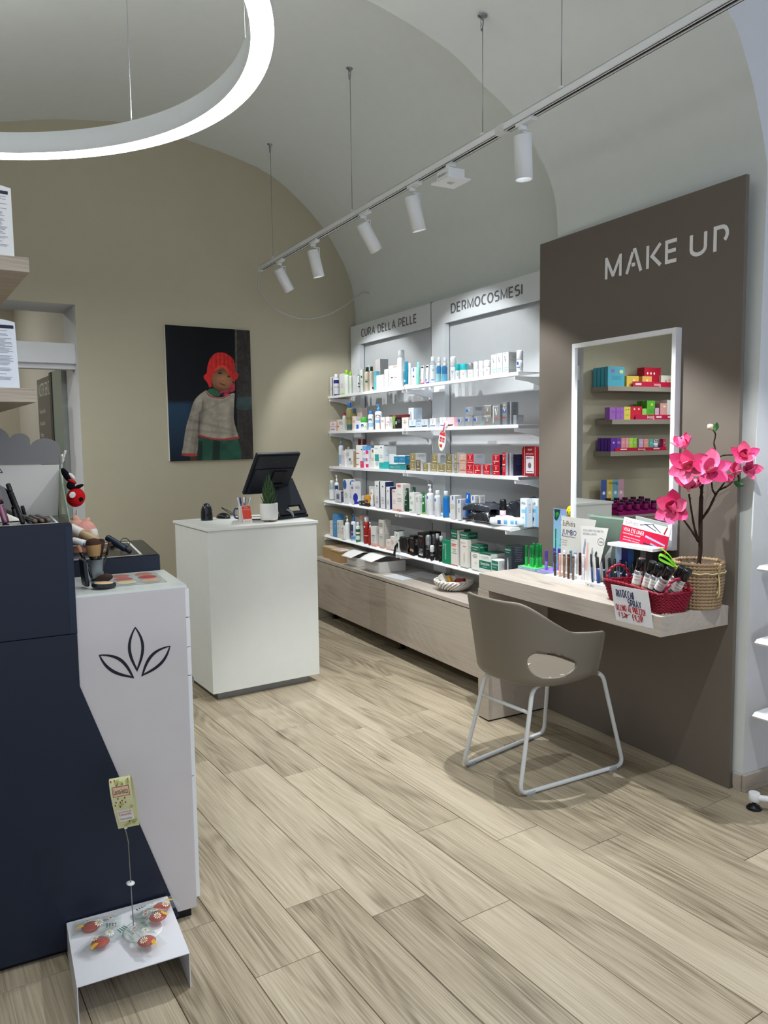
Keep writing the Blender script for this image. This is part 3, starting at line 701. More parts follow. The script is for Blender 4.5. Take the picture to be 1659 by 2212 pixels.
def tagf(x, y):
    v = math.acos(max(-1, min(1, 1-2*y/th_)))/(2*math.pi); p = tagpt(x/tw_, v); q = tagpt(x/tw_, v+0.01); return p + (tilt.to_3x3() @ Vector((0, -1, 0)))*0.0008
tp = MB(); rr_ = random.Random(5)
tp.quad(tagf(0.006, 0.100), tagf(0.052, 0.100), tagf(0.052, 0.128), tagf(0.006, 0.128), mat('#8f2f2c', 0.6))
def tagg(x, y): return tagf(x, y)+(tilt.to_3x3() @ Vector((0, -1, 0)))*0.0004
tp.quad(tagg(0.0075, 0.1015), tagg(0.0505, 0.1015), tagg(0.0505, 0.1265), tagg(0.0075, 0.1265), mat('#e7c3a4', 0.6))
put_text(tp, 'Lecca-lecca', lambda x, y: tagg(x, y)+(tilt.to_3x3() @ Vector((0, -1, 0)))*0.0004, 0.010, 0.107, 0.038, 0.016, mat('#27402f', 0.6))
tp.quad(tagf(0.008, 0.022), tagf(0.050, 0.022), tagf(0.050, 0.058), tagf(0.008, 0.058), mat('#f0ede2', 0.6))
put_text(tp, 'Lecca-lecca alla', tagg, 0.011, 0.050, 0.036, 0.005, mat('#b0423e', 0.6)); put_text(tp, 'Camomilla', tagg, 0.011, 0.040, 0.034, 0.008, mat('#b0423e', 0.6))
put_text(tp, 'Gusto arancia', tagg, 0.011, 0.027, 0.032, 0.006, mat('#4a3b6a', 0.6))
for i in range(16):
    x, y = rr_.uniform(0.004, 0.054), rr_.choice([rr_.uniform(0.062, 0.097), rr_.uniform(0.131, 0.143), rr_.uniform(0.006, 0.02)])
    tp.add([tagf(x+0.0018*math.cos(k*math.pi/4), y+0.0028*math.sin(k*math.pi/4)) for k in range(8)], [tuple(range(8))], mat('#86222a', 0.6))
for i in range(20):
    x, y = rr_.uniform(0.006, 0.052), rr_.choice([rr_.uniform(0.062, 0.097), rr_.uniform(0.131, 0.141), rr_.uniform(0.006, 0.02)])
    for k in range(8):
        a = k*math.pi/4; tp.add([tagf(x, y), tagf(x+0.005*math.cos(a-0.2), y+0.005*math.sin(a-0.2)), tagf(x+0.0055*math.cos(a+0.2), y+0.0055*math.sin(a+0.2))], [(0, 1, 2)], mat('#b9bd6e', 0.6))
tp.build('tag_print', o, kind='stuff')
# wrapped lollipops
bagm = glass('#e3ece8', 0.05, 0.04)
lol = [((0.380, 2.272), (0.505, 2.236), 'wrapped flower lollipop pointing left on the riser, at the back'), ((0.668, 2.236), (0.545, 2.225), 'wrapped flower lollipop sticking out over the right rear edge of the riser'),
       ((0.388, 2.130), (0.503, 2.205), 'wrapped flower lollipop lying front left on the riser'), ((0.545, 2.030), (0.522, 2.175), 'wrapped flower lollipop lying front right on the riser'), ((0.615, 2.150), (0.555, 2.200), 'wrapped lollipop lying in the middle under the others on the riser')]
for i, (p0, p1, lb) in enumerate(lol):
    p0, p1 = Vector((*p0, 0)), Vector((*p1, 0)); d = p1-p0; L = d.length; zb = 0.1015+0.0045*i
    t = thing('lollipop', TR((*p0.xy, zb), math.atan2(d.y, d.x)), lb, 'lollipop', 'wrapped lollipops on the riser')
    b = MB(); rl_ = random.Random(i)
    b.grid(lambda u, v: Vector((u*L, (v-0.5)*0.068, 0.009+0.013*math.sin(math.pi*min(1, max(0, u)))*math.sin(math.pi*v)+0.0016*math.sin(u*23+i)*math.sin(v*17))), 18, 10, bagm)
    b.build('wrapper', t)
    c = Vector((L*0.36, 0, 0.0065)); b = MB(); red = mat('#c8452f', 0.2, 0.5); b.lathe([(0, -0.005), (0.020, -0.004), (0.025, 0), (0.020, 0.004), (0, 0.006)], 20, red, TR(c)); b.build('candy', t)
    b = MB(); b.tube([c+Vector((0.02, 0.004, 0)), Vector((L*0.93, 0.006, 0.006))], 0.0018, 8, WHITE); b.build('stick', t)
    pr = MB()
    def dz(u, v): return Vector((u, v, 0.0105+0.013*math.sin(math.pi*min(1, max(0, u/L)))*math.sin(math.pi*(v/0.068+0.5))))
    for (fx, fy, fr0, pm, cm) in ((0.30, 0.012, 0.012, '#f3f1e6', '#c9b23a'), (0.55, -0.010, 0.014, '#f3f1e6', '#c9b23a'), (0.78, 0.008, 0.010, '#e9d6cf', '#c04a3a')):
        for k in range(10):
            a = k*math.pi/5; u0, v0 = fx*L, fy
            pr.add([dz(u0+0.003*math.cos(a), v0+0.003*math.sin(a)), dz(u0+fr0*0.7*math.cos(a-0.2), v0+fr0*0.7*math.sin(a-0.2)), dz(u0+fr0*math.cos(a), v0+fr0*math.sin(a)), dz(u0+fr0*0.7*math.cos(a+0.2), v0+fr0*0.7*math.sin(a+0.2))], [(0, 1, 2, 3)], mat(pm, 0.4))
        pr.add([dz(fx*L+0.0032*math.cos(k*math.pi/4), fy+0.0032*math.sin(k*math.pi/4))+Vector((0, 0, 0.0006)) for k in range(8)], [tuple(range(8))], mat(cm, 0.4))
    for k in range(5): pr.add([dz(0.14*L+0.012*math.cos(a_), -0.012+0.012*math.sin(a_)) for a_ in (k*0.62, k*0.62+0.5)]+[dz(0.14*L, -0.012)], [(0, 1, 2)], mat('#e9b437', 0.4))
    for k in range(4): pr.quad(dz(L*(0.70+0.06*k), -0.03), dz(L*(0.73+0.06*k), -0.03), dz(L*(0.73+0.06*k), -0.016), dz(L*(0.70+0.06*k), -0.016), mat('#3f6a57', 0.4))
    put_text(pr, 'Lecca-lecca', lambda x, y: dz(x, y), L*0.62, 0.019, 0.04, 0.009, mat('#2f5a47', 0.4))
    pr.build('print', t, kind='stuff')

# ------------------------------------------------------------------ portrait print on the back wall
def make_portrait():
    NX, NZ = 210, 316; WX, WZ = 0.665, 0.997
    gx, gz = np.meshgrid(np.linspace(0, 1, NX), np.linspace(0, 1, NZ)); rng = np.random.default_rng(2)
    # working pixels of the print as seen straight on
    px = 70+50*gz + gx*(800-13*gz) ; py = 92+56*gx + gz*(1288-71*gx)
    def noise2(sx, sz, seed):
        r_ = np.random.default_rng(seed); g = r_.random((sz+2, sx+2)); X = gx*sx; Z = gz*sz; i = X.astype(int); j = Z.astype(int); fx = X-i; fz = Z-j
        fx = fx*fx*(3-2*fx); fz = fz*fz*(3-2*fz)
        return (g[j, i]*(1-fx)+g[j, i+1]*fx)*(1-fz)+(g[j+1, i]*(1-fx)+g[j+1, i+1]*fx)*fz
    im = np.zeros((NZ, NX, 3)); im[:] = hexc('#03050b')
    blue = np.clip((py-800)/40, 0, 1)*np.clip((420-px)/160, 0, 1)*np.clip((1500-py)/600, 0, 1)
    im += blue[..., None]*np.array(hexc('#1d3a52'))*1.0
    def spl(P): return [(p.x, p.y) for p in smooth([(*q, 0) for q in P+[P[0]]], 5)]
    def cover(P):
        c = np.zeros(gx.shape); dx, dy = 800/NX/4, 1250/NZ/4
        for ox, oy in ((-dx, -dy), (dx, -dy), (-dx, dy), (dx, dy)):
            X = px+ox; Y = py+oy; ins = np.zeros(gx.shape, bool); n = len(P)
            for i in range(n):
                x1, y1 = P[i]; x2, y2 = P[(i+1) % n]
                if y1 == y2: continue
                ins ^= ((y1 > Y) != (y2 > Y)) & (X < (x2-x1)*(Y-y1)/(y2-y1)+x1)
            c += ins
        return c/4
    def paint(P, col, sh=None, smo=True, op=1.0):
        c = (cover(spl(P) if smo else P)*op)[..., None]; k = np.array(hexc(col))[None, None]*(sh[..., None] if sh is not None else 1)
        im[:] = im*(1-c)+k*c
    n1 = noise2(60, 12, 1); n2 = noise2(14, 20, 2); n3 = noise2(40, 60, 3); st_ = noise2(120, 6, 4)
    paint([(724, 100), (880, 100), (915, 1400), (752, 1400)], '#3b3733', 0.5+0.7*st_*n3+0.3*n2, False)
    paint([(722, 100), (742, 100), (745, 560), (726, 560)], '#57534c', 0.6+0.6*n3, False)
    paint([(745, 780), (890, 775), (893, 880), (745, 885)], '#4b6a6c', 0.5+0.5*n2, True, 0.5)
    paint([(380, 1150), (362, 1320), (405, 1420), (755, 1420), (750, 1165), (600, 1185)], '#2a5a47', 0.5+0.6*n2)
    for x0, x1 in ((515, 580), (375, 415)): paint([(x0, 1180), (x1, 1190), (x1-4, 1400), (x0-12, 1400)], '#15261f', 0.8+0.4*n2, False, 0.85)
    paint([(295, 1310), (352, 1310), (352, 1400), (312, 1400)], '#4b3124', 0.8+0.4*n3)
    swsh = 0.62+0.35*n2+0.22*n3+0.25*np.clip((px-330)/300, 0, 1)
    body = [(450, 705), (390, 745), (335, 810), (300, 920), (262, 1060), (238, 1230), (232, 1315), (352, 1322), (374, 1180), (380, 1130), (470, 1160), (600, 1178), (747, 1162), (738, 1090), (712, 980), (716, 800), (718, 740), (670, 745), (600, 772), (530, 768), (475, 735)]
    paint(body, '#a59c8d', swsh)
    dirt = np.clip(n2*1.6-0.7, 0, 1)*cover(spl(body))*np.clip((px-390)/80, 0, 1); im[:] = im*(1-0.45*dirt[..., None])+np.array(hexc('#6e5f4b'))*0.45*dirt[..., None]
    paint([(386, 900), (398, 905), (392, 1000), (384, 1120), (376, 1120), (372, 1010)], '#57524a', None, True, 0.6)
    paint([(412, 800), (426, 805), (420, 870), (408, 930), (404, 900)], '#6d675c', None, True, 0.6)
    arm = cover(spl([(390, 745), (335, 810), (300, 920), (262, 1060), (238, 1230), (232, 1315), (352, 1322), (374, 1180), (380, 1130), (392, 1000), (400, 900), (430, 790)]))
    for x_, w_, k_ in ((395, 26, 0.45), (352, 14, 0.18), (300, 16, 0.15), (700, 30, 0.40), (560, 40, 0.12)):
        im[:] *= (1-k_*np.exp(-((px-x_-(py-1000)*(-0.18 if x_ < 400 else 0.02))/w_)**2)*cover(spl(body))*np.clip((py-800)/80, 0, 1))[..., None]
    for y_, sl_, k_ in ((1020, 0.25, 0.22), (1095, 0.1, 0.18), (905, -0.5, 0.18), (1230, 0.3, 0.2)):
        im[:] *= (1-k_*np.exp(-((py-y_-(px-420)*sl_)/13)**2)*cover(spl(body)))[..., None]
    for P in ([(380, 1122), (470, 1150), (600, 1166), (750, 1148), (750, 1170), (600, 1184), (470, 1166), (378, 1142)], [(231, 1303), (355, 1310), (353, 1330), (230, 1326)], [(448, 715), (478, 748), (530, 770), (600, 776), (670, 752), (670, 760), (600, 786), (525, 780), (470, 757), (442, 718)]): paint(P, '#a33c3c', 0.8+0.4*n3)
    paint([(456, 712), (500, 690), (575, 735), (570, 762), (520, 757), (480, 738)], '#2f6549', 0.7+0.5*n3)
    paint([(505, 655), (520, 700), (600, 735), (660, 720), (650, 670)], '#5a3a28', 0.7+0.4*n2)
    paint([(570, 725), (620, 705), (668, 715), (655, 755), (600, 752)], '#b3334a', 0.6+0.8*n3); paint([(590, 735), (620, 728), (615, 750), (592, 752)], '#2a2530')
    paint([(660, 650), (715, 640), (722, 700), (700, 722), (662, 720)], '#b03342', 0.7+0.5*n3)
    fsh = 0.75+0.5*np.exp(-(((px-610)/70)**2+((py-600)/70)**2))+0.06*n3-0.2*np.clip((py-660)/60, 0, 1)
    paint([(498, 600), (505, 545), (540, 505), (610, 490), (670, 530), (702, 590), (694, 645), (650, 700), (600, 712), (545, 692), (510, 650)], '#9a6a4a', fsh)
    for cx, cy, s_ in ((577, 547, 1), (668, 578, 1)):
        paint([(cx-24, cy-2), (cx, cy-11), (cx+24, cy+4), (cx, cy+9)], '#2a1811'); paint([(cx-7, cy-5), (cx, cy-8), (cx+7, cy-2), (cx, cy+5)], '#050404'); paint([(cx+2, cy-5), (cx+5, cy-5), (cx+5, cy-2), (cx+2, cy-2)], '#c9c2b8', None, False)
        paint([(cx-26, cy-20), (cx+2, cy-30), (cx+28, cy-14), (cx+2, cy-22)], '#3b2418', None, True, 0.7)
    paint([(585, 600), (598, 590), (622, 598), (622, 612), (600, 614)], '#b07d5a', None, True, 0.8); paint([(584, 612), (600, 617), (618, 615), (600, 622)], '#4a2c1e', None, True, 0.7)
    paint([(560, 632), (590, 642), (632, 658), (626, 664), (588, 652)], '#4d2420'); paint([(575, 650), (600, 660), (618, 666), (596, 668)], '#9c5f4a', None, True, 0.6)
    im[:] *= (1-0.45*np.clip(1-np.hypot((px-600)/120, (py-520)/60), 0, 1)*cover(spl([(498, 600), (505, 545), (540, 505), (610, 490), (670, 530), (702, 590), (694, 645), (650, 700), (600, 712), (545, 692), (510, 650)])))[..., None]
    paint([(520, 640), (545, 690), (600, 708), (650, 698), (600, 690), (550, 668)], '#5c3a27', None, True, 0.5)
    paint([(548, 598), (562, 592), (572, 606), (558, 618)], '#b57a5a', None, True, 0.35); paint([(650, 620), (668, 616), (672, 636), (655, 642)], '#b57a5a', None, True, 0.35)
    hat = [(430, 600), (424, 570), (452, 545), (460, 480), (488, 405), (540, 358), (605, 354), (662, 376), (706, 418), (722, 470), (726, 535), (757, 553), (750, 590), (722, 620), (716, 640), (695, 600), (660, 560), (632, 505), (600, 488), (556, 508), (512, 560), (497, 610), (502, 660), (478, 680), (462, 640)]
    hsh = 0.75+0.25*np.sin(px*0.16)*np.clip((520-py)/60, 0, 1)*0.5+0.35*n3+0.2*np.clip((620-px)/200, -0.5, 1)
    paint(hat, '#cf2c28', hsh)
    for x in (540, 580, 620, 660): paint([(x-4, 385), (x+4, 385), (x+7, 500), (x-2, 500)], '#a32520', None, False, 0.6)
    paint([(520, 520), (560, 480), (600, 472), (640, 490), (668, 545), (640, 520), (600, 492), (556, 512)], '#f0523f', None, True, 0.6)
    me = bpy.data.meshes.new('print'); vs_ = np.zeros((NX*NZ, 3)); vs_[:, 0] = (gx.ravel()-0.5)*WX; vs_[:, 2] = (1-gz.ravel())*WZ
    ii = np.arange(NX*NZ).reshape(NZ, NX); q = np.stack([ii[1:, :-1], ii[1:, 1:], ii[:-1, 1:], ii[:-1, :-1]], -1).reshape(-1, 4)
    me.from_pydata(vs_.tolist(), [], q.tolist())
    ca = me.color_attributes.new('print', 'FLOAT_COLOR', 'POINT'); cols = np.ones((NX*NZ, 4), np.float32); cols[:, :3] = np.clip(im.reshape(-1, 3), 0, 1); ca.data.foreach_set('color', cols.ravel())
    mt = bpy.data.materials.new('photo_print'); mt.use_nodes = True; nt = mt.node_tree; a = nt.nodes.new('ShaderNodeAttribute'); a.attribute_name = 'print'
    p = nt.nodes['Principled BSDF']; nt.links.new(a.outputs['Color'], p.inputs['Base Color']); p.inputs['Roughness'].default_value = 0.3; p.inputs['Specular IOR Level'].default_value = 0.25
    me.materials.append(mt); me.update(); return me
pt = thing('portrait_print', (2.1315, YB-0.030, 1.359), 'large wall print of a child in a red knitted hat', 'picture')
b = MB(); b.box(-0.3325, 0.3325, 0.0005, 0.0295, 0, 0.997, mat('#e6e4de', 0.5)); b.build('backing_board', pt)
o = bpy.data.objects.new('photo_print', make_portrait()); COL.objects.link(o); o.parent = pt

# ------------------------------------------------------------------ things on the counter
CZ = 1.0123
PL_ = mat('#1b2029', 0.4, 0.4); PLd = mat('#14171d', 0.45)
mo = thing('sales_terminal', TR((2.10, 4.50, CZ), R(11.6)), 'black touch screen sales terminal seen from behind, on the white counter', 'terminal')
tl = R(33)
MT = Matrix.Translation((-0.055, -0.10, 0.408)) @ Matrix.Rotation(tl, 4, 'X') @ Matrix.Rotation(R(0), 4, 'Y')
b = MB(); b.box(-0.165, 0.165, 0, 0.022, -0.300, 0.0, PL_, MT, bev=0.005); b.box(-0.15, 0.15, -0.014, 0.001, -0.29, -0.105, PL_, MT, bev=0.004); b.box(-0.155, 0.155, -0.008, 0.001, -0.104, -0.012, PL_, MT, bev=0.003); o = b.build('housing', mo)
b = MB(); b.box(-0.158, 0.158, 0.0222, 0.0232, -0.29, -0.012, mat('#20304a', 0.1, 0.5), MT); b.build('screen', o)
b = MB(); b.box(-0.01, 0.095, -0.026, -0.0135, -0.205, -0.12, PLd, MT, bev=0.004); b.box(0.0, 0.09, -0.034, -0.0135, -0.232, -0.212, PLd, MT, bev=0.003); b.build('hinge_plate', o)
b = MB(); put_text(b, 'touch', lambda x, y: MT @ Vector((x, -0.0085, y)), -0.02, -0.058, 0.03, 0.008, mat('#4a5362', 0.4)); b.build('print', o)
b = MB()
def slab(mb, x0, x1, p, q, th, mt, hole=None):
    p, q = Vector((0, *p)), Vector((0, *q)); d = (q-p); L = d.length; d.normalize(); nrm = Vector((1, 0, 0)).cross(d)
    Mx = basis(p, (1, 0, 0), d, nrm)
    if not hole: mb.box(x0, x1, 0, L, -th/2, th/2, mt, Mx, bev=0.003); return
    a, c, e, f = hole
    for X0, X1, Y0, Y1 in ((x0, a, 0, L), (c, x1, 0, L), (a, c, 0, e), (a, c, f, L)): mb.box(X0, X1, Y0, Y1, -th/2, th/2, mt, Mx)
slab(b, -0.045, 0.155, (-0.085, 0.022), (0.06, 0.24), 0.020, PL_, (0.03, 0.125, 0.022, 0.062)); o = b.build('stand', mo)
b = MB(); b.box(-0.075, 0.16, -0.10, 0.08, 0, 0.02, PLd, bev=0.004); b.build('base', mo)
# potted succulent
pp = thing('potted_succulent', (1.963, 4.345, CZ), 'spiky green succulent in a white ribbed pot with wooden feet', 'plant')
b = MB(); pts = [(0.05, 0.011), (0.053, 0.014), (0.0545, 0.03), (0.0545, 0.108), (0.053, 0.112), (0.049, 0.112), (0.048, 0.1), (0.0, 0.1)]; b.lathe(pts, 40, mat('#d9d8d3', 0.7, bump=0.5, bscale=260), caps=True); b.build('pot', pp)
b = MB(); b.lathe([(0, 0.1005), (0.0475, 0.101)], 20, mat('#3a2f25', 0.9, bump=0.6), caps=False); b.build('soil', pp)
for k in range(3):
    a = k*2.1+0.9-1.9; b = MB(); b.box(-0.008, 0.008, -0.008, 0.008, 0, 0.0125, mat('#b78e5f', 0.6), TR((0.034*math.cos(a), 0.034*math.sin(a), 0), a), bev=0.001); b.build('wooden_foot', pp)
lg = mat('#35502f', 0.45, 0.3, var=0.25); lg2 = mat('#6f8a63', 0.5, var=0.2)
def leaf_blade(l, wdt, thick, curl):
    mb = MB(); nS = 6; vs = []; fs = []
    for i in range(nS+1):
        t = i/nS; wv_ = wdt*(1-t)**0.7*(0.8+0.6*t*(1-t)*2); z = l*t; y = curl*t*t
        vs += [(-wv_, y, z), (0, y-thick*(1-t), z), (wv_, y, z), (0, y+thick*0.5*(1-t), z)]
    for i in range(nS):
        for k in range(4): fs.append((i*4+k, i*4+(k+1) % 4, (i+1)*4+(k+1) % 4, (i+1)*4+k))
    mb.add(vs, fs, lg, True)
    for q in range(1, 6):
        t = q/6; wv_ = wdt*(1-t)**0.7*(0.8+0.6*t*(1-t)*2)*0.9; mb.add([(-wv_, curl*t*t-thick*(1-t)*0.2, l*t), (0, curl*t*t-thick*(1-t)*1.1, l*t), (wv_, curl*t*t-thick*(1-t)*0.2, l*t), (wv_, curl*t*t-thick*(1-t)*0.2, l*t+0.0016), (0, curl*t*t-thick*(1-t)*1.1, l*t+0.0016), (-wv_, curl*t*t-thick*(1-t)*0.2, l*t+0.0016)], [(0, 1, 4, 5), (1, 2, 3, 4)], lg2)
    return mb.mesh('leaf')
LM = [leaf_blade(0.080, 0.0115, 0.007, -0.008), leaf_blade(0.092, 0.011, 0.007, 0.004)]
rs_ = random.Random(11)
for ring in range(7):
    nl = 9 if ring < 5 else 5
    for k in range(nl):
        a = k*2*math.pi/nl+ring*0.37; zz = 0.098+ring*0.020; r0 = 0.024 if ring < 4 else 0.018-0.004*(ring-4)
        o = bpy.data.objects.new('leaf', LM[0 if ring < 5 else 1]); COL.objects.link(o); o.parent = pp
        sp = R(17-ring*2.2+rs_.uniform(-4, 4)); o.matrix_local = Matrix.Translation((r0*math.cos(a), r0*math.sin(a), zz)) @ Matrix.Rotation(a+math.pi/2, 4, 'Z') @ Matrix.Rotation(sp, 4, 'X') @ Matrix.Scale(rs_.uniform(0.85, 1.1)*(0.9 if ring < 5 else 0.75), 4)
# red card sign (its code square left out)
sg = thing('card_sign', TR((1.822, 4.335, CZ), R(9)), 'small red and white folded card sign in front of the pen mug', 'sign')
b = MB(); tw2 = R(14)
SM = Matrix.Rotation(-tw2, 4, 'X')
b.box(-0.030, 0.030, 0, 0.0012, 0, 0.103, mat('#efe9e4', 0.5), SM); o = b.build('card', sg)
b = MB(); b.box(-0.0298, 0.0298, -0.0006, 0, 0.024, 0.1028, mat('#dc4a38', 0.5), SM); fs2 = lambda x, y: SM @ Vector((x, -0.0009, y))
put_text(b, 'scansiona', fs2, -0.013, 0.091, 0.026, 0.005, WHITE); put_text(b, 'Raccolta punti digitale', fs2, -0.024, 0.080, 0.048, 0.005, WHITE); put_text(b, 'APP   farmacia', fs2, -0.023, 0.009, 0.042, 0.006, mat('#c8564a', 0.5))
b.build('print', o); b = MB(); b.box(-0.028, 0.028, 0.0262, 0.0274, 0, 0.100, mat('#efe9e4', 0.5), Matrix.Translation((0, 0.028, 0)) @ Matrix.Rotation(tw2*0.0, 4, 'X')); b.build('back_leg', sg)
# mug with pens
mg = thing('pen_mug', (1.842, 4.447, CZ), 'beige mug full of pens behind the red card', 'mug')
b = MB(); b.lathe([(0.036, 0.0), (0.038, 0.004), (0.038, 0.095), (0.035, 0.095), (0.034, 0.006), (0, 0.006)], 28, mat('#c3b9a4', 0.35)); o = b.build('cup', mg)
b = MB(); b.tube(smooth([(-0.037, 0.0, 0.08), (-0.062, -0.006, 0.078), (-0.068, -0.008, 0.05), (-0.058, -0.006, 0.026), (-0.037, 0, 0.022)]), 0.0055, 8, mat('#39477c', 0.3)); b.build('handle', mg, label='blue handle')
for i, (dx, dy, lean, az, c, cc, lb) in enumerate(((-0.02, 0, 0.22, 3.1, '#e8e8ee', '#cfd3e6', 'white thick pen leaning left in the mug'), (-0.008, 0.01, 0.16, 3.5, '#3c3f9a', '#2c2f80', 'blue pen in the beige mug'), (0.002, -0.01, 0.04, 1, '#c9505c', '#e8e4e0', 'red and white pen standing in the mug'), (0.012, 0.01, 0.1, 0.2, '#9db0b8', '#7f98a2', 'grey blue pen in the mug'), (0.02, 0, 0.3, 0.1, '#c3cdd2', '#e3e6e8', 'silver pen leaning right in the mug'), (0.024, 0.012, 0.34, 0.35, '#aeb9be', '#5c6468', 'grey clicker pen at the right of the mug'))):
    b_ = Vector((0, 0, 1)); d = Vector((math.cos(az)*math.sin(lean), math.sin(az)*math.sin(lean), math.cos(lean)))
    t = thing('pen', TR(Vector((1.842+dx*0.35, 4.447+dy*0.6, CZ+0.012))) @ d.to_track_quat('Z', 'Y').to_matrix().to_4x4(), lb, 'pen', 'pens in the mug')
    b = MB(); b.lathe([(0.001, 0), (0.004, 0.008), (0.004, 0.118)], 10, mat(c, 0.3)); b.build('barrel', t)
    b = MB(); b.lathe([(0.0046, 0.100), (0.005, 0.104), (0.0046, 0.135), (0.002, 0.139)], 10, mat(cc, 0.3)); b.box(0.004, 0.006, -0.0012, 0.0012, 0.1, 0.132, mat(cc, 0.3)); b.build('cap', t)
# mouse, scanner, cords
ms = thing('computer_mouse', TR((1.815, 4.72, CZ), R(-75)), 'black computer mouse on the white counter', 'mouse')
b = MB(); b.grid(lambda u, v: Vector(((-0.062+0.124*u), 0.033*math.sin(math.pi*min(1, u*1.02))**0.45*math.cos(math.pi*v)*1.0, 0.001+0.034*math.sin(math.pi*u)**0.6*math.sin(math.pi*v)**0.7)), 20, 14, mat('#14161a', 0.3, 0.5)); b.build('body', ms)
b = MB(); b.lathe([(0.007, -0.003), (0.007, 0.003)], 14, mat('#2d3036', 0.5), TR((0.036, 0, 0.026), 0, R(90))); b.build('wheel', ms)
sc = thing('barcode_scanner', TR((1.683, 4.66, CZ), R(8)), 'rounded black barcode scanner standing on the counter', 'scanner')
bk = mat('#1c1f25', 0.12, 0.6); b = MB()
b.grid(lambda u, v: (lambda a, k: Vector((0.036*k*math.copysign(abs(math.cos(a))**0.8, math.cos(a)), 0.030*k*math.copysign(abs(math.sin(a))**0.8, math.sin(a)), 0.108*v)))(2*math.pi*u, (1-0.06*math.sin(math.pi*v*0.6)) if v < 0.3 else max(0.02, math.sqrt(max(0, 1-((v-0.3)/0.7)**2.6)))*0.97), 32, 16, bk, closed_u=True)
b.build('body', sc)
b = MB(); b.lathe([(0.009, 0.0), (0.009, 0.006), (0.007, 0.009), (0, 0.009)], 16, mat('#596070', 0.2, 0.6), TR((0, -0.018, 0.090), 0, R(48))); b.build('button', sc)
b = MB(); b.box(-0.016, 0.016, -0.0315, -0.024, 0.026, 0.040, mat('#0a0b0d', 0.05, 0.8), bev=0.002); b.build('reading_window', sc)
b = MB(); b.tube(smooth([(1.842, 4.76, CZ+0.008), (1.90, 4.78, CZ+0.02), (1.85, 4.72, CZ+0.045), (1.83, 4.79, CZ+0.062), (1.88, 4.74, CZ+0.02), (1.95, 4.66, CZ+0.006), (2.02, 4.60, CZ+0.006)]), 0.0022, 6, BLACK); b.build('mouse_cable', None, label='thin black cable curling behind the mouse', cat='cable')
b = MB(); b.tube(smooth([(1.985, 4.47, CZ+0.06), (1.975, 4.45, CZ+0.03), (1.96, 4.44, CZ+0.006), (1.92, 4.46, CZ+0.004), (1.90, 4.5, CZ+0.004)]), 0.0025, 6, BLACK); b.build('terminal_cable', None, label='black cable hanging down behind the succulent pot', cat='cable')
hc_ = thing('coiled_cord', (0, 0, 0), 'grey coiled cord lying on the counter by the terminal base', 'cord'); hc_.location = (2.13, 4.42, CZ)
b = MB(); pA = Vector((-0.01, 0.0, 0.058)); pB = Vector((0.025, -0.005, 0.008)); P = []
for i in range(170):
    t = i/169; c = pA.lerp(pB, t)+Vector((0.012*math.sin(t*3), 0, 0.006*math.sin(math.pi*t))); a = t*2*math.pi*16
    P.append(c+Vector((math.cos(a)*0.006, math.sin(a)*0.006, math.cos(a)*0.004)))
b.tube(P, 0.0014, 5, mat('#a9adb0', 0.4)); b.build('coil', hc_)
b = MB(); b.tube(smooth([pB, (0.045, -0.01, 0.006), (0.05, -0.012, 0.003)]), 0.004, 8, mat('#3a3d42', 0.4)); b.build('plug', hc_)
# ------------------------------------------------------------------ makeup display cabinet, front left (turned 5.26 degrees)
E1 = Vector((math.cos(-0.0918), math.sin(-0.0918), 0)); E2 = Vector((-E1.y, E1.x, 0))
def DP(x, y, z=0.0): return E1*x+E2*y+Vector((0, 0, z))
def DMx(x, y, z=0.0, rz=0.0): return TR(DP(x, y, z), -0.0918+rz)
def on_e2(px, py, c): return hit(px, py, E2, c)
F0 = 2.362                                                   # plane of its front
GLOSS = mat('#cfcbcb', 0.12, 0.5, coat=0.3); GLOSSW = mat('#e6ece8', 0.15, 0.5)
dc = thing('display_cabinet', DMx(0.2, F0), 'navy and white stepped makeup display cabinet with a leaf emblem', 'cabinet')
b = MB(); b.box(0.027, 0.340, 0.0, 0.322, 0.03, 1.058, GLOSS, bev=0.001); b.box(0.027, 0.345, 0.0, 0.324, 1.058, 1.066, GLOSSW); b.build('white_body', dc)
b = MB(); nv = mat('#1b2435', 0.42, 0.4, bump=0.03, bscale=400)
b.box(-0.55, 0.027, -0.006, 0.30, 0.9575, 1.2735, nv, bev=0.001); b.box(0.0095, 0.0275, -0.0066, 0.0, 0.9575, 1.268, mat('#202b3f', 0.4)); b.build('upper_navy_box', dc)
b = MB(); M_ = basis((0, 0, 0), (1, 0, 0), (0, 0, 1), (0, -1, 0))
b.prism([(-0.55, 0.018), (0.2845, 0.018), (0.0265, 0.802), (0.0265, 0.9555), (-0.55, 0.9555)], -0.02, 0.006, nv, M_); b.box(-0.55, 0.024, 0.021, 0.30, 0.03, 0.9555, nv); b.build('lower_navy_front', dc)
b = MB(); b.box(-0.55, 0.325, 0.012, 0.31, 0.0, 0.03, BLACK); b.build('plinth', dc)
for z0, z1 in ((0.965, 1.052), (0.872, 0.962), (0.782, 0.869), (0.46, 0.779), (0.06, 0.457)):
    b = MB(); b.box(0.3405, 0.353, 0.004, 0.32, z0, z1, WHITE, bev=0.001); dr = b.build('drawer', dc)
    if z1 < 0.8 and z1 > 0.5: b = MB(); b.box(0.353, 0.362, 0.02, 0.12, z1-0.03, z1-0.012, STEEL, bev=0.001); b.build('handle', dr)
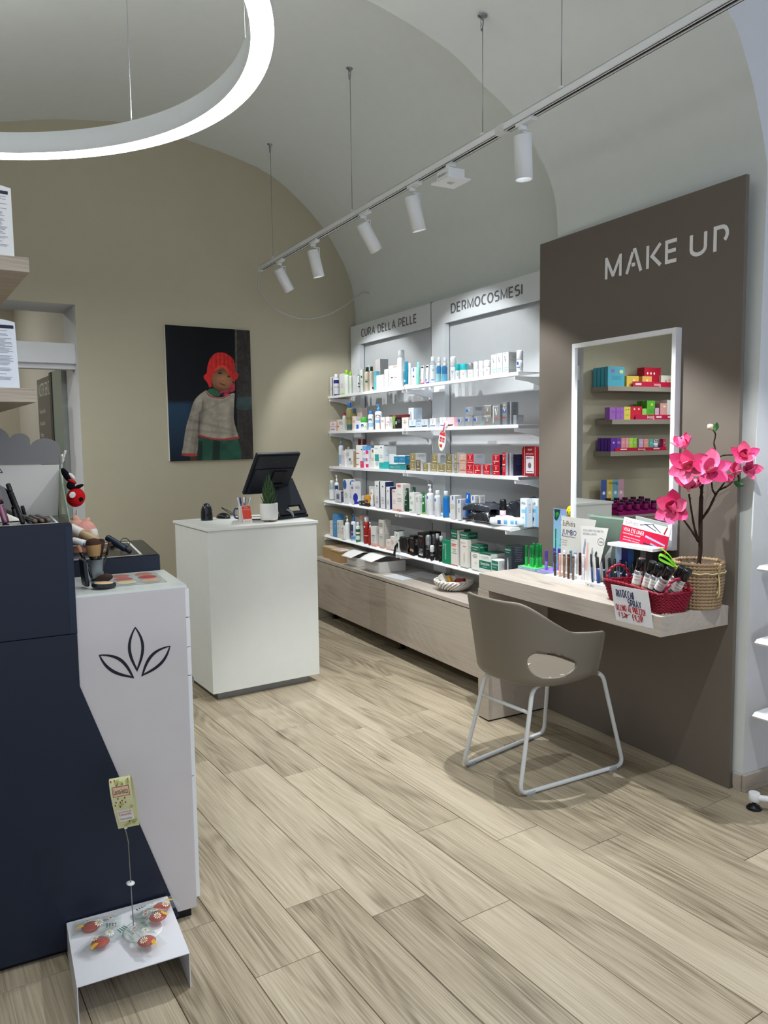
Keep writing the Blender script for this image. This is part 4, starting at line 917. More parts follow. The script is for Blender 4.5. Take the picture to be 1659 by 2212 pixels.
# leaf emblem: outlines of three pointed leaves
def leaf_outline(mb, tip, base, w1, w2, th, mt):
    # two arcs from tip to base, each with its own bulge, drawn as a tapering band
    T, B = Vector(tip), Vector(base); d = B-T; nrm = Vector((-d.y, d.x)).normalized()
    for wv_ in (w1, w2):
        o = []; q = []
        for i in range(25):
            t = i/24; bul = math.sin(math.pi*t**0.9)*wv_; c = T+d*t+nrm*bul; k = th*(0.35+0.65*math.sin(math.pi*min(1, t*0.85+0.05)))
            sg_ = -1 if wv_ > 0 else 1
            o.append(c); q.append(c+nrm*sg_*k*min(1, abs(bul)/max(k, 1e-5)))
        mb.add([(p.x, 0, p.y) for p in o]+[(p.x, 0, p.y) for p in q], [(i, i+1, 25+i+1, 25+i) for i in range(24)], mt)
b = MB(); ink = mat('#1a1b26', 0.3)
leaf_outline(b, (0.189, 0.955), (0.189, 0.817), 0.0235, -0.0235, 0.0085, ink)
leaf_outline(b, (0.083, 0.8845), (0.180, 0.799), 0.026, -0.021, 0.009, ink)
leaf_outline(b, (0.290, 0.8835), (0.200, 0.801), 0.021, -0.026, 0.009, ink)
b.build('emblem', dc, TR((0, -0.0008, 0)), label='dark three-leaf emblem')
b = MB(); tb = mat('#15181d', 0.15, 0.5); b.box(-0.55, 0.024, 0.002, 0.298, 1.2738, 1.277, tb); b.box(-0.012, -0.006, 0.02, 0.28, 1.277, 1.2775, WHITE); b.box(-0.55, -0.006, 0.010, 0.0135, 1.277, 1.2775, WHITE)
for i in range(14): b.box(-0.105+0.0135*(i % 4), -0.099+0.0135*(i % 4), 0.05+0.04*(i//4), 0.06+0.04*(i//4), 1.277, 1.2774, mat('#d6dada', 0.4))
b.build('tester_tray', dc, label='glossy black tester tray')
b = MB(); b.prism([(0.02, 0), (0.245, 0), (0.245, 0.148)], -0.0015, 0.0015, glass('#a9c9ad', 0.05, 0.45), basis((0.0255, 0, 1.2745), (0, 1, 0), (0, 0, 1), (1, 0, 0))); b.build('clear_side_plate', dc)
# mirror card on the navy box
mc = thing('mirror_card', DMx(0.115, 2.61, 1.2775), 'white makeup display card with arched mirror and grey cloud top', 'display card')
def cloudy(P, n=10):
    out = []
    for i in range(len(P)-1):
        (x0, y0), (x1, y1) = P[i], P[i+1]; mx, my = (x0+x1)/2, (y0+y1)/2; r = math.hypot(x1-x0, y1-y0)/2; a0 = math.atan2(y0-my, x0-mx)
        for k in range(n): a = a0-math.pi*k/n; out.append((mx+r*0.98*math.cos(a), my+r*0.8*math.sin(a)))
    return out+[P[-1]]
Mf = basis((0, 0, 0), (1, 0, 0), (0, 0, 1), (0, -1, 0)); cw = mat('#cfccc6', 0.3, 0.4)
arch = [(-0.068+0.068*math.cos(math.pi*k/20)-0.01, 0.105*math.sin(math.pi*k/20)) for k in range(21)]
b = MB(); b.prism([(0.098, 0), (0.109, 0.158), (-0.30, 0.163), (-0.30, 0)]+[(x, y) for x, y in reversed(arch)], -0.002, 0.002, cw, Mf); b.build('card', mc)
b = MB(); b.prism([(x, y) for x, y in arch], -0.006, -0.003, mat('#6b6b66', 0.03, 0.5, 1.0), Mf); b.build('mirror', mc)
b = MB(); cl = [(-0.30, 0.163), (-0.30, 0.22)]+cloudy([(-0.25, 0.225), (-0.12, 0.235), (-0.025, 0.242)])[0:]+cloudy([(-0.025, 0.242), (0.03, 0.223)])+cloudy([(0.03, 0.223), (0.112, 0.185)])+[(0.109, 0.160)]
b.prism(cl, -0.0065, -0.0025, mat('#7b7a79', 0.45), Mf); b.build('cloud_board', mc, label='grey cloud-shaped board')
b = MB(); rc = (-0.058, 0.143)
for k in range(3):
    a = math.pi/2+k*2*math.pi/3; p = Vector((rc[0]+0.009*math.cos(a), rc[1]+0.009*math.sin(a))); q = Vector((rc[0]+0.009*math.cos(a+2.1), rc[1]+0.009*math.sin(a+2.1))); d_ = (q-p).normalized(); n_ = Vector((-d_.y, d_.x))*0.0011
    b.add([(v.x, -0.0026, v.y) for v in (p+n_, q+n_, q-n_, p-n_)], [(0, 1, 2, 3)], ink)
b.build('triangle_mark', mc)
# makeup items on the navy tray
def stick(name, base, top, r, segs, label, group=None, cat='makeup'):
    # lathe along base -> top; segs: (t0, t1, radius factor, colour, part name)
    A_, B_ = Vector(base), Vector(top); d = B_-A_; L = d.length
    t = thing(name, Matrix.Translation(A_) @ d.to_track_quat('Z', 'Y').to_matrix().to_4x4(), label, cat, group)
    for t0, t1, k, c, pnm in segs:
        cm = c if not isinstance(c, str) else mat(c, 0.3, 0.5)
        bb = MB(); e = min(0.003, (t1-t0)*L*0.3); bb.lathe([(0, t0*L), (r*k*0.86, t0*L), (r*k, t0*L+e), (r*k, t1*L-e), (r*k*0.86, t1*L), (0, t1*L)], 16, cm, caps=False); bb.build(pnm, t)
    return t
NZ_ = 1.2778
pk = mat('#b07c93', 0.12, 0.6, 0.7)
stick('mascara', DP(0.062, 2.44, NZ_), DP(0.035, 2.46, NZ_+0.128), 0.0095, ((0, 0.42, 1, pk, 'tube'), (0.42, 0.50, 1.04, '#16131a', 'collar'), (0.5, 1, 1, mat('#c9a0b2', 0.1, 0.6, 0.7), 'cap')), 'metallic pink mascara at the left picture edge on the navy display')
stick('eye_pencil', DP(0.104, 2.40, NZ_), DP(0.072, 2.43, NZ_+0.112), 0.0062, ((0, 0.8, 1, '#0f1016', 'barrel'), (0.8, 1, 1.05, '#15161d', 'cap')), 'tall black eyeliner pencil leaning in the navy tray')
stick('eye_pencil', DP(0.093, 2.56, NZ_), DP(0.089, 2.57, NZ_+0.03), 0.005, ((0, 1, 1, '#17181d', 'barrel'),), 'short black pencil stub before the arched mirror, left one', 'pencil stubs')
stick('eye_pencil', DP(0.120, 2.60, NZ_), DP(0.113, 2.60, NZ_+0.036), 0.005, ((0, 1, 1, '#17181d', 'barrel'),), 'short black pencil stub before the arched mirror, right one', 'pencil stubs')
for i, (x, c1, c2, lb) in enumerate(((0.136, '#3a3a3a', '#6e6862', 'grey lip pencil lying leftmost of three in the tray'), (0.154, '#4a3f38', '#57504a', 'brown lip pencil lying in the middle of three in the tray'), (0.171, '#33302e', '#4c4743', 'dark lip pencil lying rightmost of three in the tray'))):
    stick('lip_pencil', DP(x, 2.385, NZ_+0.006), DP(x-0.022, 2.56, NZ_+0.006), 0.0058, ((0, 0.1, 0.9, '#7a6650', 'tip'), (0.1, 0.72, 1, c1, 'barrel'), (0.72, 1, 1.1, c2, 'cap')), lb, 'lip pencils in the tray')
sw = thing('puff', DMx(0.078, 2.50, NZ_), 'white folded cosmetic sponge on the navy tray', 'sponge')
b = MB(); b.grid(lambda u, v: Vector((-0.03+0.06*u, 0.03*(v-0.5), 0.001+0.032*(1-u)*math.sin(math.pi*v)**0.6)), 12, 10, mat('#efeee2', 0.8)); b.build('sponge', sw)
# wood shelves with boxes above the cabinet
b = MB(); b.box(-0.44, -0.40, 2.42, 3.5, 0, 2.45, TAUPE); pa = b.build('partition', None, label='taupe partition carrying the pale wood shelves', cat='partition')
for i, (z0, z1, y1) in enumerate(((1.977, 2.017, 3.17), (1.618, 1.657, 3.5))):
    b = MB(); b.box(-0.399, 0.379, 0, y1-2.4, z0-z1, 0, wood('oak_shelf', '#c9c0b0', '#aea393', '#8a7f71', 'X', 1.1, 0.55, False, 0.8) if i == 0 else bpy.data.materials['oak_shelf'], bev=0.0012)
    b.build('wood_shelf', None, TR((0, 2.4, z1)), label=('upper' if i == 0 else 'lower')+' pale wood shelf end at the left picture edge', cat='shelf')
for (x1, z0, z1, tone, lb) in ((0.345, 2.0174, 2.208, '#e4e6e6', 'white printed box standing on the upper wood shelf'), (0.340, 1.6574, 1.845, '#dfe6ee', 'white printed box standing on the lower wood shelf')):
    t = thing('product_box', (x1, 2.415, z0), lb, 'box'); H = z1-z0; b = MB()
    b.prism([(-0.125, 0), (0, 0), (-0.004 if z0 < 2 else 0.0, H-0.006), (-0.02, H-0.002), (-0.06, H+0.004), (-0.125, H+0.006)], -0.13, 0.0, mat(tone, 0.4), Mf, side=mat('#eef0f0', 0.4)); o = b.build('carton', t)
    b = MB(); rt_ = random.Random(int(z0*10)); f_ = lambda x, y: Vector((x, -0.0006, y))
    b.quad(f_(-0.12, H-0.022), f_(-0.008, H-0.024), f_(-0.008, H-0.015), f_(-0.12, H-0.013), mat('#23243a', 0.5)); y = H-0.03
    while y > 0.02:
        L = rt_.uniform(0.05, 0.1); b.quad(f_(-0.12, y), f_(-0.012-(0.1-L)*0.4, y-0.001), f_(-0.012-(0.1-L)*0.4, y+0.0005), f_(-0.12, y+0.0015), mat('#9aa0a6', 0.6)); y -= rt_.choice((0.0035, 0.0035, 0.0035, 0.009))
    b.build('print', o, kind='stuff')
# brushes in a cup, compact, palette on the white step
WZ = 1.0665
cu = thing('brush_cup', DMx(0.313, 2.575, WZ), 'clear plastic cup holding makeup brushes on the white step', 'cup')
b = MB(); b.lathe([(0.021, 0), (0.0235, 0.07), (0.022, 0.07), (0.0195, 0.003), (0, 0.003)], 24, glass('#e8eeee', 0.04, 0.02)); b.build('cup', cu)
def brush(x, y, dx, dy, L, rh, hr, hl, c1, c2, lb):
    A_ = Vector(DP(x, y, WZ+0.006)); B_ = Vector(DP(x+dx, y+dy, WZ+0.006+L))
    d = B_-A_; t = thing('makeup_brush', Matrix.Translation(A_) @ d.to_track_quat('Z', 'Y').to_matrix().to_4x4(), lb, 'brush', 'brushes in the clear cup'); L = d.length
    bb = MB(); bb.lathe([(rh*0.6, 0), (rh, 0.01), (rh*0.9, L-hl-0.025)], 12, mat('#15161b', 0.25, 0.5)); bb.build('handle', t)
    bb = MB(); bb.lathe([(rh*0.95, L-hl-0.028), (hr*0.8, L-hl)], 14, mat('#3b3632', 0.25, 0.5, 0.8)); bb.build('ferrule', t)
    bb = MB(); k = mat(c1, 0.8, bump=0.5, bscale=300); k2 = mat(c2, 0.8, bump=0.5, bscale=300)
    bb.lathe([(hr*0.8, L-hl, k), (hr*0.98, L-hl*0.6, k), (hr*1.05, L-hl*0.35, k2), (hr*0.9, L-hl*0.12, k2), (hr*0.5, L-hl*0.02, k2), (0, L)], 18, k2, caps=False); bb.build('bristles', t)
brush(0.313, 2.575, -0.006, 0.0, 0.130, 0.006, 0.0225, 0.055, '#b28a5a', '#43291f', 'big fluffy brown makeup brush in the clear cup')
brush(0.324, 2.585, 0.012, 0.02, 0.124, 0.005, 0.012, 0.03, '#4a3026', '#2e1c16', 'dark makeup brush half hidden behind the fluffy one')
brush(0.322, 2.568, 0.036, 0.0, 0.116, 0.0038, 0.0055, 0.014, '#4c2c20', '#54301f', 'thin black brush leaning right in the cup')
brush(0.318, 2.59, 0.022, 0.015, 0.118, 0.0036, 0.005, 0.014, '#2c2f50', '#222440', 'thin dark brush with blue tip in the cup')
brush(0.302, 2.565, -0.04, 0.0, 0.112, 0.0055, 0.007, 0.022, '#c8906c', '#b9805c', 'black brush with rosy tip leaning left in the cup')
cp = thing('compact_powder', DMx(0.307, 2.435, WZ), 'open black compact powder with upright lid beside the cup', 'compact')
bkc = mat('#1f2428', 0.3, 0.5); b = MB(); b.lathe([(0, 0.0), (0.030, 0.0), (0.034, 0.004), (0.034, 0.011), (0.032, 0.013), (0.0, 0.013)], 10, bkc, TR((0.008, 0.0, 0.003), R(18), 0, R(4)), smooth=False, sx=1.1, sy=0.95, caps=False); o = b.build('base', cp)
b = MB(); b.lathe([(0, 0.0145), (0.025, 0.0145), (0.026, 0.0125)], 24, mat('#e3bf98', 0.8), TR((0.008, 0.0, 0.003), R(18), 0, R(4)), sx=1.1, sy=0.95, caps=False); b.build('powder', o)
b = MB(); b.box(-0.006, 0.006, -0.018, 0.034, 0.0, 0.082, bkc, TR((-0.037, 0.028, 0.006), R(8), 0, R(-4)), bev=0.005); b.box(0.0062, 0.0072, -0.012, 0.028, 0.01, 0.072, mat('#9aa0a0', 0.03, 0.5, 1.0), TR((-0.037, 0.028, 0.006), R(8), 0, R(-4))); b.build('lid', cp)
pf = thing('powder_brush', DMx(0.322, 2.535, WZ), 'small brown makeup brush lying behind the compact', 'brush')
b = MB(); b.lathe([(0.004, -0.02), (0.011, 0), (0.013, 0.018), (0.008, 0.032), (0, 0.036)], 14, mat('#3b2a26', 0.7, bump=0.4), TR((0, 0, 0.0135), R(-20), 0, R(80)), caps=False); b.build('bristles', pf)
b = MB(); b.lathe([(0.004, -0.03), (0.0045, -0.02), (0.005, -0.012)], 10, BLACK, TR((0, 0, 0.0135), R(-20), 0, R(80))); b.build('handle', pf)
pl = thing('blush_palette', DMx(0.425, 2.545, WZ), 'clear tester palette with six round blush colours', 'palette')
b = MB(); b.box(-0.078, 0.078, -0.11, 0.10, 0.0, 0.004, glass('#dfe6e2', 0.05, 0.3), bev=0.001); b.build('plate', pl)
for i, c in enumerate(('#cfc79f', '#c9a183', '#b0605f', '#a8494a', '#a9705f', '#b07560')):
    x, y = (-0.036, 0.038)[i % 2], (-0.066, -0.004, 0.058)[i//2]; b = MB(); b.lathe([(0, 0.0045), (0.028, 0.0045), (0.029, 0.0042)], 24, mat(c, 0.7), TR((x, y, 0)), caps=False); b.build('blush_pan', pl)
# navy tester box behind the white step
nb = thing('tester_box', DMx(0.534, 2.69, 0), 'navy tester box with a slanted glossy top, behind the white step', 'display')
b = MB(); b.add([(-0.50, 0.0, 0), (0, 0, 0), (0, 0.30, 0), (-0.50, 0.30, 0), (-0.50, 0, 1.117), (0, 0, 1.117), (0, 0.30, 1.135), (-0.50, 0.30, 1.135)], [(0, 1, 5, 4), (1, 2, 6, 5), (2, 3, 7, 6), (3, 0, 4, 7), (4, 5, 6, 7)], nv); b.build('body', nb)
sl = math.atan2(0.018, 0.30); Ms = Matrix.Translation((0, 0, 1.1172)) @ Matrix.Rotation(sl, 4, 'X')
b = MB(); b.box(-0.49, -0.006, 0.004, 0.296, 0.0, 0.003, tb, Ms); b.box(-0.062, -0.054, 0.03, 0.27, 0.003, 0.0035, WHITE, Ms); b.box(-0.49, -0.054, 0.262, 0.27, 0.003, 0.0035, WHITE, Ms); b.box(-0.49, -0.054, 0.012, 0.016, 0.003, 0.0035, WHITE, Ms); b.build('tester_tray', nb)
def NB(x, y, z=0.004): return Matrix.Identity(4) @ (nb.matrix_world @ Ms @ Vector((x, y, z)))
stick('foundation_tube', NB(-0.09, 0.03, 0.012), NB(-0.155, 0.10, 0.055), 0.0115, ((0, 0.2, 0.7, '#1c232e', 'cap'), (0.2, 1, 1, '#1d2b3b', 'tube')), 'dark navy cosmetic tube propped in the tester box')
stick('concealer', NB(-0.165, 0.10, 0.009), NB(-0.185, 0.17, 0.009), 0.008, ((0, 0.5, 1, '#c9a97e', 'tube'), (0.5, 1, 1, '#2d2b29', 'cap')), 'beige concealer tube lying in the tester box')
stick('lipstick', NB(-0.095, 0.20, 0.01), NB(-0.125, 0.235, 0.014), 0.009, ((0, 0.45, 0.9, '#d8c7ae', 'tube'), (0.45, 0.6, 1, mat('#c2a15c', 0.2, 0.5, 0.8), 'ring'), (0.6, 1, 1, '#2b2a2d', 'cap')), 'lipstick with gold ring lying at the back of the tester box')
b = MB(); b.tube([(0.016*math.cos(k*0.35), 0.016*math.sin(k*0.35), 0) for k in range(18)], 0.0013, 6, BLACK, closed=True, M=Matrix.Translation(NB(-0.085, 0.17, 0.02)) @ Matrix.Rotation(R(70), 4, 'X')); b.build('ring', None, label='thin black ring standing in the tester box', cat='ring')
# big beige/white tubes and plush toys
stick('foundation_tube', DP(0.282, 2.98, 1.200), DP(0.362, 2.90, 1.152), 0.018, ((0, 0.42, 1, '#ece9e0', 'cap'), (0.42, 1, 0.95, '#c3a67e', 'tube')), 'beige tube with white cap lying across behind the brushes')
stick('foundation_tube', DP(0.359, 2.93, 1.137), DP(0.353, 2.945, 1.192), 0.016, ((0, 0.5, 0.92, '#d6d0c2', 'tube'), (0.5, 1, 1, '#e3dfd4', 'cap')), 'white capped tube standing behind the brushes')
stick('foundation_tube', DP(0.28, 2.90, 1.162), DP(0.350, 2.83, 1.143), 0.013, ((0, 0.5, 1, '#f0f2f2', 'cap'), (0.5, 1, 0.95, '#dde3e6', 'tube')), 'white tube lying lowest behind the brushes')
def plush(name, loc, parts, label):
    t = thing(name, loc, label, 'soft toy')
    for pnm, c, r3, off, rot in parts:
        bb = MB(); fur = mat(c, 0.95, 0.1, bump=0.9, bscale=160)
        bb.grid(lambda u, v: Vector((r3[0]*math.sin(math.pi*v)*math.cos(2*math.pi*u), r3[1]*math.sin(math.pi*v)*math.sin(2*math.pi*u), -r3[2]*math.cos(math.pi*v))), 20, 14, fur, closed_u=True, M=Matrix.Translation(off) @ Matrix.Rotation(rot, 4, 'Y')); bb.build(pnm, t)
    return t
PB = DP(0.338, 3.10, 1.13)
plush('plush_pig', PB, (('body', '#e8a79a', (0.048, 0.045, 0.05), (0.0, 0, 0.035), 0.5), ('ear', '#f0bda6', (0.013, 0.008, 0.018), (-0.026, -0.01, 0.088), -0.3), ('ear', '#f0bda6', (0.010, 0.008, 0.016), (0.012, -0.01, 0.080), 0.7), ('head', '#ecb39f', (0.026, 0.024, 0.024), (-0.026, 0.0, 0.07), 0)), 'pink plush pig behind the navy display')
RB_ = DP(0.318, 3.10, 1.30)
plush('plush_ladybird', RB_, (('body', '#c81e24', (0.033, 0.03, 0.036), (0.0, 0, 0.0), 0.3), ('head', '#1b1a20', (0.015, 0.015, 0.017), (-0.016, 0, 0.046), 0.2), ('pointed_hat', '#15151a', (0.012, 0.012, 0.030), (-0.030, 0, 0.084), -0.5), ('hat_trim', '#f2efed', (0.007, 0.007, 0.016), (-0.012, -0.005, 0.080), -0.7), ('arm', '#15151a', (0.020, 0.008, 0.007), (0.010, -0.006, 0.040), -0.35), ('scarf', '#b42a2a', (0.017, 0.016, 0.008), (-0.012, -0.004, 0.060), 0.5), ('spot', '#17161a', (0.008, 0.003, 0.008), (0.012, -0.028, -0.006), 0.0), ('tag', '#f2eeea', (0.011, 0.002, 0.012), (-0.018, -0.032, 0.012), 0.6)), 'red plush toy with black pointed hat hanging beside the cloud card')
hk = thing('toy_hook_stand', DP(0.29, 3.13, 0.0), 'thin white toy stand with curved hooks behind the cloud card', 'stand')
b = MB(); b.tube(smooth([(0, 0.05, 0.0), (0, 0.05, 0.8), (-0.005, 0.05, 1.40), (0.0, 0.03, 1.44), (-0.012, 0.0, 1.43), (0.002, -0.01, 1.475)]), 0.004, 8, WHITE); b.tube(smooth([(0, 0.05, 1.19), (0.012, 0.03, 1.215), (0.03, 0.01, 1.225), (0.034, 0.0, 1.25)]), 0.004, 8, WHITE); b.build('hook_rod', hk)
b = MB(); b.lathe([(0.0, 0), (0.10, 0), (0.10, 0.006), (0.01, 0.012)], 24, WHITE, TR((0, 0.05, 0)), caps=False); b.build('base', hk)

# ------------------------------------------------------------------ white rack at the right edge
rk = thing('display_rack', TR(W(2.735, 1.945, 0), WROT+R(5)), 'white metal product rack on round feet, cut by the right picture edge', 'rack')
for z, x0 in ((1.288, 0.035), (0.986, 0), (0.69, 0), (0.391, 0)):
    b = MB(); L, dp = 0.9, 0.22
    b.add([(x0, 0.018, z), (L, 0.018, z), (L, dp, z), (x0, dp, z), (x0, 0, z-0.012), (L, 0, z-0.012), (x0, 0.01, z-0.022), (L, 0.01, z-0.022), (x0, dp, z-0.003), (L, dp, z-0.003)],
          [(0, 1, 2, 3), (4, 5, 1, 0), (6, 7, 5, 4), (3, 2, 9, 8), (0, 3, 8, 6, 4), (8, 9, 7, 6)], SHEET); b.build('shelf', rk)
b = MB(); b.box(0.25, 0.30, 0.215, 0.245, 0.06, 1.7, SHEET); b.box(0.85, 0.9, 0.215, 0.245, 0.06, 1.7, SHEET); b.build('upright', rk)
b = MB(); b.lathe([(0.028, 0), (0.03, 0.004), (0.022, 0.014), (0.008, 0.018), (0.008, 0.034)], 20, BLACK, TR((0.02, 0.0, 0)), caps=True); ft = b.build('foot', rk)
b = MB(); b.lathe([(0.02, 0.034), (0.022, 0.037), (0.022, 0.066), (0.02, 0.068)], 20, WHITE, TR((0.02, 0.0, 0))); b.build('foot_collar', ft)
b = MB(); b.tube(smooth([(0.03, 0.0, 0.05), (0.10, 0.05, 0.056), (0.2, 0.16, 0.09), (0.27, 0.23, 0.13)]), 0.013, 10, WHITE); b.build('leg', rk)
RKM = rk.matrix_world.copy()
cn = thing('spray_can', RKM @ Vector((0.095, 0.05, 0.9863)), 'white and blue spray can with bright green cap, on the right edge rack', 'can')
b = MB(); bl = mat('#3f86c0', 0.3); wh = mat('#e9eef0', 0.3); b.lathe([(0.024, 0), (0.026, 0.003, bl), (0.026, 0.045, wh), (0.026, 0.105), (0.024, 0.11)], 24, wh); o = b.build('body', cn)
b = MB(); b.lathe([(0.024, 0.111), (0.0245, 0.112), (0.0245, 0.155), (0.022, 0.158)], 24, mat('#8fd02a', 0.35)); b.build('cap', cn)
b = MB(); fc = lambda x, y: Vector((0.0265*math.cos(-2.2+x/0.026), 0.0265*math.sin(-2.2+x/0.026), y)); put_text(b, 'KLINERE', fc, -0.03, 0.083, 0.045, 0.01, DKTXT); b.build('print', o)
bx = thing('product_box', RKM @ Matrix.Translation((0.045, 0.045, 0.6903)), 'white carton with green leaf lines on the right edge rack', 'box')
b = MB(); b.box(0, 0.12, 0, 0.05, 0, 0.108, mat('#eef0ee', 0.4)); o = b.build('carton', bx)
b = MB(); f_ = lambda x, y: Vector((x, -0.0006, y)); put_text(b, 'A-DERMA', f_, 0.02, 0.078, 0.07, 0.012, DKTXT)
b.add([f_(0.002, 0.09), f_(0.016, 0.055), f_(0.004, 0.02), f_(0.008, 0.055)], [(0, 1, 2, 3)], mat('#6fae3b', 0.5)); b.quad(f_(0.02, 0.035), f_(0.08, 0.035), f_(0.08, 0.039), f_(0.02, 0.039), mat('#7fb04a', 0.5)); b.quad(f_(0.02, 0.025), f_(0.06, 0.025), f_(0.06, 0.029), f_(0.02, 0.029), mat('#7fb04a', 0.5)); b.build('print', o)
bx = thing('product_box', RKM @ Matrix.Translation((0.115, 0.06, 0.3913)), 'magenta pack on the lowest rack shelf, right edge', 'box')
b = MB(); b.box(0, 0.1, 0, 0.05, 0, 0.07, mat('#b8306a', 0.4), bev=0.002); b.build('carton', bx)
# ------------------------------------------------------------------ things on the makeup desk
DZ = 0.7883
def F4(x, y): return (1100+x/6.9125, 1080+y/6.9125)
def F5(x, y): return (1410+x/6.504, 890+y/6.504)
def wl_(p): return p.dot(NV), p.dot(AV)
EUP = 'EuPhidra'
def card_fn(M): return lambda x, y: M @ Vector((x, -0.0008, y))
# green and purple mascara displays
def mascara_tray(a, w, c1, edge, cols, label, gname):
    t = thing('mascara_tray', WM(2.660, a, DZ), label, 'display')
    b = MB(); b.box(0, w, 0, 0.125, 0, 0.0155, mat(edge, 0.4)); b.box(0.001, w-0.001, 0.001, 0.124, 0.0156, 0.0165, mat(c1, 0.4)); o = b.build('tray', t)
    b = MB(); put_text(b, EUP, lambda x, y: Vector((x, -0.0006, y)), 0.008, 0.006, 0.022, 0.006, WHITE); put_text(b, 'n', lambda x, y: Vector((x, -0.0006, y)), w-0.035, 0.005, 0.006, 0.006, WHITE); b.build('print', o)
    return t
mascara_tray(3.334, 0.144, '#5ed273', '#8fa5bd', None, 'green tray of mascaras at the far left desk corner', '')
mascara_tray(3.178, 0.150, '#9a7fd6', '#8f9fc0', None, 'purple tray of mascaras next to the green one', '')
gm, gm2 = mat('#14823c', 0.1, 0.6, 0.4), mat('#2bb556', 0.12, 0.6, 0.3); vm, vm2 = mat('#5b3f9c', 0.1, 0.6, 0.25), mat('#8d6fd0', 0.12, 0.6, 0.2)
pos = (('front left', -0.115, 0.035), ('front second', -0.085, 0.042), ('front middle', -0.057, 0.032), ('back left', -0.100, 0.075), ('back middle', -0.070, 0.078), ('back right', -0.040, 0.07), ('front right', -0.028, 0.038))
for i, (pn_, da, dn) in enumerate(pos):
    stick('mascara', W(2.660+dn, 3.19-da, DZ+0.0168), W(2.660+dn, 3.19-da, DZ+0.0168+(0.112 if i < 3 else 0.122)), 0.0078, ((0, 0.40, 1, gm2, 'tube'), (0.40, 0.44, 1.03, gm2, 'collar'), (0.44, 1, 1, gm, 'cap')), 'green mascara on the green tray, %s' % pn_, 'green mascaras', 'mascara')
for i, (pn_, da, dn) in enumerate((('front left', -0.128+0.02, 0.03), ('front right', -0.055, 0.04), ('back left', -0.095, 0.075), ('back right', -0.065, 0.08))):
    stick('mascara', W(2.660+dn, 3.028-da, DZ+0.0168), W(2.660+dn, 3.028-da, DZ+0.0168+(0.105 if i < 2 else 0.115)), 0.0078, ((0, 0.40, 1, vm2, 'tube'), (0.40, 0.44, 1.03, vm2, 'collar'), (0.44, 1, 1, vm, 'cap')), 'purple mascara on the purple tray, %s' % pn_, 'purple mascaras', 'mascara')
# close-up header card behind the purple tray
cu_ = thing('header_card', WM(2.786, 3.192, DZ), 'blue green mascara header card standing against the panel', 'card')
b = MB(); bmv = bpy.data.materials.new('blue_green_print'); bmv.use_nodes = True; nt = bmv.node_tree; tc_ = nt.nodes.new('ShaderNodeTexCoord'); sx_ = nt.nodes.new('ShaderNodeSeparateXYZ'); cr_ = nt.nodes.new('ShaderNodeValToRGB')
nt.links.new(tc_.outputs['Generated'], sx_.inputs[0]); nt.links.new(sx_.outputs['Z'], cr_.inputs[0]); e = cr_.color_ramp.elements; e[0].color = (*hexc('#8fb6cc'), 1); e[1].color = (*hexc('#7f93c4'), 1); nt.links.new(cr_.outputs[0], nt.nodes['Principled BSDF'].inputs['Base Color']); nt.nodes['Principled BSDF'].inputs['Roughness'].default_value = 0.4
cr_.color_ramp.elements.new(0.4).color = (*hexc('#7fc3cf'), 1)
b.box(0, 0.165, 0, 0.003, 0.0, 0.335, bmv); b.build('card', cu_)
b = MB(); f_ = lambda x, y: Vector((x, -0.0008, y)); dg = mat('#123d2c', 0.4)
b.add([f_(0.005, 0.33)]+[f_(0.005+0.05*k/8, 0.33) for k in range(1, 9)]+[f_(0.053-0.001*k*k*0.5, 0.33-0.0085*k) for k in range(1, 7)]+[f_(0.024, 0.268)]+[f_(0.008+0.0005*k, 0.278+0.008*k) for k in range(0, 5)][::1], [tuple(range(21))], dg)
b.add([f_(0.030+0.016*math.cos(k*math.pi/6), 0.302+0.014*math.sin(k*math.pi/6)) for k in range(7)]+[f_(0.027, 0.274)], [tuple(range(8))], mat('#35b05e', 0.4))
put_text(b, EUP, f_, 0.062, 0.284, 0.05, 0.017, WHITE); put_text(b, 'CLOSE', f_, 0.060, 0.25, 0.075, 0.026, WHITE); put_text(b, 'UP', f_, 0.062, 0.19, 0.07, 0.055, WHITE)
b.quad(f_(0.06, 0.233), f_(0.062, 0.236), f_(0.13, 0.196), f_(0.128, 0.193), mat('#1d2c55', 0.4))
put_text(b, 'MASCARA', f_, 0.058, 0.165, 0.06, 0.013, mat('#2a6f82', 0.5)); put_text(b, 'WATERPROOF', f_, 0.058, 0.15, 0.06, 0.010, mat('#2a6f82', 0.5)); put_text(b, 'ALLUNGANTE VOLUME', f_, 0.045, 0.138, 0.09, 0.007, mat('#2a6f82', 0.5))
b.quad(f_(0.014, 0.225), f_(0.024, 0.225), f_(0.022, 0.10), f_(0.016, 0.10), gm); b.quad(f_(0.0145, 0.165), f_(0.0235, 0.165), f_(0.0235, 0.172), f_(0.0145, 0.172), mat('#c9d7a0', 0.3)); b.build('print', cu_, kind='stuff')
pd = thing('price_disc', WM(2.782, 3.055, 1.112), 'round yellow price sticker on top of the blue header card', 'sticker')
b = MB(); b.lathe([(0, 0), (0.032, 0), (0.032, 0.0012), (0, 0.0012)], 28, mat('#f2e21c', 0.45), TR((0, 0, 0), 0, R(90)), caps=False); b.build('disc', pd)
b = MB(); fp = lambda x, y: Vector((x, -0.0018, y)); put_text(b, '€ 9,90', fp, -0.026, -0.012, 0.052, 0.017, DKTXT); put_text(b, 'OFFERTA LANCIO', fp, -0.02, 0.009, 0.04, 0.005, DKTXT); put_text(b, 'invece di', fp, -0.012, 0.018, 0.024, 0.005, mat('#9a8f10', 0.5)); put_text(b, 'confezione', fp, -0.015, -0.021, 0.03, 0.005, DKTXT); b.build('print', pd)
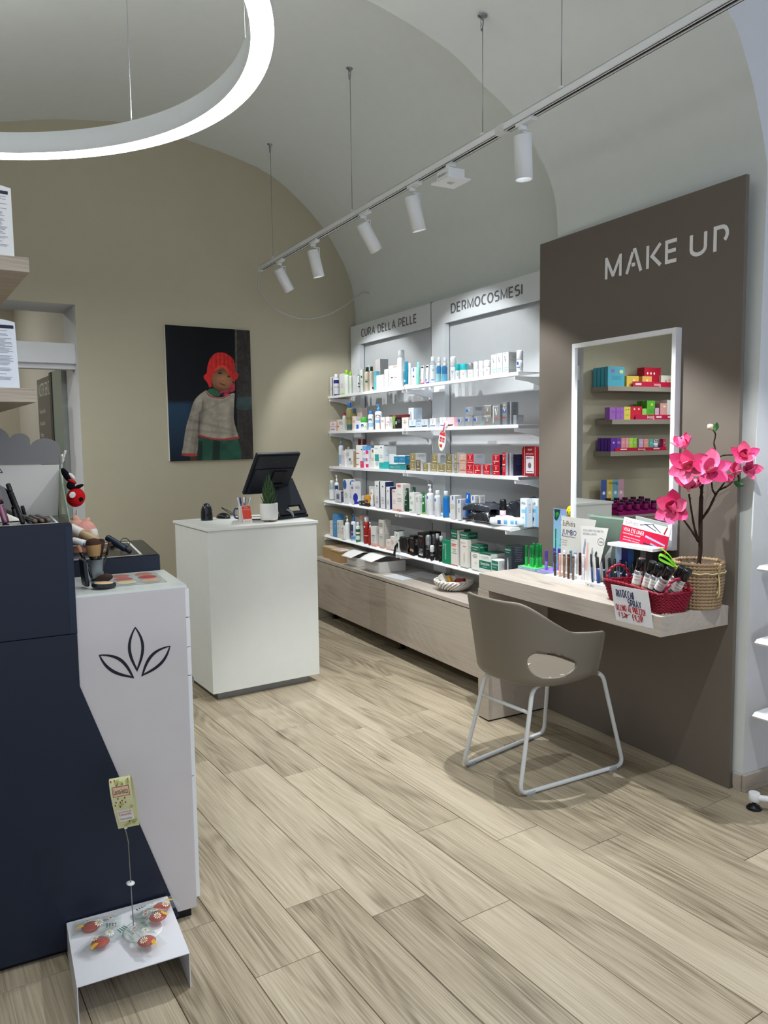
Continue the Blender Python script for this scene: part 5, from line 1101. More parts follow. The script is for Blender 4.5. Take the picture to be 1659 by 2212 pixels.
# jumbo pencil display
jm = thing('pencil_display', WM(2.585, 3.035, DZ), 'white two-step pencil display with tall grey header card', 'display')
b = MB(); dw = mat('#e8e8e6', 0.35); b.prism([(0, 0), (0.215, 0), (0.27, 0.055), (0.27, 0.135), (0, 0.135)], 0, 0.017, dw); b.build('lower_step', jm)
b = MB(); b.box(0.02, 0.215, 0.05, 0.13, 0.0172, 0.033, dw); b.build('upper_step', jm)
M_ = basis((-0.004, 0.088, 0.0332), (1, 0, 0), (0, 0.06, 0.998), (0, -0.998, 0.06))
b = MB(); b.prism([(0.035, 0), (0.20, 0), (0.265, 0.278), (0.02, 0.278)], -0.0015, 0.0015, mat('#c9c8c3', 0.45), M_); hc1 = b.build('header_card', jm, label='grey header card')
b = MB(); fj = lambda x, y: M_ @ Vector((x, y, 0.0024)); put_text(b, EUP, fj, 0.034, 0.232, 0.09, 0.026, mat('#6d635b', 0.5)); put_text(b, 'JUM', fj, 0.031, 0.188, 0.062, 0.026, mat('#3d4a66', 0.5)); put_text(b, 'BO', fj, 0.095, 0.188, 0.040, 0.026, mat('#1e2f6a', 0.5)); put_text(b, 'Ombretto Stylo Waterproof', fj, 0.034, 0.176, 0.096, 0.008, DKTXT)
for i, s in enumerate(('alta tenuta', 'colore intenso', 'no transfer')): put_text(b, s, fj, 0.036, 0.157-i*0.012, 0.036, 0.006, mat('#6d6d6d', 0.5))
b.build('print', hc1, kind='stuff')
M2 = basis((0.190, 0.058, 0.0175), (0.97, 0.24, 0), (0, 0.06, 0.998), (0.24, -0.97, 0.06))
b = MB(); b.prism([(0.025, 0.0), (0.10, 0.0), (0.150, 0.26), (0.0, 0.262), (0.012, 0.11)], -0.0015, 0.0015, mat('#d6d5d0', 0.45), M2); hc2 = b.build('side_card', jm)
b = MB(); fk = lambda x, y: M2 @ Vector((x, y, 0.0024)); put_text(b, 'COLORE E DURATA', fk, 0.014, 0.238, 0.112, 0.010, mat('#7d838d', 0.5)); put_text(b, 'SENZA LIMITI', fk, 0.014, 0.221, 0.075, 0.010, mat('#7d838d', 0.5))
ring = [(0.115+0.018*math.cos(R(k*15)), 0.193+0.018*math.sin(R(k*15)), 0.115+0.0165*math.cos(R(k*15)), 0.193+0.0165*math.sin(R(k*15))) for k in range(25)]
b.add([fk(r_[0], r_[1]) for r_ in ring]+[fk(r_[2], r_[3]) for r_ in ring], [(i, i+1, 26+i, 25+i) for i in range(24)], DKTXT); put_text(b, '10h', fk, 0.105, 0.188, 0.02, 0.009, DKTXT)
for x0, y0, y1, c in ((0.020, 0.125, 0.2, '#8a93ab'), (0.036, 0.05, 0.185, '#d8a9a0'), (0.062, 0.08, 0.16, '#8f9aa6'), (0.085, 0.12, 0.145, '#2d2d2d')):
    P = [(x0+0.012*math.sin(t*1.2)*0+0.006*(t/8)**2, y0+(y1-y0)*t/8) for t in range(9)]; b.add([fk(p[0], p[1]) for p in P]+[fk(p[0]+0.011*(1 if i < 7 else 0.5), p[1]) for i, p in enumerate(P)], [(i, i+1, 10+i, 9+i) for i in range(8)], mat(c, 0.5))
b.build('print', hc2, kind='stuff')
b = MB(); b.grid(lambda u, v: Vector((0.250+0.060*u, 0.075+0.05*u-0.02*math.sin(math.pi*u), 0.0175))+Vector((0.03*v*u, 0.01*v*u, (0.19*u**1.5)*v)), 10, 6, dw); b.build('curved_side', jm)
for i, (x, y, z0, c, tip, L, lb) in enumerate(((0.058, 0.026, 0.0172, '#3b3a34', '#2f2e29', 0.118, 'dark olive'), (0.093, 0.026, 0.0172, '#d39a86', '#e0b0a0', 0.118, 'rosy'), (0.126, 0.024, 0.0172, '#8a6a58', '#6b5648', 0.118, 'bronze'), (0.160, 0.022, 0.0172, '#5b2f27', '#4a2620', 0.122, 'mahogany'), (0.193, 0.022, 0.0172, '#6e6158', '#5d5148', 0.118, 'taupe'),
        (0.070, 0.075, 0.0332, '#cfd6de', '#f2f4f5', 0.11, 'white tipped'), (0.117, 0.075, 0.0332, '#5f7276', '#4b7f86', 0.115, 'teal tipped'), (0.150, 0.075, 0.0332, '#dfe3ea', '#8f9ede', 0.112, 'periwinkle tipped'), (0.183, 0.075, 0.0332, '#3a1d1a', '#4d1f1d', 0.112, 'dark red'), (0.222, 0.06, 0.0172, '#d7d0dc', '#efedf2', 0.125, 'pale lilac'))):
    p = jm.matrix_world @ Vector((x, y, z0))
    stick('jumbo_pencil', p, p+Vector((0, 0, L)), 0.0068, ((0, 0.5, 0.9, c, 'barrel'), (0.5, 0.9, 1, c, 'cap'), (0.9, 1, 1, tip, 'cap_tip')), '%s jumbo pencil on the white pencil display, %s row' % (lb, 'front' if i < 5 else 'rear'), 'jumbo pencils', 'pencil')
# eyeliner display
ey = thing('eyeliner_display', WM(2.600, 2.750, DZ), 'white eyeliner display box with colour panels and red header', 'display')
b = MB(); b.box(0, 0.36, 0.0, 0.06, 0, 0.022, mat('#d8d8d6', 0.4)); b.box(0, 0.36, 0.06, 0.155, 0, 0.006, mat('#46484a', 0.4)); o = b.build('base', ey)
bb = MB(); fb = lambda x, y: Vector((x, -0.0006, y)); bb.lathe([(0, 0), (0.0035, 0)], 10, BLACK, Matrix.Translation((0.018, -0.0006, 0.011)) @ Matrix.Rotation(R(90), 4, 'X'), caps=False); put_text(bb, EUP, fb, 0.03, 0.007, 0.03, 0.007, mat('#8a8a88', 0.5)); bb.build('print', o)
b = MB(); b.box(0.09, 0.36, 0.05, 0.155, 0.205, 0.218, WHITE); b.build('roof', ey)
for k, c in enumerate(('#a9c6ea', '#23206a', '#1f4f8f', '#0d0d10', '#6e6e70', '#6a3a28')):
    b = MB(); b.box(0.092+0.038*k, 0.092+0.038*(k+1)-0.0006, 0.100, 0.103, 0.0225, 0.2048, mat(c, 0.4)); b.lathe([(0.003, 0.08), (0.005, 0.086), (0.006, 0.10), (0.004, 0.118), (0, 0.124)], 10, mat('#5d6470', 0.3), Matrix.Translation((0.092+0.038*(k+0.5), 0.099, 0.0))); b.build('colour_panel', ey)
b = MB(); b.box(0.322, 0.36, 0.05, 0.153, 0.0225, 0.2048, BLACK); b.build('side_wall', ey)
for r in range(3):
    for k in range(6):
        x = 0.06+0.036*k+0.01*r; y = 0.03+0.028*r; z0 = 0.0224 if r < 2 else 0.0065
        if r == 2: z0 = 0.0065
        p = ey.matrix_world @ Vector((x, y, z0)); q = ey.matrix_world @ Vector((x-0.034, y+0.022, z0+0.118)); c = ('#23407a', '#14161c', '#1c2f6a', '#101114', '#17181c', '#2a2c32')[k]
        stick('eyeliner_pen', p, q, 0.0052, ((0, 0.52, 1, c, 'barrel'), (0.52, 0.56, 1.05, '#b9bec4', 'ring'), (0.56, 1, 1, '#101218', 'cap')), 'thin eyeliner pen leaning in the eyeliner display, row %s, %s' % (('front', 'middle', 'back')[r], ('leftmost', 'second', 'third', 'fourth', 'fifth', 'rightmost')[k]), 'eyeliner pens', 'eyeliner')
for k, x in enumerate((-0.005, 0.03)):
    p = ey.matrix_world @ Vector((x+0.03, 0.022, 0.0224)); q = ey.matrix_world @ Vector((x-0.012, 0.05, 0.15))
    stick('eyeliner_pen', p, q, 0.0048, ((0, 0.52, 1, '#2a3f78', 'barrel'), (0.52, 1, 1, '#15171d', 'cap')), 'long dark blue eyeliner at the left end of the display, %s' % ('outer', 'inner')[k], 'eyeliner pens', 'eyeliner')
MV = Matrix.Translation((0.095, 0.122, 0.219)) @ Matrix.Rotation(R(6), 4, 'Y') @ Matrix.Rotation(R(-8), 4, 'X')
b = MB(); b.box(0, 0.275, 0, 0.002, 0, 0.118, mat('#e9e9ea', 0.35), MV); hd = b.build('header_card', ey)
b = MB(); fv = lambda x, y: MV @ Vector((x, -0.0007, y)); fv2 = lambda x, y: MV @ Vector((x, -0.0012, y)); redp = mat('#c81f45', 0.35)
b.quad(fv(0, 0.0), fv(0.275, 0.0), fv(0.275, 0.078), fv(0, 0.080), redp); put_text(b, EUP, fv, 0.016, 0.089, 0.075, 0.020, mat('#a9a49f', 0.5)); put_text(b, 'VIVA', fv2, 0.010, 0.054, 0.043, 0.018, WHITE); put_text(b, 'EYE LINER', fv2, 0.058, 0.054, 0.078, 0.018, WHITE)
put_text(b, 'il pennarello facile e resistente!', fv2, 0.012, 0.042, 0.105, 0.008, WHITE); put_text(b, 'waterproof, 10 ore di tenuta', fv2, 0.02, 0.026, 0.10, 0.006, WHITE); put_text(b, 'punta morbida, colore intenso', fv2, 0.02, 0.014, 0.10, 0.006, WHITE)
for (x0, y0, x1, y1, w_, c, ff) in ((0.145, 0.055, 0.262, 0.035, 0.010, '#a9b3d4', fv2), (0.14, 0.022, 0.21, 0.018, 0.006, '#24272f', fv2), (0.18, 0.028, 0.262, 0.012, 0.008, '#8fa0c4', fv2), (0.13, 0.108, 0.20, 0.088, 0.004, '#2b3350', fv), (0.175, 0.112, 0.225, 0.086, 0.004, '#2b3350', fv), (0.1, 0.098, 0.18, 0.116, 0.003, '#2b3350', fv), (0.245, 0.083, 0.256, 0.117, 0.008, '#a3273b', fv)):
    d_ = Vector((x1-x0, y1-y0)).normalized(); n_ = Vector((-d_.y, d_.x))*w_/2; b.add([ff(x0+n_.x, y0+n_.y), ff(x0-n_.x, y0-n_.y), ff(x1-n_.x*0.7, y1-n_.y*0.7), ff(x1+n_.x*0.7, y1+n_.y*0.7)], [(0, 1, 2, 3)], mat(c, 0.4))
b.build('print', hd, kind='stuff')
ac = thing('acrylic_sheet', WM(2.759, 2.895, DZ), 'clear greenish acrylic sheet standing before the mirror', 'sheet')
b = MB(); b.box(0, 0.262, 0, 0.003, 0.0, 0.322, glass('#cfe0d6', 0.03, 0.08)); b.build('sheet', ac); b = MB(); b.box(0.02, 0.24, 0.003, 0.035, 0, 0.003, glass('#cfe0d6', 0.03, 0.25)); b.build('foot', ac)

# red wicker basket with spray cans and a hand-written sign
wk = mat('#8c142e', 0.4, 0.4, var=0.25); BR = math.radians(8.8)
bk_ = thing('wicker_basket', TR(W(2.428, 2.150, DZ), WROT-BR), 'dark red wicker basket of spray cans at the desk corner', 'basket')
bL, bW, bH = 0.335, 0.138, 0.088
def brect(t, z):                                       # rounded rectangle, flaring upwards; t 0..1
    fl_ = 0.020*z/bH; hx, hy, r = bL/2+fl_, bW/2+fl_, 0.03
    P = []; per = 2*(2*(hx-r)+2*(hy-r))+2*math.pi*r; s = (t % 1)*per
    seg = [(2*(hx-r), 'b'), (math.pi*r/2, 'c1'), (2*(hy-r), 'r'), (math.pi*r/2, 'c2'), (2*(hx-r), 't'), (math.pi*r/2, 'c3'), (2*(hy-r), 'l'), (math.pi*r/2, 'c4')]
    for L, k in seg:
        if s <= L:
            a = s/r
            return {'b': (-hx+r+s, -hy), 'c1': (hx-r+r*math.sin(a), -hy+r-r*math.cos(a)), 'r': (hx, -hy+r+s), 'c2': (hx-r+r*math.cos(a), hy-r+r*math.sin(a)), 't': (hx-r-s, hy), 'c3': (-hx+r-r*math.sin(a), hy-r+r*math.cos(a)), 'l': (-hx, hy-r-s), 'c4': (-hx+r-r*math.cos(a), -hy+r-r*math.sin(a))}[k]
        s -= L
    return (-hx+r, -hy)
def bp(t, z, off=0.0):
    x, y = brect(t, z); x1, y1 = brect(t+0.002, z); d_ = Vector((x1-x, y1-y)).normalized(); return Vector((x-bL/2+d_.y*off, y+bW/2-d_.x*off, z))
NST = 56
for i in range(12):
    z = 0.006+i*0.0072; n = NST*4; dz_ = 0.018*0
    b = MB(); b.tube([bp(k/n, z+0.010*math.sin(k/n*2*math.pi*2)*(i/12)*0.5, 0.0035*math.sin(math.pi*k/2+(i % 2)*math.pi)) for k in range(n)], 0.0036, 5, wk, closed=True); b.build('weaver', bk_)
b = MB()
for k in range(NST): b.tube([bp(k/NST, 0.0), bp(k/NST, bH*0.5), bp(k/NST, bH)], 0.0022, 5, wk)
b.build('stakes', bk_, kind='stuff')
b = MB(); b.tube([bp(k/120, bH+0.010*math.sin(k/120*4*math.pi)*0.5+0.002*math.sin(k*2.1), 0.003*math.cos(k*2.1)) for k in range(120)], 0.0055, 6, wk, closed=True); b.build('rim', bk_)
b = MB(); hx = bL/2-0.01; b.prism([(-hx-bL/2, 0.008), (hx-bL/2, 0.008), (hx-bL/2, bW-0.008), (-hx-bL/2, bW-0.008)], 0.001, 0.006, wk); b.build('bottom', bk_)
for xs_ in (-bL-0.024, 0.024):
    b = MB(); P = [(xs_+0.004*math.sin(k*1.7), bW/2+0.058*math.cos(math.pi*k/24)+0.003*math.cos(k*1.7), bH+0.055*math.sin(math.pi*k/24)) for k in range(25)]; b.tube(P, 0.0062, 7, wk); b.tube([(p[0]+0.006*math.cos(k*1.3), p[1], p[2]+0.005*math.sin(k*1.3)) for k, p in enumerate(P)], 0.0026, 5, wk); b.build('handle', bk_)
BM = bk_.matrix_world.copy(); capm = mat('#131417', 0.15, 0.6)
for i, (x, y, dx, dy, band, lb) in enumerate(((-0.222, 0.050, 0.028, 0.015, '#b49a78', 'spray can with beige band leaning at the basket left'), (-0.165, 0.055, 0.042, 0.012, '#a98e68', 'spray can with tan band, second from the left in the basket'), (-0.116, 0.045, 0.050, 0.01, '#2e2729', 'spray can with black band in the basket middle'), (-0.075, 0.036, 0.075, 0.012, '#1b1a1c', 'strongly leaning spray can with black band, right half of the basket'), (-0.062, 0.080, 0.070, 0.02, '#8d8f92', 'spray can behind the right basket handle'), (-0.032, 0.085, 0.082, 0.01, '#5d6064', 'rightmost spray can leaning out of the basket'))):
    A_ = BM @ Vector((x, y, 0.052 if i < 3 else 0.062)); B_ = BM @ Vector((x+dx, y+dy, 0.052+0.142 if i < 3 else 0.062+0.118)); d = (B_-A_).normalized(); L = 0.148
    t = thing('spray_can', Matrix.Translation(A_) @ d.to_track_quat('Z', 'Y').to_matrix().to_4x4(), lb, 'spray can', 'spray cans in the red basket')
    w1 = mat('#e6e4e0', 0.25); w2 = mat(band, 0.3); sv_ = mat('#b9bcc0', 0.2, 0.5, 0.8); r = 0.0185
    b = MB(); b.lathe([(r-0.002, 0), (r, 0.003, w2), (r, 0.036, w1), (r, 0.078, sv_), (r, 0.088, sv_), (r-0.003, 0.096)], 22, sv_); o = b.build('body', t)
    b = MB(); b.lathe([(r-0.0025, 0.0965), (r-0.0005, 0.098), (r-0.0015, 0.143), (r-0.005, 0.148)], 22, capm); b.build('cap', t)
    b = MB(); up_ = t.matrix_world.to_3x3().inverted() @ (CAM-A_); a0 = math.atan2(up_.y, up_.x); ft_ = lambda x, y, a0=a0: Vector(((r+0.0004)*math.cos(a0+x/r), (r+0.0004)*math.sin(a0+x/r), y))
    put_text(b, EUP, ft_, -0.012, 0.066, 0.024, 0.007, mat('#8a8480', 0.5)); put_text(b, 'RITOCCO', ft_, -0.013, 0.024, 0.026, 0.006, WHITE); put_text(b, 'SPRAY', ft_, -0.011, 0.014, 0.022, 0.006, WHITE); put_text(b, 'capelli', ft_, -0.011, 0.054, 0.022, 0.005, DKTXT); b.build('print', o)
hs = thing('handwritten_sign', WM(2.385, 2.374, 0.880), 'white card with blue and red handwriting hung on the basket front', 'sign')
hs.matrix_world = basis(W(2.388, 2.374, 0.880), -AV, (NV*0.995+Vector((0, 0, 0.1))), (-NV*0.06+Vector((0, 0, 0.998))))
b = MB(); b.box(0, 0.2, 0, 0.0015, -0.152, 0, mat('#e6e8ec', 0.4), basis((0, 0, 0), (1, 0, 0), (0, 1, 0), (-0.12, 0, 1))); b.build('card', hs)
b = MB(); fh = lambda x, y: Vector((x-y*0.12*-1*-1, -0.0012, y)); rn = random.Random(4); blu = mat('#1b2257', 0.5); rdk = mat('#b8162c', 0.5)
b2 = MB(); strokes(b2, 'RITOCCHI', fh, 0.026, -0.046, 0.029, 0.42, 0.0046, blu, 0.19, 0.05, rn); strokes(b2, 'SPRAY', fh, 0.085, -0.078, 0.026, 0.50, 0.0042, blu, 0.2, 0.05, rn); b2.build('writing', hs, kind='stuff', label='dark blue handwriting')
b2 = MB(); strokes(b2, 'OCCHIO AL PREZZO!', fh, 0.012, -0.104, 0.023, 0.42, 0.0037, rdk, 0.17, 0.06, rn); strokes(b2, '€ 11,20', fh, 0.022, -0.130, 0.017, 0.5, 0.0034, rdk, 0.2, 0.05, rn); strokes(b2, '€9,20!', fh, 0.097, -0.134, 0.023, 0.5, 0.0038, rdk, 0.2, 0.05, rn)
b2.add([fh(0.037, -0.1345)+Vector((0, -0.0006, 0)), fh(0.0395, -0.1355)+Vector((0, -0.0006, 0)), fh(0.086, -0.113)+Vector((0, -0.0006, 0)), fh(0.085, -0.111)+Vector((0, -0.0006, 0))], [(0, 1, 2, 3)], mat('#16161c', 0.5)); b2.build('writing', hs, kind='stuff', label='red handwriting')
# rope pot with magnolia
rope = mat('#9c8467', 0.8, 0.15, bump=0.6, bscale=250, var=0.15)
PC = (2.688, 2.182); po = thing('rope_pot', WM(*PC, DZ), 'woven rope pot cover tied with a raffia bow', 'pot')
def prad(z): return 0.084+0.012*min(1, z/0.12)
NC = 14
for i in range(NC):
    z = 0.008+i*0.0137; rr = prad(z); n = 80; b = MB()
    b.tube([((rr+0.0015*math.sin(k*2*math.pi/n*36))*math.cos(2*math.pi*k/n), (rr+0.0015*math.sin(k*2*math.pi/n*36))*math.sin(2*math.pi*k/n), z+0.0022*math.sin(k*2*math.pi/n*36+1.2)) for k in range(n)], [0.0078+0.0014*math.sin(k*2*math.pi/n*36+0.5) for k in range(n)], 7, rope, closed=True); b.build('rope_coil', po)
b = MB(); b.lathe([(0, 0.002), (0.084, 0.003), (0.094, 0.19), (0.089, 0.185), (0.088, 0.165), (0, 0.165)], 36, mat('#5a4a3c', 0.9, bump=0.8, bscale=80), caps=False); b.build('liner', po)
raf = mat('#cbb98d', 0.7, bump=0.3)
b = MB(); b.tube([((prad(0.15)+0.0105)*math.cos(2*math.pi*k/60), (prad(0.15)+0.0105)*math.sin(2*math.pi*k/60), 0.152+0.002*math.sin(k*1.3)) for k in range(60)], 0.0035, 5, raf, closed=True)
ab = R(5); c_ = Vector((0.108*math.cos(ab), 0.108*math.sin(ab)-0.02, 0.155))
for s_, h_ in ((1, 0.04), (-1, -0.05), (0.4, -0.085), (-0.6, -0.07), (0.2, 0.03)): b.tube(smooth([c_, c_+Vector((0.012*s_+0.006, -0.012*s_, h_*0.6)), c_+Vector((0.02*s_+0.004, -0.018*s_, h_)), c_+Vector((0.003*s_, -0.004, h_*0.5 if abs(h_) < 0.06 else h_*1.2))]), 0.0032, 5, raf)
b.build('raffia_bow', po)
b = MB(); rg = random.Random(8)
for k in range(26): a, q = rg.uniform(0, 6.28), rg.uniform(0.01, 0.078); b.lathe([(0, -0.006), (0.009, 0), (0, 0.006)], 6, mat('#b8b2aa', 0.1, 0.6), TR((q*math.cos(a), q*math.sin(a), 0.168), a, rg.uniform(0, 1.5)), smooth=False, caps=False)
b.build('glass_pebbles', po, kind='stuff')
PP = W(PC[0], PC[1], DZ)
def fp5(x, y, dd=0.0):                                    # a point of the tree at the pot's distance (dd nearer the viewer)
    p = face(*F5(x, y), PP); return p+(CAM-p).normalized()*dd
mg_ = thing('magnolia_tree', Matrix.Translation(PP+Vector((0, 0, 0.166))), 'artificial pink magnolia branch standing in the rope pot', 'plant')
INV = mg_.matrix_world.inverted(); bark = mat('#33271f', 0.8, 0.2, bump=0.8, bscale=120, var=0.2)
def branch(P, r0, r1):
    Q = smooth([INV @ fp5(*p) for p in P], 5); n = len(Q); rg_ = random.Random(int(P[0][0])); bb = MB()
    bb.tube(Q, [(r0+(r1-r0)*i/(n-1))*(1+0.12*math.sin(i*1.9)) for i in range(n)], 8, bark)
    for i in range(3, n-2, 5):
        d_ = Vector((rg_.uniform(-1, 1), rg_.uniform(-1, 1), rg_.uniform(0, 1))).normalized(); bb.tube([Q[i], Q[i]+d_*(r0+0.006)], [0.0022, 0.0008], 5, bark)
    bb.build('branch', mg_)
P0_ = INV @ fp5(670, 1800)
bb = MB(); Q = [Vector((0, 0, -0.01))]+[INV @ fp5(*p) for p in ((668, 1960), (670, 1800), (672, 1500), (678, 1300), (682, 1190))]; bb.tube(smooth(Q), 0.0088, 10, bark); bb.build('trunk', mg_)
branch([(682, 1200), (690, 1080), (715, 950), (745, 860, 0.02)], 0.0065, 0.004); branch([(690, 1100), (660, 1040), (640, 960)], 0.004, 0.003); branch([(705, 960), (610, 820), (520, 680), (490, 560)], 0.004, 0.003)
branch([(690, 1500), (790, 1360, 0.01), (880, 1170, 0.015), (940, 1085, 0.02), (1010, 990, 0.03)], 0.006, 0.003); branch([(940, 1090, 0.02), (1040, 1045, 0.02), (1110, 985, 0.02), (1140, 930, 0.02), (1170, 870, 0.02)], 0.004, 0.003); branch([(880, 1160, 0.012), (840, 1090, 0.02), (828, 980, 0.03)], 0.004, 0.003)
branch([(645, 1800), (590, 1640, 0.015), (545, 1400, 0.02), (510, 1150, 0.02)], 0.005, 0.0035); branch([(640, 1820), (560, 1690, 0.03), (430, 1510, 0.05), (340, 1400, 0.06)], 0.005, 0.003)
branch([(840, 800, 0.0), (868, 670, 0), (885, 560, 0), (860, 440, 0), (882, 330, 0), (868, 280, 0), (848, 258, 0)], 0.0035, 0.0025); branch([(870, 690, 0), (960, 620, 0), (1060, 603, 0), (1160, 605, 0), (1250, 610, 0)], 0.003, 0.0025); branch([(960, 730, 0.01), (1080, 775, 0.01), (1130, 800, 0.01)], 0.003, 0.002); branch([(1190, 890, 0.02), (1212, 930, 0.02), (1205, 985, 0.02)], 0.0028, 0.002)
VIEW = (CAM-PP).normalized(); RGT = RT; UPV = Vector((0, 0, 1))
pinks = [mat('#e65c8c', 0.55, 0.25, bump=0.1, bscale=90, var=0.15), mat('#f07fa6', 0.55, 0.25, bump=0.1, bscale=90, var=0.15), mat('#d8437a', 0.55, 0.25, bump=0.1, bscale=90, var=0.15)]
def petal_mesh(L, wd, cup, mt):
    mb = MB()
    def f(u, v):
        s = (u-0.5)*2; w_ = wd*math.sin(math.pi*min(0.999, 0.08+0.92*v)**0.85)**0.8*(0.9+0.25*v); x = s*w_
        return Vector((x, L*v*(1-0.12*v*cup), cup*L*0.42*v*v+0.30*wd*s*s*(1-0.4*v)+0.0015*math.sin(9*v+3*s)))
    mb.grid(f, 8, 10, mt); return mb.mesh('petal')
PMESH = [petal_mesh(0.079, 0.027, 0.5, m_) for m_ in pinks]+[petal_mesh(0.064, 0.024, 1.0, m_) for m_ in pinks]
cen = mat('#d88a7d', 0.7, bump=0.4)
def flower(x, y, dd, vr, vu, vt, scale, nout=6, nin=3, open_=70, seed=0):
    # normal = right*vr + up*vu + towards viewer*vt
    c = fp5(x, y, dd); nrm = (RGT*vr+UPV*vu+VIEW*vt).normalized(); q = nrm.to_track_quat('Z', 'Y').to_matrix().to_4x4(); rg_ = random.Random(seed)
    M0 = INV @ (Matrix.Translation(c) @ q @ Matrix.Scale(scale, 4))
    o = MB(); o.lathe([(0.0, -0.012), (0.006, -0.008), (0.008, 0.0), (0.007, 0.010), (0.004, 0.018), (0, 0.021)], 10, cen, caps=False)
    for k in range(10): a = k*0.63; o.tube([(0.005*math.cos(a), 0.005*math.sin(a), 0.004), (0.010*math.cos(a), 0.010*math.sin(a), 0.014)], 0.0014, 5, mat('#e7b3a0', 0.7))
    fo = o.build('flower_centre', mg_, M0)
    for k in range(nout+nin):
        inner = k >= nout; a = (2*math.pi*k/nout if not inner else 2*math.pi*(k-nout)/max(1, nin)+0.5)+rg_.uniform(-0.15, 0.15)
        tl_ = R(90-open_+(38 if inner else 0)+rg_.uniform(-12, 12))
        p = bpy.data.objects.new('petal', PMESH[(3 if inner else 0)+rg_.randrange(3)]); COL.objects.link(p); p.parent = mg_
        p.matrix_local = M0 @ Matrix.Rotation(a, 4, 'Z') @ Matrix.Translation((0, 0.004, 0)) @ Matrix.Rotation(tl_, 4, 'X') @ Matrix.Scale(rg_.uniform(0.9, 1.08), 4)
flower(450, 500, 0.02, -0.35, 0.8, 0.35, 0.85, 5, 3, 55, 1); flower(500, 770, 0.06, -0.1, 0.05, 1.0, 1.06, 6, 3, 78, 2); flower(815, 830, 0.07, 0.15, 0.35, 1.0, 1.12, 5, 2, 82, 3)
flower(505, 1085, 0.02, 0.05, 1.0, 0.25, 0.95, 6, 2, 58, 4); flower(305, 1365, 0.07, -0.2, 0.1, 1.0, 1.06, 6, 3, 74, 5); flower(1290, 630, 0.02, -0.1, 0.35, 1.0, 0.82, 5, 3, 66, 6)
flower(1330, 815, 0.0, 0.5, 0.05, 0.85, 0.72, 4, 2, 60, 7); flower(1165, 880, 0.03, 0.0, 0.9, 0.3, 0.8, 3, 3, 22, 8); flower(1010, 950, 0.05, 0.5, 0.1, 0.8, 0.6, 3, 3, 25, 9)
b = MB(); P_ = [INV @ fp5(*p) for p in ((850, 258), (830, 225), (800, 200), (775, 175))]; b.tube(smooth(P_, 4), [0.004, 0.006, 0.0085, 0.010, 0.0115, 0.0125, 0.013, 0.013, 0.012, 0.010, 0.008, 0.005, 0.002][:len(smooth(P_, 4))], 10, mat('#c9c2a8', 0.7, bump=0.2)); b.build('bud', mg_, label='cream closed bud')
lfm = mat('#2f5a2c', 0.4, 0.4, var=0.2)
for A_, B_, w_ in (((872, 275), (905, 140), 0.011), ((1140, 975), (1290, 1040), 0.014)):
    a = INV @ fp5(*A_, 0.02); c = INV @ fp5(*B_, 0.02); d = c-a; s_ = d.cross(INV.to_3x3() @ VIEW).normalized(); nn = d.cross(s_).normalized()
    b = MB(); b.grid(lambda u, v: a+d*v+s_*((u-0.5)*2*w_*math.sin(math.pi*min(0.999, 0.05+0.95*v)))+nn*(0.006*math.sin(math.pi*v)+0.004*abs(u-0.5)*2), 6, 10, lfm); b.build('leaf', mg_)
# wheat sprig with green ribbon tied on the basket handle
wh_ = thing('wheat_sprig', Matrix.Translation(W(2.47, 2.26, 0.905)), 'dried wheat sprig with bright green ribbon and kraft tag on the basket', 'decoration')
IW = wh_.matrix_world.inverted(); F3 = lambda x, y: (1290+x/5.3516, 1150+y/5.3516); PW_ = W(2.50, 2.26, 0.9)
def fw_(x, y, dd=0.0): p = face(*F3(x, y), PW_); return IW @ (p+(CAM-p).normalized()*dd)
wc = mat('#cdb987', 0.8, bump=0.4); b = MB()
for off in (0, 40):
    P = smooth([fw_(900, 385+off*0.6), fw_(1050, 440+off), fw_(1170, 490+off), fw_(1290, 565+off*0.4)], 8); b.tube(P, 0.0012, 5, wc)
    for i in range(4, len(P)-1):
        d = (P[i+1]-P[i]).normalized()
        for s_ in (-1, 1): b.lathe([(0, 0), (0.0036, 0.004), (0.003, 0.009), (0, 0.016)], 6, wc, Matrix.Translation(P[i]) @ (d+Vector((0, 0, 0.6*s_))).normalized().to_track_quat('Z', 'Y').to_matrix().to_4x4(), caps=False)
b.build('wheat_ears', wh_)
grn = mat('#7bd01e', 0.35, 0.4); b = MB()
for P, w_ in (([(905, 375), (800, 290), (730, 260), (715, 300), (790, 345), (895, 385)], 0.012), ([(900, 360), (840, 270), (760, 200), (725, 175)], 0.006), ([(905, 385), (960, 430), (1010, 470)], 0.006)):
    Q = smooth([fw_(*p, 0.01) for p in P], 6); n = len(Q); vv = (IW.to_3x3() @ UPV)
    b.add([q+vv*w_/2+Vector((0, 0.0, 0)) for q in Q]+[q-vv*w_/2+(IW.to_3x3() @ VIEW)*0.006 for q in Q], [(i, i+1, n+i+1, n+i) for i in range(n-1)], grn, True)
b.build('ribbon', wh_, label='bright green ribbon')
b = MB(); b.add([fw_(795, 490), fw_(850, 555), fw_(915, 470), fw_(905, 400), fw_(860, 400)], [(0, 1, 2, 3, 4)], mat('#8a6848', 0.8)); o = b.build('kraft_tag', wh_); o.modifiers.new('thickness', 'SOLIDIFY').thickness = 0.001

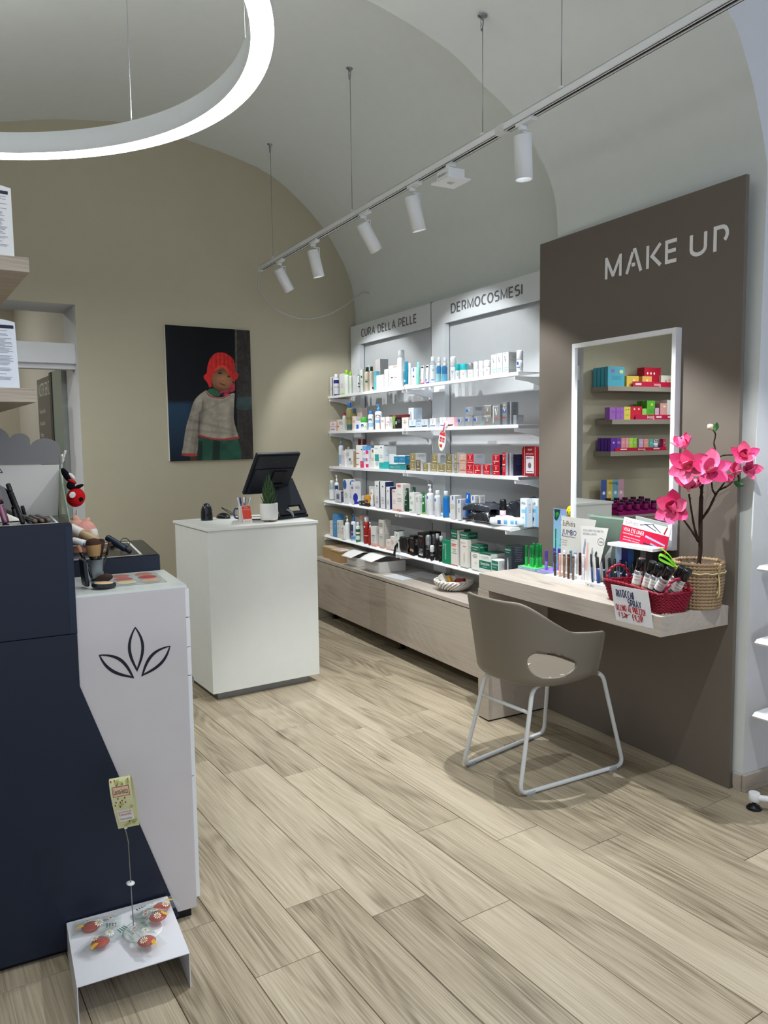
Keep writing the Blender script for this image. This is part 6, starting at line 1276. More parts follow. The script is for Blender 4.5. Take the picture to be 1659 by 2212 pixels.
# ------------------------------------------------------------------ things on the base cabinet
CT = 0.5353
def flat_on(x, y, z=CT): return wl_(on_z(x, y, z))
b_ = thing('woven_bowl', WM(2.755, 4.10, CT), 'shallow white woven bowl of samples on the cabinet', 'bowl'); wb = mat('#dcd9d2', 0.6, bump=0.3)
b = MB(); b.lathe([(0, 0.004), (0.06, 0.003), (0.075, 0.012), (0.112, 0.045), (0.118, 0.062), (0.112, 0.062), (0.105, 0.045), (0.07, 0.016), (0, 0.010)], 36, wb, caps=False); b.build('inner_bowl', b_)
for k in range(26):
    b = MB(); P = []
    for i in range(9):
        t = i/8; a = 2*math.pi*k/26+t*0.75; r = 0.068+0.056*math.sin(t*math.pi/2)**0.9; P.append((r*math.cos(a), r*math.sin(a), 0.006+0.058*t))
    b.tube(P, [0.0075]*9, 6, wb); b.build('woven_strand', b_)
b = MB(); b.tube([(0.121*math.cos(2*math.pi*k/60), 0.121*math.sin(2*math.pi*k/60), 0.064+0.002*math.sin(k*1.2)) for k in range(60)], 0.006, 7, wb, closed=True); b.build('rim', b_)
BWM = b_.matrix_world.copy()
def small_box(x, y, z, sx_, sy_, sz_, rz_, ry_, c, label, cat='sample', group='samples in the woven bowl', name='sample_box', side=None):
    t = thing(name, BWM @ TR((x, y, z), rz_, 0.3, ry_), label, cat, group); b = MB(); b.box(-sx_/2, sx_/2, -sy_/2, sy_/2, 0, sz_, mat(c, 0.4), bev=0.001, mats=None); b.build('carton', t); return t
small_box(-0.05, -0.02, 0.03, 0.03, 0.03, 0.075, 0.3, -0.5, '#e9e6df', 'white narrow sample box leaning left in the woven bowl')
small_box(-0.025, 0.0, 0.035, 0.028, 0.02, 0.05, 0.1, -0.3, '#d8a13a', 'yellow sample box in the woven bowl')
small_box(-0.01, 0.045, 0.04, 0.05, 0.004, 0.055, 0.0, 0.1, '#a9a59d', 'grey clear sachet at the back of the woven bowl')
small_box(0.015, -0.03, 0.03, 0.05, 0.03, 0.014, 0.5, 0.35, '#e4e1da', 'white sample pack lying in the middle of the woven bowl')
small_box(0.05, 0.02, 0.045, 0.075, 0.03, 0.03, 0.2, -0.15, '#8c1f2c', 'dark red pouch at the right of the woven bowl')
small_box(0.03, -0.05, 0.03, 0.035, 0.022, 0.016, 0.9, 0.2, '#cbb9a0', 'beige sample jar at the front of the woven bowl')
# cartons on the cabinet, left
def carton(n0, a0, n1, wa, h, c, label, name='cardboard_box'):
    t = thing(name, WM(n0, a0, CT), label, 'box'); d = n1-n0; b = MB(); b.box(0, wa, 0, d, 0, h, mat(c, 0.75, bump=0.1)); b.build('carton', t); return t
kr = '#a98a5f'
t = carton(2.63, 5.86, 2.84, 0.17, 0.085, kr, 'kraft cardboard box at the far left of the cabinet'); b = MB(); b.box(0.0, 0.17, 0, 0.21, 0.0855, 0.092, mat('#cdb899', 0.8)); b.build('lid', t)
t = carton(2.60, 5.64, 2.80, 0.18, 0.085, kr, 'kraft cardboard box with papers on its lid, nearer one'); b = MB(); b.box(-0.003, 0.183, -0.003, 0.203, 0.0855, 0.093, mat('#b99b70', 0.8)); b.build('lid', t)
b = MB(); b.box(0.01, 0.17, 0.01, 0.18, 0.0935, 0.0965, mat('#e4dfd6', 0.7), TR((0, 0, 0), 0.06)); b.box(0.03, 0.10, 0.03, 0.1, 0.0967, 0.0977, mat('#c9a9b8', 0.7), TR((0, 0, 0), -0.1)); b.build('paper', t)
def lidbox(n0, a0, wa, d, h, label):
    t = thing('white_carton', WM(n0, a0, CT), label, 'box', 'open white cartons on the cabinet'); cw_ = mat('#d4d3d0', 0.6); b = MB(); th = 0.003
    for x0, x1, y0, y1 in ((0, wa, 0, th), (0, wa, d-th, d), (0, th, th, d-th), (wa-th, wa, th, d-th)): b.box(x0, x1, y0, y1, 0, h, cw_)
    b.box(0, wa, 0, d, 0, th, cw_); b.build('tray', t)
    b = MB(); lp = [(0, 0), (wa, 0), (wa, 0.11), (wa-0.02, 0.135), (0.02, 0.135), (0, 0.11)]
    b.grid(lambda u, v: Vector((wa*(0.5+(u-0.5)*(1-0.25*max(0, v-0.75)*4*0.6)), d-0.02-0.02*v*0-(d+0.035)*v, h+0.012+0.030*math.sin(math.pi*min(1, v*0.75))-0.055*max(0, v-0.55)*1.2)), 8, 14, mat('#ececea', 0.5)); o = b.build('lid', t); o.modifiers.new('thickness', 'SOLIDIFY').thickness = 0.002; return t
lidbox(2.63, 5.40, 0.19, 0.20, 0.07, 'open white carton with curling lid, farther one on the cabinet')
lidbox(2.64, 5.12, 0.23, 0.22, 0.08, 'open white carton with curling lid, nearer one on the cabinet')
for n0, a0, wa, d, lb in ((2.615, 4.80, 0.24, 0.15, 'white printed sheet on the cabinet front edge'), (2.79, 4.78, 0.36, 0.15, 'clear plastic sheet lying behind the white printed sheet')):
    b = MB(); b.box(0, wa, 0, d, 0, 0.0012, mat('#dfe2e6', 0.3) if 'white' in lb else glass('#d8dcde', 0.05, 0.25)); o = b.build('plastic_sheet', None, WM(n0, a0, CT+(0.0002 if 'white' in lb else 0.002), 0.1), lb, 'sheet')
# ------------------------------------------------------------------ products on the wall shelves
ZO = {'a': (700, 740), 'b': (930, 740), 'c': (700, 920), 'd': (930, 920), 'e': (690, 1080), 'g': (910, 1080)}
LVN = ('top', 'second', 'third', 'fourth', 'lowest')
rq = random.Random(21)
def decals(mb, spec, fn, w, h, round_=False):
    # fn(x, y, k) -> point on the front, k lifts the layer; spec tokens separated by spaces, '_' stands for a blank
    for tok in spec.split():
        q = tok.split(':'); k = q[0]
        if k == 'b':
            z0, z1 = float(q[1]), float(q[2]); mb.quad(fn(0.002*w, z0*h, 1), fn(0.998*w, z0*h, 1), fn(0.998*w, z1*h, 1), fn(0.002*w, z1*h, 1), mat('#'+q[3], 0.4))
        elif k == 'r':
            u0, v0, u1, v1 = map(float, q[1:5]); n = 6 if round_ else 1; m_ = mat('#'+q[5], 0.4)
            mb.add([fn((u0+(u1-u0)*i/n)*w, v0*h, 2) for i in range(n+1)]+[fn((u0+(u1-u0)*i/n)*w, v1*h, 2) for i in range(n+1)], [(i, i+1, n+2+i, n+1+i) for i in range(n)], m_)
        elif k == 'o':                                           # ellipse
            u, v, ru, rv = map(float, q[1:5]); mb.add([fn((u+ru*math.cos(R(30*i)))*w, (v+rv*math.sin(R(30*i)))*h, 3) for i in range(12)], [tuple(range(12))], mat('#'+q[5], 0.4))
        elif k == 't':
            u, v, tw_, th_ = map(float, q[1:5]); put_text(mb, q[5].replace('_', ' '), lambda x, y: fn(x, y, 4), u*w, v*h, tw_*w, th_*h, mat('#'+q[6], 0.5))
        elif k == 'V':
            c = mat('#'+q[1], 0.4); top = float(q[2]) if len(q) > 2 else 0.86; s_ = min(0.62*w, 0.34*h)
            put_text(mb, 'VICHY', lambda x, y: fn(x, y, 4), 0.2*w, top*h, 0.6*w, 0.07*h, c)
            x0, y1 = w/2-s_*0.36, top*h-0.06*h; t_ = s_*0.13
            mb.add([fn(x0, y1, 4), fn(x0+t_*1.5, y1, 4), fn(w/2+t_*0.3, y1-s_, 4), fn(w/2-t_*0.5, y1-s_, 4), fn(w/2+s_*0.30, y1, 4), fn(w/2+s_*0.36, y1, 4)], [(0, 1, 2, 3), (3, 2, 5, 4)], c)
        elif k == 'l':                                           # a few lines of small print
            n = int(q[1]); v0 = float(q[2]) if len(q) > 2 else 0.42; c = mat('#'+(q[3] if len(q) > 3 else '8f949a'), 0.6)
            for i in range(n):
                L = rq.uniform(0.35, 0.7); y = (v0-i*0.055)*h; mb.quad(fn((0.5-L/2)*w, y, 2), fn((0.5+L/2)*w, y, 2), fn((0.5+L/2)*w, y+0.016*h, 2), fn((0.5-L/2)*w, y+0.016*h, 2), c)
CNT = 0
def P(shelf, z, xl, xr, yt, kind, c1, label, c2=None, dep=None, d=0.015, dec='', yb=None, sd=None, sdec='', wk=1.0):
    sz, nf = SH[shelf]; ox, oy = ZO[z]; n0 = nf+d; cv = lambda x, y: (ox+x/6.9125, oy+y/6.9125)
    z0 = sz+0.0004
    if yb is not None: z0 = on_n(*cv((xl+xr)/2, yb), n0).z
    group = 'products on the %s shelf' % LVN[shelf]; label = label+', %s shelf' % LVN[shelf] if 'shelf' not in label else label
    body = c1 if not isinstance(c1, str) else mat(c1, 0.35, 0.45)
    top = on_n(*cv((xl+xr)/2, yt), n0)
    if kind in ('box', 'tin', 'card'):
        pl_, pr_ = on_n(*cv(xl, yt), n0), on_n(*cv(xr, yt), n0); aL = pl_.dot(AV); w = aL-pr_.dot(AV); h = top.z-z0; dep = dep or min(w, 0.06)
        t = thing({'box': 'product_box', 'tin': 'tin', 'card': 'shelf_card'}[kind], WM(n0, aL, z0), label, {'box': 'box', 'tin': 'tin', 'card': 'card'}[kind], group)
        b = MB(); side = mat(sd, 0.4) if sd else body
        if kind == 'tin':
            b.prism([(0.008, 0), (w-0.008, 0), (w-0.002, 0.003), (w, 0.01)]+[(w-0.022+0.022*math.cos(R(k*15)), h-0.022+0.022*math.sin(R(k*15))) for k in range(7)]+[(0.022-0.022*math.sin(R(k*15)), h-0.022+0.022*math.cos(R(k*15))) for k in range(7)]+[(0, 0.01), (0.002, 0.003)], -dep, 0, body, Mf)
        else: b.box(0, w, 0, dep, 0, h, body, bev=0.0, mats={'right': side, 'left': side, 'top': mat(c2, 0.4) if c2 else body})
        o = b.build('carton' if kind == 'box' else 'body', t)
        fb_ = lambda x, y, k: Vector((x, -0.0003*k-0.0002, y)); fs_ = lambda x, y, k: Vector((w+0.0003*k+0.0002, x, y))
        b = MB(); decals(b, dec, fb_, w, h); decals(b, sdec or ('' if dep < 0.02 else 'l:6:0.8:b3b6ba'), fs_, dep, h)
        if b.v: b.build('print', o, kind='stuff')
        return t
    # round things
    p = top; D = (xr-xl)/6.9125*dist(p)/FPX*wk; r = D/2; n1 = n0+r; ctr = on_n(*cv((xl+xr)/2, yt), n1); h = ctr.z-z0; a = ctr.dot(AV)
    M = WM(n1, a, z0); M.translation.z = z0
    names = {'bottle': 'bottle', 'pump': 'pump_bottle', 'spray': 'spray_bottle', 'tube': 'tube', 'jar': 'jar', 'roll': 'roll_on'}
    t = thing(names[kind], M, label, {'pump': 'bottle', 'spray': 'bottle', 'roll': 'deodorant'}.get(kind, kind), group)
    loc = M.inverted() @ Vector((CAM.x, CAM.y, z0)); a0 = math.atan2(loc.y, loc.x)
    cap = (c2 if not isinstance(c2, str) else mat(c2, 0.35, 0.45)) if c2 else WHITE
    b = MB(); nS = 20
    if kind == 'tube':                                            # stands on its cap, flat crimped top
        ch_ = h*0.1
        def tf(u, v):
            a_ = 2*math.pi*u; e = v**1.5; return Vector((r*(0.82+0.18*v)*math.cos(a_)*(1-0*e)+0, r*0.7*math.sin(a_)*(1-e)+0.0006*math.sin(a_), ch_+(h-ch_)*v))
        b.grid(tf, nS, 8, body, closed_u=True); o = b.build('body', t)
        b = MB(); b.lathe([(r*0.8, 0), (r*0.8, ch_-0.0005)], nS, cap, sy=0.75); b.build('cap', t)
        fc_ = lambda x, y, k: (lambda u: Vector((r*0.95*u, -(r*0.72*math.sqrt(max(0.02, 1-u*u))*(1-max(0, (ch_+y-ch_)/(h-ch_))**1.5)+0.0006+0.0003*k), ch_+y)))((x/D-0.5)*2*0.9)
        b = MB(); decals(b, dec, fc_, D, h-ch_, True)
        if b.v: b.build('print', o, kind='stuff')
        return t
    hb = {'bottle': 0.82, 'pump': 0.72, 'spray': 0.80, 'jar': 0.60, 'roll': 0.56}[kind]*h
    if kind == 'jar': prof = [(r*0.9, 0), (r, 0.003), (r, hb-0.002), (r*0.95, hb)]
    elif kind == 'roll': prof = [(r*0.85, 0), (r*0.95, 0.003), (r, hb*0.6), (r*0.93, hb)]
    elif kind == 'spray': prof = [(r*0.92, 0), (r, 0.004), (r, hb*0.86), (r*0.9, hb*0.94), (r*0.7, hb)]
    else: prof = [(r*0.93, 0), (r, 0.004), (r, hb*0.88), (r*0.96, hb*0.93), (r*0.82, hb*0.975), (r*0.6, hb)]
    b.lathe(prof, nS, body); o = b.build('body', t)
    b = MB()
    if kind == 'jar': b.lathe([(r*0.99, hb+0.0006), (r*1.02, hb+0.002), (r*1.02, h-0.002), (r*0.97, h)], nS, cap)
    elif kind == 'roll': b.lathe([(r*0.93, hb+0.0006), (r*0.98, hb+0.002), (r*0.97, h*0.9), (r*0.85, h*0.98), (r*0.5, h)], nS, cap)
    elif kind == 'spray': b.lathe([(r*0.68, hb+0.0005), (r*0.7, h*0.96), (r*0.6, h)], nS, cap)
    elif kind == 'bottle': b.lathe([(r*0.62, hb+0.0005), (r*0.66, hb+0.002), (r*0.65, h-0.002), (r*0.58, h)], nS, cap)
    else:
        b.lathe([(r*0.42, hb+0.0005), (r*0.42, hb+(h-hb)*0.45), (r*0.2, hb+(h-hb)*0.5), (r*0.13, hb+(h-hb)*0.55), (r*0.13, h*0.96)], 14, cap)
        b.box(-r*0.95, r*0.28, -r*0.2, r*0.2, h-0.011, h-0.001, cap, bev=0.002)
    b.build({'pump': 'pump_head', 'jar': 'lid'}.get(kind, 'cap'), t)
    R_ = r+0.0004
    def fc_(x, y, k): q = a0+(x/D-0.5)*2*1.25; return Vector(((R_+0.0003*k)*math.cos(q), (R_+0.0003*k)*math.sin(q), y))
    b = MB(); dd = dec
    hh = hb*0.88 if kind != 'jar' else hb
    for tok in dec.split():                                        # full-width bands wrap around the body
        q = tok.split(':')
        if q[0] == 'b': b.lathe([(R_, float(q[1])*hh), (R_, float(q[2])*hh)], nS, mat('#'+q[3], 0.35), caps=False)
    decals(b, ' '.join(k for k in dec.split() if not k.startswith('b:')), fc_, D, hh, True)
    if b.v: b.build('print', o, kind='stuff')
    return t
W1, W2, W3 = '#dee0e2', '#d4d6d8', '#dcd3d1'
CLR = glass('#dfeaf0', 0.05, 0.35); CB = glass('#3f9bd6', 0.05, 0.55); OIL = glass('#cfc78a', 0.05, 0.45)
# --- top shelf
P(0, 'a', 88, 132, 512, 'box', W1, 'thin white box, leftmost', dep=0.04, dec='r:0.7:0:0.95:0.95:4a4463 l:3')
P(0, 'a', 142, 222, 472, 'bottle', W1, 'white bottle with dark blue shoulder and white cap', c2='#eef0f2', dec='b:0.78:1.0:23287a b:0.0:0.1:23287a t:0.15:0.52:0.7:0.09:latte:3a4a8a l:2:0.35')
P(0, 'a', 228, 300, 465, 'box', W1, 'white box with lime foot beside lime capped bottles', dep=0.045, dec='b:0:0.07:a5d64a l:4:0.5:d8a9a0')
P(0, 'a', 300, 380, 412, 'bottle', '#e6efe2', 'bottle with large lime green cap, taller of the pair', c2='#9ad62c', dec='l:5:0.6:c4b0b8')
P(0, 'a', 372, 424, 435, 'bottle', '#dfe9d8', 'bottle with lime green cap, smaller of the pair', c2='#a2db38', d=0.03, dec='l:4:0.6')
P(0, 'a', 428, 490, 488, 'box', '#d5d8da', 'plain pale grey box right of the lime caps', dep=0.05, d=0.03)
P(0, 'a', 492, 536, 402, 'pump', '#eef1f2', 'white foam bottle with clear cap', c2=CLR, dec='o:0.5:0.62:0.2:0.06:3a4450 o:0.55:0.4:0.3:0.06:2f3a44 b:0:0.08:e0d9a0')
P(0, 'a', 540, 576, 402, 'box', '#e4ebe4', 'narrow white box with green square mark', dep=0.04, dec='r:0.2:0.62:0.8:0.72:3f7a52 l:4:0.5')
P(0, 'a', 577, 606, 425, 'box', '#d8d0c4', 'narrow beige box beside the cream bottles', dep=0.05, d=0.03)
P(0, 'a', 606, 682, 368, 'bottle', '#e2d8c6', 'cream bottle with dark green cap, left one', c2='#21352a', dec='r:0.1:0.52:0.55:0.62:2f6a44 t:0.1:0.66:0.8:0.05:amica:7a6f60 l:2:0.4')
P(0, 'a', 676, 742, 360, 'bottle', '#e4dac9', 'cream bottle with dark green cap, right one', c2='#26392d', d=0.025, dec='o:0.7:0.18:0.16:0.06:1d1d1f l:3:0.6:9a8f80')
P(0, 'a', 652, 694, 336, 'pump', '#efece4', 'white pump bottle behind the cream bottles', c2=WHITE, d=0.09)
P(0, 'a', 746, 778, 430, 'box', '#5fb2c0', 'thin teal box', dep=0.03, dec='l:5:0.7:bfe0e6', sd='#67bcca')
P(0, 'a', 766, 836, 252, 'box', '#dcd6d6', 'tall pale box raised at the back', c2='#b9bcbe', dep=0.07, d=0.09, sd='#b7b9bb', dec='t:0.2:0.55:0.5:0.06:caudal:c99aa0 l:3')
P(0, 'a', 782, 888, 484, 'box', '#ece4e4', 'wide pinkish white box in front of the tall pale one', dep=0.05, dec='r:0.55:0.25:0.95:0.28:d8a5a8 l:5:0.7:c7a9ac')
P(0, 'a', 898, 960, 398, 'box', '#e6e2e4', 'slim white box with grey top line', dep=0.04, dec='l:6:0.8:a8a6b0', sd='#9fb5ae')
P(0, 'a', 966, 1030, 345, 'box', '#e9e6e5', 'slim white box with black mark', dep=0.04, dec='r:0.5:0.44:0.95:0.49:35303a t:0.2:0.8:0.6:0.05:avene:c9a59a l:4:0.3')
P(0, 'a', 1034, 1088, 342, 'box', '#e9e5e4', 'slim white box with coral bands', dep=0.04, dec='b:0.91:0.97:e8907a r:0.1:0.45:1.0:0.50:f08a72 l:3:0.3:e0a59a')
P(0, 'a', 1088, 1180, 112, 'spray', '#dfe3e8', 'tall white spray bottle, front one of two', c2='#e9edf0', dec='l:7:0.7:8f9bb0')
P(0, 'a', 1150, 1208, 112, 'spray', '#dbe0e6', 'tall white spray bottle, rear one of two', c2='#e4e8ec', d=0.09)
P(0, 'a', 1176, 1280, 284, 'tube', '#146f86', 'dark teal tube with vertical white lettering', c2='#e8edf0', dec='t:0.2:0.62:0.5:0.05:Avene:9fd0da r:0.25:0.08:0.5:0.5:1c8098 t:0.22:0.1:0.55:0.14:pluie:dff2f5')
P(0, 'a', 1250, 1302, 308, 'tube', '#eceeef', 'white tube half hidden behind the teal one', c2=WHITE, d=0.03)
P(0, 'a', 1302, 1368, 374, 'box', '#e8eaec', 'white box with small blue bar, right of the teal tube', dep=0.045, dec='r:0.35:0.78:0.65:0.97:2a6fc8 o:0.5:0.5:0.2:0.06:5a6a74 l:3:0.35')
P(0, 'a', 1372, 1432, 290, 'tube', '#76cdb6', 'mint green tube', c2='#59b7a6', dec='l:5:0.7:a9e6d6')
P(0, 'a', 1434, 1506, 346, 'tube', W1, 'white tube with red cap', c2='#d23a4f', dec='r:0.0:0.86:1:0.95:26242a r:0.1:0.06:0.6:0.2:c83c52 t:0.25:0.62:0.4:0.12:V:8f9398 l:3:0.45')
P(0, 'a', 1508, 1578, 336, 'tube', W1, 'white tube with purple cap', c2='#5a38b4', dec='r:0.0:0.86:1:0.95:26242a r:0.1:0.06:0.7:0.2:6a48c0 t:0.25:0.62:0.4:0.12:V:8f9398 l:3:0.45')
P(0, 'b', -10, 78, 212, 'bottle', CLR, 'clear bottle with white cap and blue label', c2='#eef1f2', dec='r:0.1:0.05:0.9:0.95:dfe6e6 t:0.3:0.62:0.4:0.14:V:777d84 r:0.2:0.14:0.7:0.2:3f7fc4 l:2:0.45')
P(0, 'b', 84, 164, 300, 'bottle', CB, 'blue two phase bottle with white cap, left front', c2='#eef2f4', dec='r:0.1:0.05:0.9:0.6:8fc4c4')
P(0, 'b', 170, 250, 300, 'bottle', CB, 'blue two phase bottle with white cap, right front', c2='#eef2f4', dec='r:0.1:0.05:0.9:0.55:62b6d8')
P(0, 'b', 90, 162, 218, 'bottle', CLR, 'clear bottle with white cap behind the left blue one', c2='#e9edef', d=0.085)
P(0, 'b', 176, 252, 224, 'bottle', CLR, 'clear bottle with white cap behind the right blue one', c2='#e9edef', d=0.085)
P(0, 'b', 290, 392, 206, 'roll', '#f0f2f3', 'tall white cylinder deodorant', c2='#f2f4f5', dec='t:0.2:0.62:0.3:0.22:V:7d8388 l:2:0.2')
P(0, 'b', 370, 446, 324, 'jar', '#eceff0', 'white jar with turquoise lid, left one', c2='#35c6cf', dec='t:0.3:0.4:0.3:0.4:V:9aa0a4 l:2:0.25', d=0.03)
P(0, 'b', 440, 552, 316, 'jar', '#eceff0', 'white jar with turquoise lid, right one', c2='#3accd4', dec='t:0.3:0.4:0.3:0.4:V:9aa0a4 l:2:0.25')
P(0, 'b', 554, 640, 304, 'roll', '#eceff1', 'roll-on with grey metallic cap', c2=mat('#9fa3a8', 0.3, 0.5, 0.5), dec='t:0.2:0.5:0.4:0.3:V:7f858a l:3:0.35:3f6a8a')
for i, (x0, x1, y, s) in enumerate(((643, 716, 284, 'left'), (718, 792, 274, 'middle'), (793, 898, 262, 'right'))):
    P(0, 'b', x0, x1, y, 'roll', '#eeebea', 'white roll-on deodorant, %s of three' % s, c2='#f0efee', dec='t:0.2:0.6:0.4:0.3:V:8f9094 l:4:0.5:b9b0b4')
for i, (x0, x1, y, s, dp) in enumerate(((905, 982, 180, 'left', 0.03), (986, 1070, 160, 'middle', 0.03), (1076, 1164, 145, 'right', 0.10))):
    P(0, 'b', x0, x1, y, 'box', '#d9dad8', 'pale grey box with V mark and green lines, %s of three' % s, dep=dp, sd='#b3b5b4', dec='V:8a8f90:0.9 r:0.15:0.26:0.9:0.3:8fcab4 r:0.15:0.18:0.9:0.21:8fcab4 l:2:0.12', sdec='b:0.05:0.2:9a9c9b l:7:0.85:8f9190')
P(0, 'b', 1282, 1386, 112, 'roll', '#d6d9de', 'pale spray can with small blue bar at the right end', c2='#d2d5da', dec='r:0.1:0.66:0.35:0.95:2b54b4 r:0.1:0.4:0.5:0.46:4a5a8a l:3:0.25')
# --- second shelf
P(1, 'a', 82, 180, 1246, 'box', '#ece2e6', 'pink and white box, lower of two at the left end', dep=0.05, dec='b:0.82:0.95:e8a9bc t:0.2:0.2:0.6:0.25:vea:6a4a8a', sd='#f0c9d4')
P(1, 'a', 82, 180, 1168, 'box', '#efe4e6', 'pink and white box stacked on its twin at the left end', dep=0.05, dec='b:0.82:0.95:eaaab8 o:0.55:0.35:0.1:0.12:c85a7a', yb=1245)
P(1, 'a', 188, 306, 1150, 'box', '#e6e4e2', 'white box with orange edge, second from the left', dep=0.05, dec='r:0:0:0.1:0.95:e89a70 o:0.2:0.4:0.1:0.06:c8503c l:5:0.8')
P(1, 'a', 272, 330, 1040, 'bottle', '#e6e8de', 'small bottle with pink red cap', c2='#d8405a', d=0.09, dec='r:0.2:0.3:0.8:0.6:4a4a44')
P(1, 'a', 330, 428, 898, 'bottle', OIL, 'clear oil bottle with blue cap', c2='#2d6bb8', dec='r:0.1:0.05:0.9:0.3:3f6a6a t:0.15:0.55:0.7:0.12:A-D:5a6a50')
P(1, 'a', 418, 492, 985, 'bottle', OIL, 'pale yellow oil bottle behind the blue capped one', c2='#5a8ac0', d=0.10)
P(1, 'a', 500, 560, 975, 'box', '#ead9d0', 'tall peach box at the back', c2='#d8c4bb', dep=0.05, d=0.095, sd='#d3bcb2', dec='l:4:0.8')
P(1, 'a', 418, 468, 1100, 'box', '#efe2dc', 'peach and white box', dep=0.05, dec='r:0.1:0.08:0.35:0.95:f0b9a0 l:4:0.7', sd='#e3d3ca')
P(1, 'a', 470, 546, 1170, 'box', '#e4e9ee', 'small white box with blue patch', dep=0.03, dec='r:0.15:0.15:0.6:0.6:2b62d8')
P(1, 'a', 546, 652, 1116, 'jar', '#e4ece2', 'white tub with green lid', c2='#4fae4a', dec='o:0.25:0.62:0.18:0.18:1f3a6a t:0.15:0.35:0.6:0.14:Cera:6fae5a l:2:0.2')
P(1, 'a', 656, 740, 1020, 'bottle', '#e9edf0', 'white bottle with blue cap and round dark blue mark', c2='#3b86c8', dec='o:0.35:0.72:0.25:0.1:1d2f66 b:0.2:0.5:9cc4e4')
P(1, 'a', 738, 886, 920, 'pump', '#eef1f2', 'large white lotion bottle with blue pump and dark blue oval', c2='#3f8fd0', dec='o:0.4:0.82:0.3:0.1:1d2f66 t:0.15:0.78:0.5:0.08:Cera:e9eef2 r:0.1:0.42:0.7:0.6:7fb8e6 l:2:0.3', wk=0.75)
P(1, 'a', 832, 908, 1114, 'box', '#eceaea', 'white box with dark red edge stripe, left of two', dep=0.03, dec='r:0:0:0.12:1:8c2430 l:4:0.75')
P(1, 'a', 910, 970, 1108, 'box', '#eceaea', 'white box with dark red edge stripe, right of two', dep=0.03, dec='r:0:0:0.12:1:8c2430 r:0.5:0.55:1:0.6:9a3a44 l:3:0.4')
P(1, 'a', 972, 1240, 1080, 'box', '#6f1a22', 'wide dark red gift box with green leaves', dep=0.05, d=0.05, dec='r:0.03:0.05:0.1:0.9:e6dcd6 r:0.2:0.05:0.4:0.95:4a6a2a o:0.28:0.6:0.05:0.4:8fb050 o:0.34:0.4:0.03:0.35:2a3a1a')
P(1, 'a', 1066, 1162, 1116, 'box', '#17151a', 'black box with white spots before the red gift box', dep=0.03, dec='r:0.02:0.4:0.2:0.65:d9d9d9 l:6:0.8:7a7a80')
P(1, 'a', 1162, 1256, 1118, 'box', '#ebe3d8', 'cream box with fine gold mark', dep=0.03, dec='o:0.45:0.75:0.15:0.04:b89a5a l:4:0.6')
P(1, 'a', 1262, 1336, 976, 'box', '#dbe4ea', 'tall pale blue box with V mark', c2='#c9d6de', dep=0.07, d=0.075, sd='#bccddb', dec='V:8f979d:0.9 l:3:0.35')
P(1, 'a', 1268, 1370, 1150, 'box', '#d6e2ec', 'pale blue box with dark blue band, first of the row', dep=0.05, dec='V:a9b6c0:0.8 r:0.05:0.1:0.95:0.25:24496a', sd='#c3d2de')
P(1, 'a', 1378, 1450, 1184, 'box', '#cfdfec', 'low pale blue box in the row', dep=0.05, dec='t:0.2:0.55:0.6:0.2:Aqua:6a93b4 r:0.1:0.2:0.9:0.3:5a8ab0')
P(1, 'a', 1452, 1546, 1144, 'box', '#dbe2e9', 'pale box with navy band and V mark, third of the row', dep=0.05, dec='V:a3abb2:0.8 r:0.08:0.12:0.92:0.26:2f4a6a', sd='#c6d0d8')
P(1, 'b', -10, 78, 1130, 'box', '#e8e9ec', 'white box with blue band and V mark, fourth of the row', dep=0.06, dec='V:a9abb0:0.8 r:0.08:0.12:0.92:0.22:5a78ae', sd='#d2d4d8')
P(1, 'b', 138, 236, 1116, 'box', '#e9ebee', 'white box with blue band and V mark, left of the pink box', dep=0.05, dec='V:9fa3a8:0.8 r:0.1:0.12:0.9:0.22:4a7ac0', sd='#cfd2d6')
P(1, 'b', 246, 350, 1116, 'box', '#ecc4c9', 'pink box above the red tag strap', dep=0.06, dec='V:f6e2e4:0.82 r:0.1:0.12:0.85:0.24:2f1f24', sd='#e2b4bb')
gr = '#8b8f93'
P(1, 'b', 406, 500, 1110, 'box', gr, 'small grey box with blue flash and white V, first', dep=0.045, c2='#c9ccce', dec='V:f0f2f4:0.84 r:0.02:0.5:0.4:0.75:2f5fb4 l:2:0.25:c9a08a', sd='#a9adb0')
P(1, 'b', 518, 624, 1098, 'box', gr, 'grey box with blue flash, lower of a stack', dep=0.05, dec='V:f0f2f4:0.84 r:0.02:0.5:0.4:0.75:2f5fb4 l:2:0.25:c9a08a', sd='#9ba0a4')
P(1, 'b', 524, 632, 956, 'box', gr, 'grey box with blue flash, stacked on top', dep=0.085, c2='#c9ccce', dec='V:f0f2f4:0.84 r:0.02:0.45:0.45:0.7:2f6fc4 l:2:0.25:c9a08a', yb=1094, sdec='l:7:0.9:5d6165', sd='#95999d')
P(1, 'b', 644, 742, 1092, 'box', gr, 'grey box with blue flash standing alone', dep=0.06, c2='#c9ccce', dec='V:f0f2f4:0.84 r:0.02:0.5:0.4:0.75:2f5fb4 l:2:0.25:b9a08a', sd='#a9b3b3')
P(1, 'b', 798, 902, 1092, 'box', '#82837f', 'grey box with white frame, lower of a pair', dep=0.05, c2='#d2d3d2', dec='r:0.0:0.94:1:1:eceded V:f2f2f2:0.8 l:2:0.3:c96a4a', sd='#a9b5b5')
P(1, 'b', 800, 908, 936, 'box', '#82837f', 'grey box with white frame, upper of a pair', dep=0.03, c2='#d2d3d2', dec='r:0.0:0.95:1:1:eceded V:f2f2f2:0.8 l:3:0.3:d05a3a', yb=1088)
P(1, 'b', 932, 1038, 930, 'box', '#86888a', 'tall grey box with torn white edge', dep=0.03, c2='#dfe0e0', dec='r:0:0.1:0.1:0.97:e9eaea V:f4f4f4:0.88 l:4:0.4:d0705a', d=0.012)
